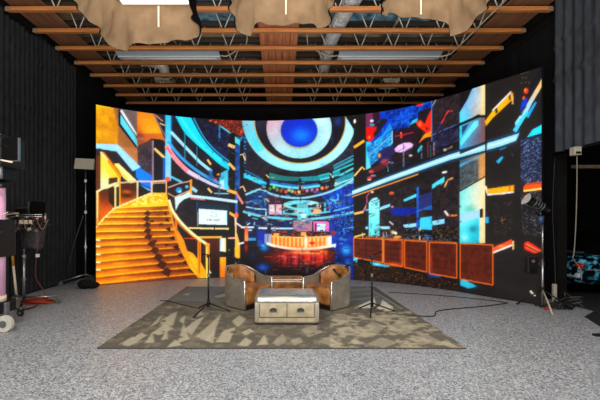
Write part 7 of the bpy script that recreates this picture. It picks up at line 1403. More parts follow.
soft_light(-.47,.60,3.1,5.2,4.84, (lambda u: .33+.14*(1-(2*u-1)**2), K(.42), K(.4), K(.46)), (.58,.48,.4,.5),
           'middle tan hooded soft light, in front of the planked ceiling strip', 47, .085, (.05,.10,.04,.18))
soft_light(1.48,2.56,3.1,5.2,4.84, (lambda u: .20+.12*(1-(2*u-1)**2)+.10*u, K(.50), K(.4), K(.38)), (.34,.58,.4,.4),
           'rightmost tan hooded soft light with a pointed corner hanging down', 63, 2.02, (.05,.16,.04,.06))

# ------------------------------------------------------------------ curtains
def curtain_x(x, y0, y1, z0, z1, amp, per, seams, inward, m, label, name='curtain', hemf=None, topf=None, seed=1):
    rr = random.Random(seed); nu = int((y1-y0)/per*10); nv = 110; ph = [rr.uniform(0,6.28) for _ in range(6)]
    def fn(u, v):
        y = y0+(y1-y0)*u; b = z0+(hemf(y) if hemf else 0); tp = z1+(topf(y) if topf else 0); z = b+(tp-b)*v
        wob = .5*math.sin(y*2.1+ph[0])+.10*math.sin(z*1.1+ph[1]+y)
        r = amp*(.55+.45*math.sin(y*1.7+ph[2]))*math.sin(2*PI*y/per+wob)
        sag = 0
        for s in seams:
            zz = s+.035*math.sin(y*2.3+ph[4]+s)+.02*math.sin(y*6+s)
            d = z-zz
            sag += (.03*math.exp(-(d/.09)**2) if d > 0 else .03*math.exp(-(d/.03)**2))*(.7+.3*math.sin(y*9+s*3))
            r *= 1-.55*math.exp(-(d/.05)**2)
        return (x+inward*(amp*1.4+r+sag), y, z)
    o = MB().grid(fn, nu, nv).build(name, m, smooth=True, solid=.006, origin=(x,(y0+y1)/2,z0))
    return tag(o, label, 'curtain')
ragged = lambda y: -.10+.08*math.sin(y*3.1)+.04*math.sin(y*9.3)
curtain_x(XL, 5.2, 8.33, .01, 5.9, .038, .15, (5.2,4.0), 1, M_quilt, 'charcoal ribbed curtain on the left wall behind the cameras', topf=ragged, seed=3)
curtain_x(XL, 8.36, 9.72, .01, 5.88, .038, .15, (5.15,4.05,3.45), 1, M_quilt, 'charcoal ribbed curtain on the left wall beside the small light panel', topf=ragged, seed=5)
curtain_x(XR, 3.4, 7.12, 2.93, 6.3, .075, .21, (5.0,4.33), -1, M_quilt_r, 'slate ribbed curtain gathered above the opening on the right', seed=8)
curtain_x(XL, 9.74, 12.3, .01, 5.5, .012, .5, (), 1, M_drape, 'flat black drape behind the left edge of the led wall', name='drape', seed=11)
curtain_x(XR, 7.14, 8.7, .01, 5.6, .02, .35, (), -1, M_drape, 'black drape between the led wall and the opening on the right', name='drape', seed=13)
tubething('curtain_rail', 'dark pipe along the bottom of the slate curtain above the opening', 'rail', [(5.40,3.5,2.9),(5.40,7.1,2.9)], .022, M_blackmetal, sm=False)

# ------------------------------------------------------------------ LED wall
CURVE = [(-4.53, 8.868), (-4.45, 8.95), (-3.46, 9.58), (-1.84, 10.16), (-0.29, 10.28), (1.8, 9.84), (3.06, 9.18), (3.9, 8.28), (4.375, 7.52), (4.865, 6.79), (4.888, 6.73)]
def crom(P, n=16):
    out = []; Q = [tuple(2*P[0][j]-P[1][j] for j in (0,1))]+P+[tuple(2*P[-1][j]-P[-2][j] for j in (0,1))]
    for i in range(len(P)-1):
        p0, p1, p2, p3 = Q[i:i+4]; d = math.dist
        t0 = 0; t1 = d(p0,p1)**.5; t2 = t1+d(p1,p2)**.5; t3 = t2+d(p2,p3)**.5
        for k in range(n):
            t = t1+(t2-t1)*k/n
            L = lambda a, b, ta, tb: tuple(a[j]*(tb-t)/(tb-ta)+b[j]*(t-ta)/(tb-ta) for j in (0,1))
            A1 = L(p0,p1,t0,t1); A2 = L(p1,p2,t1,t2); A3 = L(p2,p3,t2,t3); out.append(L(L(A1,A2,t0,t2), L(A2,A3,t1,t3), t1, t2))
    return out+[P[-1]]
PL = np.array(crom(CURVE)); SS = np.concatenate([[0], np.cumsum(np.hypot(*np.diff(PL, axis=0).T))]); WH = 4.47
led = thing('led_wall', 'huge curved led wall showing a neon lit atrium with an orange staircase', 'led wall', (0,9.8,0))
def led_pos(S, Z):
    s = S/100; return np.stack([np.interp(s, SS, PL[:,0]), np.interp(s, SS, PL[:,1])-9.8, Z/100], -1)
disp = art_mesh('display', SCREEN_ART, 0, 1, SS[-1]*100, WH*100-1, 1.6, led_pos, attr_mat('led_picture', 1.0), led, grain=.10, glow=.20)
disp['label'] = 'glowing picture of stairs, round skylight, bar and wooden counters'
tan_ = np.gradient(PL, axis=0); tan_ /= np.hypot(*tan_.T)[:,None]; nb = np.stack([-tan_[:,1], tan_[:,0]], -1)
nb *= np.sign(nb[:,1])[:,None]
cb = MB(); n = len(PL)
fr = PL+nb*.012; bk = PL+nb*.09; bk[-8:] = PL[-8:]+nb[-8:]*.05
vs = [(x,y-9.8,z) for z in (0,WH+.01) for a in (fr,bk) for x,y in a]
fs = []
for i in range(n-1):
    fs += [(i,i+1,2*n+i+1,2*n+i),(n+i,3*n+i,3*n+i+1,n+i+1),(2*n+i,2*n+i+1,3*n+i+1,3*n+i),(i,n+i,n+i+1,i+1)]
fs += [(0,2*n,3*n,n),(n-1,2*n-1,4*n-1,3*n-1)]
cb.add(vs, fs).build('cabinet_back', M_black, led)

# ------------------------------------------------------------------ rug
RX0, RX1, RY0, RY1 = -2.25, 2.29, 4.43, 8.72
rg = thing('rug', 'large grey and beige rug with pale jagged shards under the seating', 'rug', ((RX0+RX1)/2,(RY0+RY1)/2,0))
art_mesh('pile', RUG_ART, RX0*100, RY0*100, (RX1-RX0)*100, (RY1-RY0)*100, 2.0, lambda X, Y: np.stack([X/100-(RX0+RX1)/2, Y/100-(RY0+RY1)/2, X*0+.012], -1), attr_mat('shard_pattern_wool', 0), rg)
MB().box(RX0-.004,RY0-.004,.0005, RX1+.004,RY1+.004,.0113).build('backing', mat('dark_rug_backing',(66,62,56),.9), rg, world=True)

# ------------------------------------------------------------------ trunk coffee table
tb = thing('trunk_table', 'low silver metal trunk coffee table with two drawers on the rug', 'coffee table', (.105,5.42,.012))
hw, dp, ht = .49, .68, .45
def rrect(hw, d, r, n=5):
    o = []
    for cx, cy, a in ((hw-r,r,-90),(hw-r,d-r,0),(-hw+r,d-r,90),(-hw+r,r,180)):
        for k in range(n+1): t = math.radians(a+90*k/n); o.append((cx+r*math.cos(t), cy+r*math.sin(t)))
    return o
MB().prism(rrect(hw-.03,dp-.06,.06), 0,.035).build('plinth', M_black, tb)
for v in tb.children[-1].data.vertices: v.co.y += .03
MB().prism(rrect(hw,dp,.07), .03,.34).build('body', M_alu_drawer, tb, bevel=.012, smooth=False)
def lid(u, v):
    a = 2*PI*u
    # rounded lid: profile from bottom edge up and inward
    pr = [(0,.345),(.004,.36),(.0,.385),(.012,.415),(.035,.435),(.08,.443),(.3,.446),(.499,.446)]
    return None
prof = [(0.,.335),(-.008,.342),(-.008,.365),(.0,.392),(.016,.416),(.04,.434),(.075,.445),(.13,.449)]
lm = MB(); base = rrect(hw,dp,.07); nb_ = len(base); vs = []
for ins, z in prof:
    r = max(.07-ins,.012)
    vs += [(x,y+ins,z) for x, y in rrect(hw-ins,dp-2*ins,r)]
fs = [(i*nb_+k, i*nb_+(k+1) % nb_, (i+1)*nb_+(k+1) % nb_, (i+1)*nb_+k) for i in range(len(prof)-1) for k in range(nb_)]
fs.append(tuple(range((len(prof)-1)*nb_, len(prof)*nb_)))
lm.add(vs, fs).build('lid', M_alu_bright, tb, smooth=True)
MB().prism(rrect(hw+.006,dp+.012,.074), .03,.052).build('bottom_band', M_alu_bright, tb, bevel=.004)
for v in tb.children[-1].data.vertices: v.co.y -= .006
for x in (-hw+.035, hw-.035):
    MB().box(x-.028,-.006,.052, x+.028,.004,.336).build('corner_strip', M_alu_bright, tb, bevel=.003)
MB().box(-.418,-.005,.112, .418,.012,.329).build('drawer_surround', mat('dull_grey_gap',(84,78,66),.7), tb)
for s in (-1, 1):
    x0, x1 = (-.408,-.005) if s < 0 else (.005,.408)
    d = MB().box(x0,-.012,.125, x1,.01,.325).build('drawer', M_alu_drawer, tb, bevel=.004)
    cx = (x0+x1)/2
    h = MB().grid(lambda u, v: (cx+.052*math.cos(PI*u), -.014-.032*math.sin(PI*v*.5+.0), .222+.04*math.sin(PI*u)*math.cos(PI*v*.5)), 14, 6).build('cup_handle', M_blackmetal, d, solid=.004, smooth=True)
    MB().box(cx-.055,-.0165,.195, cx+.055,-.0125,.225).build('handle_plate', M_grey, d, bevel=.002)

# ------------------------------------------------------------------ barrel armchairs
def chair_path(t, r):
    """horseshoe in plan, front left post to front right post; radius r"""
    a = .38; L = a*2+PI*.36; s = t*L
    if s < a: return (-r, -.36+s), (-1,0)
    if s > L-a: return (r, .02-(s-(L-a))), (1,0)
    th = PI-(s-a)/.36
    return (r*math.cos(th), .02+r*math.sin(th)), (math.cos(th), math.sin(th))
def chair_h(t):
    e = abs(2*t-1); k = max(0,min(1,(.80-e)/.62)); return .505+.03*(1-e)+.172*(k*k*(3-2*k))
def armchair(loc, rz, label):
    t = thing('armchair', label, 'armchair', loc, rz, 'aluminium backed leather armchairs')
    R = .365; th = .035; N = 48
    def sec(i):
        u = i/N; (x, y), n = chair_path(u, R); (xi, yi), _ = chair_path(u, R-th); h = chair_h(u)
        return [(x*.97,y if abs(n[1])<.01 else y*.98,.02),(x,y,.25),(x,y,h),(xi,yi,h),(xi,yi,.25),(xi*.97,yi,.02)]
    vs = [p for i in range(N+1) for p in sec(i)]; fs = []
    for i in range(N):
        for k in range(6): fs.append((i*6+k, i*6+(k+1) % 6, (i+1)*6+(k+1) % 6, (i+1)*6+k))
    fs += [tuple(range(6)), tuple(range(N*6, N*6+6))]
    sh = MB().add(vs, fs).build('shell', M_alu, t, smooth=False); sh['label'] = 'riveted grey aluminium shell'
    path = []
    (x, y), n = chair_path(0, R-th/2); path += [(x*.97,y-.004,.02),(x,y-.004,.25)]
    path += [(chair_path(i/N,R-th/2)[0][0], chair_path(i/N,R-th/2)[0][1], chair_h(i/N)+.004) for i in range(N+1)]
    (x, y), n = chair_path(1, R-th/2); path += [(x,y-.004,.25),(x*.97,y-.004,.02)]
    MB().tube(path, .021, 8).build('edge_trim', M_alu_bright, t, smooth=True)
    rv = MB()
    for i in range(2, N-1, 3):
        (x, y), n = chair_path(i/N, R+.003)
        for z in (.09, chair_h(i/N)-.05): rv.ball((x,y,z), .008, nu=6, nv=4)
    rv.build('rivets', M_alu_bright, t)
    # back cushion with upright channels
    def cush(u, v):
        tt = .2+.6*u; e = min(1, min(u,1-u)/.07); ph = 2*PI*v
        h = chair_h(tt)+.02-.03*(1-e); zc = (.34+h)/2; hz = (h-.34)/2
        c, s_ = math.cos(ph), math.sin(ph); sq = lambda q: math.copysign(abs(q)**.6, q)
        thk = .055*(.35+.65*e)*(1+.12*abs(math.sin(5*PI*u)))
        (x, y), n = chair_path(tt, R-th-.06+thk*sq(c)*.95-.0)
        return (x, y, zc+hz*sq(s_))
    MB().grid(cush, 60, 18, cv=True).build('back_cushion', M_leather, t, smooth=True)
    r = R-th-.008
    pts = [(-r,-.375),(r,-.375)]+[chair_path(.5+.5*(1-k/14)*.62, r)[0] for k in range(15)]+[chair_path(.5-.5*(k/14)*.62, r)[0] for k in range(1,15)]
    MB().prism(pts, .075,.385).build('seat_cushion', M_leather, t, bevel=.055, seg=5, smooth=True)
    MB().prism([(x*.93,y*.93) for x, y in pts], .0,.08).build('base', M_black, t)
    return t
armchair((-.655,6.79,.012), math.radians(48), 'brown leather barrel armchair with aluminium shell, left of the trunk table')
armchair((.94,6.75,.012), math.radians(-49), 'brown leather barrel armchair with aluminium shell, right of the trunk table')
st = MB().tube(smoothpath([(1.03,6.93,.665),(1.08,6.87,.60),(1.13,6.86,.56),(1.18,6.90,.62),(1.25,6.99,.70),(1.30,7.03,.735)]), .02, 8).ball((1.13,6.855,.56), .035)
tag(st.build('strap', M_black, smooth=True, origin=(1.13,6.87,.55)), 'small black strap lying on the back cushion of the right armchair', 'strap')
ot = thing('ottoman', 'low tan leather ottoman with pale metal rim between the two armchairs', 'ottoman', (.06,7.42,.012))
MB().prism(rrect(.42,.5,.05), .04,.34).build('frame', M_alu, ot, bevel=.01)
MB().prism(rrect(.425,.51,.055), .335,.375).build('rim', M_alu_bright, ot, bevel=.006)
MB().box(-.38,-.012,.07,.38,.012,.325).build('front_panel', M_leather, ot, bevel=.008)
MB().prism([(x*.95,y*.95+.012) for x,y in rrect(.42,.5,.06)], .34,.385).build('cushion', M_leather, ot, bevel=.02, seg=4, smooth=True)
MB().prism([(x*.9,y*.9+.02) for x,y in rrect(.42,.5,.05)], 0,.045).build('plinth', M_black, ot)

# ------------------------------------------------------------------ microphone stands
def mic_stand(loc, legs, zj, boom, micdir, label):
    t = thing('microphone_stand', label, 'microphone stand', loc, 0, 'black boom microphone stands')
    MB().cyl((0,0,.06), (0,0,.20), .03, .024).build('hub', M_blackmetal, t, smooth=False)
    for lx, ly in legs: MB().tube([(0,0,.13),(lx*.5,ly*.5,.075),(lx,ly,.016)], .012, 8).build('leg', M_blackmetal, t, smooth=True)
    MB().cyl((0,0,.18), (0,0,.62), .016).build('lower_pole', M_blackmetal, t, smooth=True)
    MB().cyl((0,0,.60), (0,0,zj), .011).build('upper_pole', M_blackmetal, t, smooth=True)
    MB().cyl((0,0,.59), (0,0,.65), .022).build('clutch', M_grey, t)
    MB().box(-.03,-.025,zj-.02,.03,.025,zj+.04).build('boom_joint', M_blackmetal, t, bevel=.006)
    a, b = Vector((*boom[0],)), Vector((*boom[1],))
    MB().cyl(a, b, .008, n=8).build('boom', M_blackmetal, t, smooth=True)
    d = Vector(micdir).normalized()
    m = MB().cyl(b-d*.02, b+d*.13, .013, .02).build('microphone', M_black, t, smooth=True)
    MB().ball(b+d*.16, .03).build('grille', M_blackmetal, m, smooth=True)
    return t
mic_stand((-1.26,6.34,.012), ((-.2,.1),(-.14,-.52),(.4,-.12)), .95, ((-.12,0,.985),(.42,.06,.96)), (.7,.15,-.75), 'black boom microphone stand left of the left armchair')
mic_stand((1.62,6.34,.012), ((-.2,.1),(-.16,-.52),(.36,-.12)), .93, ((.2,.05,1.03),(-.32,-.03,.86)), (-.8,-.1,-.5), 'black boom microphone stand right of the right armchair')
def floor_cable(label, pts, r=.009, m=None, z=.014, name='cable'):
    P = []
    for px, py in pts:
        D = 558/(py-223); P.append(((px-280)*D/360, D, z))
    return tubething(name, label, 'cable', P, r, m or M_cable)
floor_cable('thin black cable leaving the left microphone stand across the rug', [(197,309),(188,307),(178,304.5),(168,302),(160,301.5)], .007, z=.021)
floor_cable('black cable with a kink running from the right microphone stand to the led wall', [(391,314.5),(410,316.2),(432,317),(435.5,314.5),(437,312),(452,309.7),(490,306.2),(508,303.5)], .008)
floor_cable('straight black cable on the floor parallel to the right foot of the led wall', [(388,292.8),(420,294.6),(460,297.8),(490,301),(506,303)], .007)

# ------------------------------------------------------------------ left: studio pedestal with camera
pd = thing('camera_pedestal', 'pale camera pedestal column painted with pink light on off white casters at left edge', 'camera pedestal', (-4.115,5.2,0))
MB().cyl((0,0,.48), (0,0,2.06), .125, n=24).build('column', M_pink_lit, pd, smooth=True)
MB().cyl((0,0,.42), (0,0,.50), .135, n=24).build('collar', M_cream, pd, smooth=True)
MB().box(-.3,-.25,.24,.14,.25,.42).build('base', M_blackmetal, pd, bevel=.03)
MB().box(.10,-.02,.12,.17,.06,.40).build('fork', M_grey, pd, bevel=.01)
def caster(parent, c, r, wdt, m):
    w_ = MB().cyl((c[0]-wdt/2,c[1],c[2]), (c[0]+wdt/2,c[1],c[2]), r, n=22).build('caster', m, parent, bevel=.008, smooth=False)
    MB().cyl((c[0]-wdt/2-.008,c[1],c[2]), (c[0]+wdt/2+.008,c[1],c[2]), r*.4, n=14).build('axle_cap', M_grey, w_)
    return w_
def caster_facing(parent, c, r, wdt, m):   # wheel seen nearly side on
    w_ = MB().cyl((c[0],c[1]-wdt/2,c[2]), (c[0],c[1]+wdt/2,c[2]), r, n=22).build('caster', m, parent, bevel=.008)
    MB().cyl((c[0],c[1]-wdt/2-.01,c[2]), (c[0],c[1]+wdt/2+.01,c[2]), r*.42, n=14).build('axle_cap', M_grey, w_)
    return w_
caster_facing(pd, (.20,-.08,.118), .118, .07, M_rubber)
caster_facing(pd, (-.4,-.15,.118), .118, .07, M_rubber)
caster_facing(pd, (-.25,.3,.118), .118, .07, M_rubber)
cb_ = MB().box(-.28,-.24,1.06,.16,.20,1.60).build('control_box', M_black, pd, bevel=.02)
MB().box(.08,-.262,1.47,.24,-.241,1.57).build('display_label', M_blue, cb_)
MB().box(-.3,-.27,1.50,.22,-.242,1.525).build('rail', M_cream, cb_)
for k in range(5): MB().cyl((-.05+k*.07,-.245,1.2+.03*(k % 2)), (-.05+k*.07,-.268,1.2+.03*(k % 2)), .016, n=8).build('knob', M_grey, cb_)
MB().box(-.1,-.18,2.06,.1,.14,2.16).build('pan_head', M_blackmetal, pd, bevel=.02)
MB().cyl((-.2,-.15,2.08), (.22,-.2,2.07), .024).build('pan_bar', M_chrome, pd, smooth=True)
MB().cyl((.19,-.197,2.07), (.27,-.206,2.068), .034).build('grip', M_black, pd, smooth=True)
vc = thing('video_camera', 'black studio camera with flip out monitor on top of the pale pedestal', 'video camera', (-4.08,5.12,2.165), 0, 'video cameras on the left')
MB().box(-.32,-.2,.17,.26,.28,.62).build('body', M_black, vc, bevel=.03)
MB().cyl((-.1,-.2,.38), (-.1,-.42,.38), .09, .105, n=20).build('lens', M_blackmetal, vc, smooth=True)
mo = MB().box(.26,-.16,.245,.475,-.13,.555).build('monitor', M_glass, vc, bevel=.006)
MB().box(.468,-.163,.24,.482,-.127,.56).box(.26,-.163,.235,.482,-.127,.247).build('monitor_edge', M_chrome, mo)
MB().tube([(-.3,-.17,.30),(.0,-.18,.24),(.25,-.18,.25),(.4,-.17,.22)], .012, 8).build('support_arm', M_cream, vc, smooth=True)
MB().tube([(.02,-.12,.62),(.05,-.12,.72),(.09,-.12,.76),(.13,-.12,.70),(.12,-.12,.62)], .018, 8).build('carry_handle', M_blue, vc, smooth=True)
MB().cyl((.2,-.12,.0), (.2,-.12,.19), .026).build('post', M_grey, vc, smooth=True)
MB().box(-.18,-.18,.0,.18,.2,.18).build('mount_plate', M_blackmetal, vc, bevel=.01)
for k, (x, z) in enumerate(((.18,.55),(.24,.46),(.2,.36),(.25,.60))): MB().cyl((x,-.2,z), (x,-.235,z), .02, n=10).build('knob', M_chrome if k % 2 else M_bracket, vc)

# ------------------------------------------------------------------ left: rolling stand with camera rig
rs = thing('rolling_stand', 'chrome rolling stand carrying a camera rig before the left curtain', 'stand', (-4.78,6.72,0))
MB().cyl((0,0,.12), (0,0,.95), .022).build('lower_pole', M_chrome, rs, smooth=True)
MB().cyl((0,0,.93), (0,0,1.5), .017).build('upper_pole', M_chrome, rs, smooth=True)
for z in (.5,.93,1.2): MB().cyl((0,0,z-.03), (0,0,z+.03), .034).build('clamp_collar', M_grey, rs)
for (x, y, m_) in ((.52,.22,M_chrome),(.47,-.74,M_blackmetal),(-.42,.3,M_chrome)):
    MB().tube([(0,0,.165),(x*.95,y*.95,.14)], .02, 8).build('leg', m_, rs, smooth=True)
    caster_facing(rs, (x,y,.055), .055, .035, M_black if m_ is M_blackmetal else M_grey)
    MB().cyl((x*.97,y*.97,.09), (x*.97,y*.97,.15), .015).build('caster_stem', M_grey, rs)
MB().box(-.2,-.2,1.5,.42,.16,1.53).build('platform', M_blackmetal, rs, bevel=.006)
for x in (.05,.3): MB().cyl((x,-.215,1.46), (x,-.25,1.46), .022, n=10).build('knob', M_chrome, rs)
rig = thing('video_camera', 'camera rig with two small monitors and rails on the chrome rolling stand', 'video camera', (-4.78,6.68,1.531), 0, 'video cameras on the left')
MB().box(-.16,-.16,.02,.2,.12,.17).build('body', M_black, rig, bevel=.02)
MB().cyl((-.16,-.02,.10), (-.36,-.04,.10), .06, .07, n=18).build('lens', M_blackmetal, rig, smooth=True)
MB().box(-.12,-.182,.0,.0,-.161,.07).build('label_plate', M_blue, rig)
MB().box(.06,-.19,.0,.30,-.165,.075).build('side_plate', M_cream, rig, bevel=.004)
for z in (.015,.05): MB().cyl((-.3,-.2,z+.12), (.5,-.2,z+.12), .009).build('rail', M_chrome, rig, smooth=True)
mo = MB().box(.20,-.1,.16,.50,-.075,.41, R=Ry(.06)).build('monitor', M_glass, rig, bevel=.006)
MB().box(.172,-.104,.15,.20,-.071,.41).build('monitor_edge', M_chrome, mo)
mo = MB().box(.02,-.2,.15,.22,-.175,.29).build('small_monitor', M_glass, rig, bevel=.005)
MB().box(.02,-.204,.284,.22,-.172,.294).build('monitor_edge', M_chrome, mo)
MB().box(.24,-.12,.08,.44,.04,.17).build('battery', mat('dark_red_battery',(92,34,30),.5), rig, bevel=.01)
MB().tube(smoothpath([(-.36,-.1,.2),(-.2,-.2,.16),(.0,-.22,.19),(.1,-.18,.2)]), .012, 8).build('handle', M_bracket, rig, smooth=True)
for k in range(7): MB().cyl((-.12+k*.09,-.2,.1+.025*(k % 3)), (-.12+k*.09,-.232,.1+.025*(k % 3)), .016, n=8).build('knob', M_chrome if k % 2 else M_bracket, rig)
rr = random.Random(21)
for k in range(9):
    x = -.28+.085*k; z0 = .17-.02*(k % 3)
    MB().tube(smoothpath([(x,-.15,z0),(x+.05,-.24,z0-.10-.05*rr.random()),(x+.12,-.22,z0-.22-.1*rr.random()),(x+.16,-.12,z0-.05)]), .006, 6).build('cable', (M_cable, M_red, M_palecable)[k % 3], rig, smooth=True)
for k in range(6):
    x = -.05+.1*k; z = -.14+.03*(k % 2)
    MB().box(x,-.225,z, x+.05,-.185,z+.045).build('clamp', (M_bracket, M_chrome, M_blackmetal)[k % 3], rig, bevel=.005)
MB().cyl((.50,-.12,.02), (.50,-.12,.20), .02, n=10).build('side_post', M_chrome, rig, smooth=True)
MB().box(-.42,-.12,-.05,-.18,.06,.24).build('matte_box', M_black, rig, bevel=.012)
for k in range(8):
    x = -.2+.05*k; z = 1.12+.055*((k*3) % 8)
    MB().box(x,-.262,z, x+.032,-.241,z+.03).build('switch', (M_chrome, M_bracket, M_black, M_blue)[k % 4], cb_, bevel=.004)
MB().tube(smoothpath([(-.1,-.26,1.3),(.1,-.32,1.15),(.22,-.3,1.3),(.3,-.25,1.45)]), .008, 6).build('lead', M_cable, cb_, smooth=True)
MB().tube(smoothpath([(-.15,-.26,1.58),(.05,-.3,1.66),(.2,-.28,1.62),(.34,-.2,1.70)]), .009, 6).build('lead', M_bracket, cb_, smooth=True)
def bagfn(u, v):
    a = 2*PI*u; taper = 1-.25*v; return (-4.62+.24*taper*math.cos(a)*(1+.06*math.sin(5*a)), 6.70+.13*taper*math.sin(a), 1.485-.42*v+.03*math.sin(3*a)*v)
tag(MB().grid(bagfn, 36, 10, cu=True).build('cloth_bag', mat('worn_black_nylon',(44,44,46),.5,var=.5,scale=12,bump=.3), smooth=True, solid=.01, origin=(-4.62,6.7,1.07)), 'black cloth bag hanging under the camera rig platform', 'bag')
tubething('cable', 'dark red cable hanging down from the camera rig to the floor', 'cable', [(-4.36,6.60,1.5),(-4.38,6.52,1.2),(-4.42,6.54,.95),(-4.46,6.58,.55),(-4.33,6.62,.25),(-4.42,6.5,.05),(-4.6,6.45,.02),(-4.75,6.4,.02)], .007, M_red)
tag(MB().box(-4.42,6.50,.93,-4.36,6.54,.99).build('cable_box', M_white_paint, bevel=.008, origin=(-4.39,6.52,.93)), 'small pale box halfway along the red hanging cable', 'connector')
coil = []
for k in range(90):
    a = k*.42; r = .20+.05*math.sin(k*.9); coil.append((-4.68+r*1.3*math.cos(a)+.05*math.sin(k*.31), 6.95+r*.7*math.sin(a), .016+.012*((k//15))))
tag(MB().tube(coil, .009, 6).build('cable_coil', M_orange, smooth=True, origin=(-4.68,6.95,0)), 'orange red cable coiled at the foot of the rolling stand', 'cable')
yp = thing('pole', 'pale pole with a yellow sleeve leaning behind the rolling stand', 'pole', (-5.24,7.17,0))
MB().cyl((0,0,.01), (-.07,.0,.70), .022).build('shaft', M_cream, yp, smooth=True)
MB().cyl((-.07,0,.70), (-.12,.0,1.28), .026).build('sleeve', M_yellow, yp, smooth=True)
floor_cable('black cable curving on the floor in front of the rolling stand', [(12,309),(24,310.5),(34,307.5),(40,302),(39,296)], .012)

# ------------------------------------------------------------------ left: panel light on stand
ls = thing('panel_light', 'grey rectangular light panel on a thin wheeled stand by the led wall', 'light stand', (-4.86,9.0,0))
MB().cyl((0,0,.22), (0,0,1.5), .019).build('lower_pole', M_chrome, ls, smooth=True)
MB().cyl((0,0,1.48), (0,0,2.85), .014).build('upper_pole', M_chrome, ls, smooth=True)
for z in (.95,1.82,2.6): MB().cyl((0,0,z-.035), (0,0,z+.035), .03).build('clamp_collar', M_white_paint, ls)
for x, y in ((-.53,-.16),(.28,-.42),(.1,.5)):
    MB().tube([(0,0,.27),(x*.96,y*.96,.115)], .017, 8).build('leg', M_chrome, ls, smooth=True)
    caster_facing(ls, (x,y,.055), .055, .035, M_grey)
    MB().cyl((x*.97,y*.97,.08), (x*.97,y*.97,.13), .013).build('caster_stem', M_grey, ls)
R_ = Ry(math.radians(3)) @ Rx(math.radians(-8))
hd = MB().box(-.27,-.03,2.86,.25,.05,3.17, R=R_).build('lamp_head', M_blackmetal, ls, bevel=.01)
MB().box(-.252,-.045,2.88,.232,-.032,3.15, R=R_, c=(-.01,.01,3.015)).build('diffuser', M_panel, hd)
MB().box(.26,-.06,2.90,.275,.03,3.17, R=R_, c=(-.01,.01,3.015)).build('barn_door', M_grey, hd)
sb = MB().ball((-4.60,8.50,.11), .17, .16, .11, 18, 10).ball((-4.44,8.54,.08), .15, .14, .08, 16, 9)
tag(sb.build('sandbag', M_drape, smooth=True, origin=(-4.6,8.55,0)), 'black sandbag lying at the lower left corner of the led wall', 'sandbag')
tubething('strap', 'dark strap dangling between the panel light stand and the left curtain', 'strap', [(-4.9,8.98,1.75),(-5.0,8.95,1.4),(-5.12,8.9,.95),(-5.18,8.88,.62),(-5.14,8.86,.5)], .02, M_black)

# ------------------------------------------------------------------ right: spot light on stand
sl = thing('spot_light', 'dark spotlight head on a tall thin stand at the right end of the led wall', 'light stand', (4.80,6.58,0))
MB().cyl((0,0,.05), (0,0,.95), .022).build('lower_pole', M_chrome, sl, smooth=True)
MB().cyl((0,0,.93), (0,0,1.55), .017).build('upper_pole', M_chrome, sl, smooth=True)
for z in (.35,.93): MB().cyl((0,0,z-.03), (0,0,z+.03), .033).build('clamp_collar', M_blackmetal, sl)
for x, y, m_ in ((-.24,-.56,M_bracket),(.38,-.2,M_blackmetal),(-.33,.22,M_blackmetal)):
    MB().tube([(0,0,.33),(x*.55,y*.55,.17),(x,y,.016)], .014, 8).build('leg', m_, sl, smooth=True)
MB().cyl((-.03,0,1.54), (-.03,0,1.68), .045, .05).build('swivel', M_navy, sl, smooth=True)
MB().tube([(-.03,0,1.66),(-.15,-.03,1.75),(-.12,-.06,1.87)], .018, 8).build('yoke', M_blackmetal, sl, smooth=True)
A = Vector((.09,.0,1.79)); B = Vector((-.24,.05,1.98)); dd = (B-A).normalized()
hb = MB().tube([A, A+dd*.06, A+dd*.08, B-dd*.06, B], [.055,.06,.072,.075,.085], 18).build('lamp_head', M_blackmetal, sl, smooth=False)
MB().tube([B, B+dd*.035], [.088,.115], 18).build('reflector_rim', mat('white_reflector',(225,225,225),.4), hb)
MB().cyl(A-dd*.03, A, .03, n=10).build('rear_knob', M_red, hb)
for k in range(4): MB().tube([A+dd*(.1+.05*k), A+dd*(.115+.05*k)], .079, 18).build('cooling_fin', M_grey, hb)
bx = MB().box(-.31,-.06,.63,-.12,.04,.93).build('ballast_box', M_black, sl, bevel=.012)
MB().cyl((-.215,-.06,.70), (-.215,-.075,.70), .055, n=20).build('dial', M_blackmetal, bx)
MB().cyl((-.215,-.06,.86), (-.215,-.07,.86), .03, n=16).build('dial', M_grey, bx)
MB().box(-.13,-.012,.79,.03,.012,.815).build('clamp_arm', M_chrome, sl)
tag(MB().box(5.10,6.70,.012,5.16,6.76,.41).build('power_strip', M_panel, bevel=.008, origin=(5.13,6.73,0)), 'pale upright power strip standing against the black drape on the right', 'power strip')
rr = random.Random(4); pth = [(5.08+.24*math.cos(k*.9)+rr.uniform(-.06,.06)+.12*math.sin(k*.23), 6.55+.16*math.sin(k*1.13)+rr.uniform(-.04,.04), .02+.14*abs(math.sin(k*.37))*rr.random()) for k in range(34)]
tag(MB().tube(smoothpath(pth, 5), .010, 6).build('cable_heap', M_cable, smooth=True, origin=(5.0,6.55,0)), 'heap of tangled black cables at the foot of the right light stand', 'cable')
pth = [(5.32+.16*math.cos(k*.8)+rr.uniform(-.05,.05), 6.58+.12*math.sin(k*1.2), .03+.3*(1-k/26)*abs(math.sin(k*.5))) for k in range(26)]
tag(MB().tube(smoothpath(pth, 5), .009, 6).build('cable_heap', mat('grey_cable_sheath',(70,66,62),.6), smooth=True, origin=(5.32,6.58,0)), 'grey looped cables piled beside the car opening', 'cable')
tag(MB().box(4.73,6.40,.006,4.83,6.46,.05).build('cable_connector', M_orange, bevel=.01, origin=(4.78,6.43,0)), 'small orange connector lying at the foot of the right light stand', 'connector')
tubething('cable', 'thin dark cable running down the black drape beside the spotlight', 'cable', [(5.42,7.1,2.85),(5.34,7.05,1.8),(5.3,6.95,.9),(5.2,6.8,.35),(5.1,6.75,.02)], .009, M_cable)

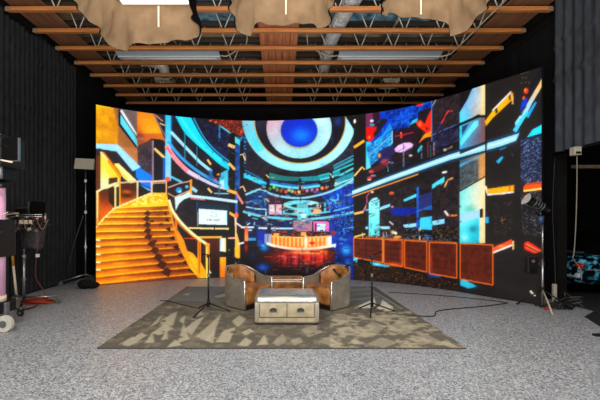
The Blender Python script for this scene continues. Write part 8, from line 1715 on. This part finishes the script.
# ------------------------------------------------------------------ right: opening, car
db = thing('control_box', 'small pale box above the opening with a long cord hanging from it', 'control box', (5.30,6.45,2.82))
MB().box(-.07,-.06,-.06,.06,.06,.09).build('case', M_panel, db, bevel=.01)
MB().box(.0,-.02,.085,.12,.02,.11).build('bracket', M_grey, db)
MB().box(-.05,-.068,-.04,.04,-.058,.0).build('button_plate', M_black, db)
MB().tube(smoothpath([(.02,0,-.06),(.02,.0,-.6),(.0,.0,-1.3),(-.03,.0,-1.78),(-.07,-.02,-1.88),(-.04,.0,-1.92),(.1,.02,-2.1),(.12,.02,-2.3)]), .009, 6).build('cord', M_palecable, db, smooth=True)
tag(MB().box(7.14,8.78,2.89,10.2,8.84,2.97).build('light_bar', mat('pale_wood_bar',(196,178,146),.6), bevel=.008, origin=(8.6,8.8,2.9)), 'pale horizontal bar across the back of the dark alcove', 'rail')
tag(MB().add([(4.66,5.1,0),(5.03,5.95,0),(5.47,6.28,0),(5.47,5.1,0),(4.66,5.1,.008),(5.03,5.95,.008),(5.47,6.28,.008),(5.47,5.1,.008)],[(0,1,2,3),(4,7,6,5),(0,4,5,1),(1,5,6,2),(2,6,7,3),(3,7,4,0)]).build('floor_tone', M_shade_sheet, origin=(5.2,5.6,0)), 'black sheet standing in for floor shade at the mouth of the opening', 'shade sheet')  # flat black sheet laid down to imitate shade on the floor
tag(MB().box(4.30,4.90,0,4.75,4.97,.03).build('cable_ramp', M_black, bevel=.008, origin=(4.5,4.93,0)), 'short black bar lying on the floor at the right edge of the photo', 'cable ramp')
tag(MB().tube(smoothpath([(-1.49,2.68,.006),(-1.46,2.70,.008),(-1.43,2.685,.006)]), .006, 6).build('tape_scrap', M_black, origin=(-1.46,2.69,0)), 'tiny dark scrap on the bare floor at lower left', 'scrap')

def car_reflection_mat():  # cyan screen reflections on dark bodywork, put into the colour by noise
    m = mat('black_car_cyan_reflections', (30,36,44), .18, var=.3, scale=9, detail=5)
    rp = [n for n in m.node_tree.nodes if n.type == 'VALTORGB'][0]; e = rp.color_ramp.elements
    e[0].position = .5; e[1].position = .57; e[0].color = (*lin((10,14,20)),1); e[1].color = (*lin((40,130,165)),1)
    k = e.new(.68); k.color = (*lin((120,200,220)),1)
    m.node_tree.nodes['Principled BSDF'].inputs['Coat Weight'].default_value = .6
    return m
M_car_reflect = car_reflection_mat()
car = thing('car', 'black car with painted cyan reflections and red tail light in the dark alcove', 'car', (6.17,7.35,0))
# stations along the car: x, half width, floor z, waist z, deck z
stn = [(0,.62,.36,.56,.70),(.06,.74,.26,.60,.82),(.25,.82,.20,.62,.885),(.7,.87,.19,.64,.90),(1.3,.90,.19,.66,.93),(2.2,.91,.18,.66,.95),(3.1,.90,.18,.64,.92),(3.8,.86,.19,.60,.84),(4.25,.76,.22,.54,.72),(4.42,.60,.32,.48,.58)]
vs = []; ns = 14
for x, hw_, zf, zw, zd in stn:
    for k in range(ns):
        a = 2*PI*k/ns; c, s_ = math.cos(a), math.sin(a)
        sq = lambda q, p: math.copysign(abs(q)**p, q)
        z = zw+(zd-zw)*sq(s_,.55) if s_ > 0 else zw+(zw-zf)*sq(s_,.55)
        vs.append((x, .9+hw_*sq(c,.45), z))
fs = [(i*ns+k, i*ns+(k+1) % ns, (i+1)*ns+(k+1) % ns, (i+1)*ns+k) for i in range(len(stn)-1) for k in range(ns)]
fs += [tuple(range(ns)), tuple(range((len(stn)-1)*ns, len(stn)*ns))]
MB().add(vs, fs).build('body', M_car_reflect, car, smooth=True, subsurf=1)
cab = [(.55,.74,.89),(1.15,.62,1.30),(1.9,.60,1.38),(2.5,.62,1.32),(3.15,.76,.92)]
vs = []
for x, hw_, z in cab: vs += [(x,.9-hw_,z),(x,.9+hw_,z),(x,.9-.82,.84),(x,.9+.82,.84)]
fs = [(i*4+a, i*4+b, (i+1)*4+b, (i+1)*4+a) for i in range(4) for a, b in ((0,1),(2,0),(1,3))]
MB().add(vs, fs).build('greenhouse', M_glass, car, bevel=.02)
MB().grid(lambda u, v: (1.12+1.3*u, .9+(.58)*(2*v-1), 1.325+.09*math.sin(PI*u)-.03*(2*v-1)**2), 8, 8).build('roof', M_glass, car, smooth=True, solid=.02)
for y in (.16, 1.64):
    MB().ball((.085,y+.03 if y < 1 else y-.03,.665), .05, .12, .055, 14, 8).build('tail_light', mat('red_tail_lens',(190,30,22),.2), car, smooth=True)
MB().grid(lambda u, v: (-.02+.1*(2*u-1)**2*.9+.02*v, .9+.76*(2*u-1), .40+.10*v), 16, 3).build('bumper', mat('pale_bumper',(150,165,172),.3), car, smooth=True, solid=.03)
MB().box(.06,.0,.585,4.2,.012,.60).build('side_strip', mat('silver_strip',(190,195,198),.3,metal=.6), car)
MB().box(.1,.3,.91,.3,1.5,.94).build('spoiler', mat('smoke_grey_spoiler',(70,76,82),.35), car, bevel=.01)
for x in (.95, 3.55):
    for y, s_ in ((.1,-1),(1.7,1)):
        w_ = MB().cyl((x,y-.1,.32), (x,y+.1,.32), .32, n=28).build('wheel', M_black, car, bevel=.02)
        MB().cyl((x,y+s_*.09,.32), (x,y+s_*.112,.32), .2, n=20).build('rim', M_chrome, w_)

# ------------------------------------------------------------------ lights of the studio and an added uplight
def area(name, loc, rot, sx, sy, e, col=(1,1,1)):
    l = bpy.data.lights.new(name, 'AREA'); l.shape = 'RECTANGLE'; l.size = sx; l.size_y = sy; l.energy = e; l.color = col
    o = bpy.data.objects.new(name, l); COL.objects.link(o); o.location = loc; o.rotation_euler = rot; return o

area('studio_fill_lamp', (-2.2,.2,5.2), (math.radians(38),0,math.radians(-6)), 2.5, 1.6, 220, (1,.96,.9))
area('studio_fill_lamp', (2.4,.2,5.2), (math.radians(38),0,math.radians(6)), 2.5, 1.6, 220, (1,.96,.9))
area('added_uplight', (0.2,1.2,1.0), (math.radians(155),0,0), 4., 1.0, 270, (1,.9,.78))  # added uplight standing in for bounced light, lifts the ceiling
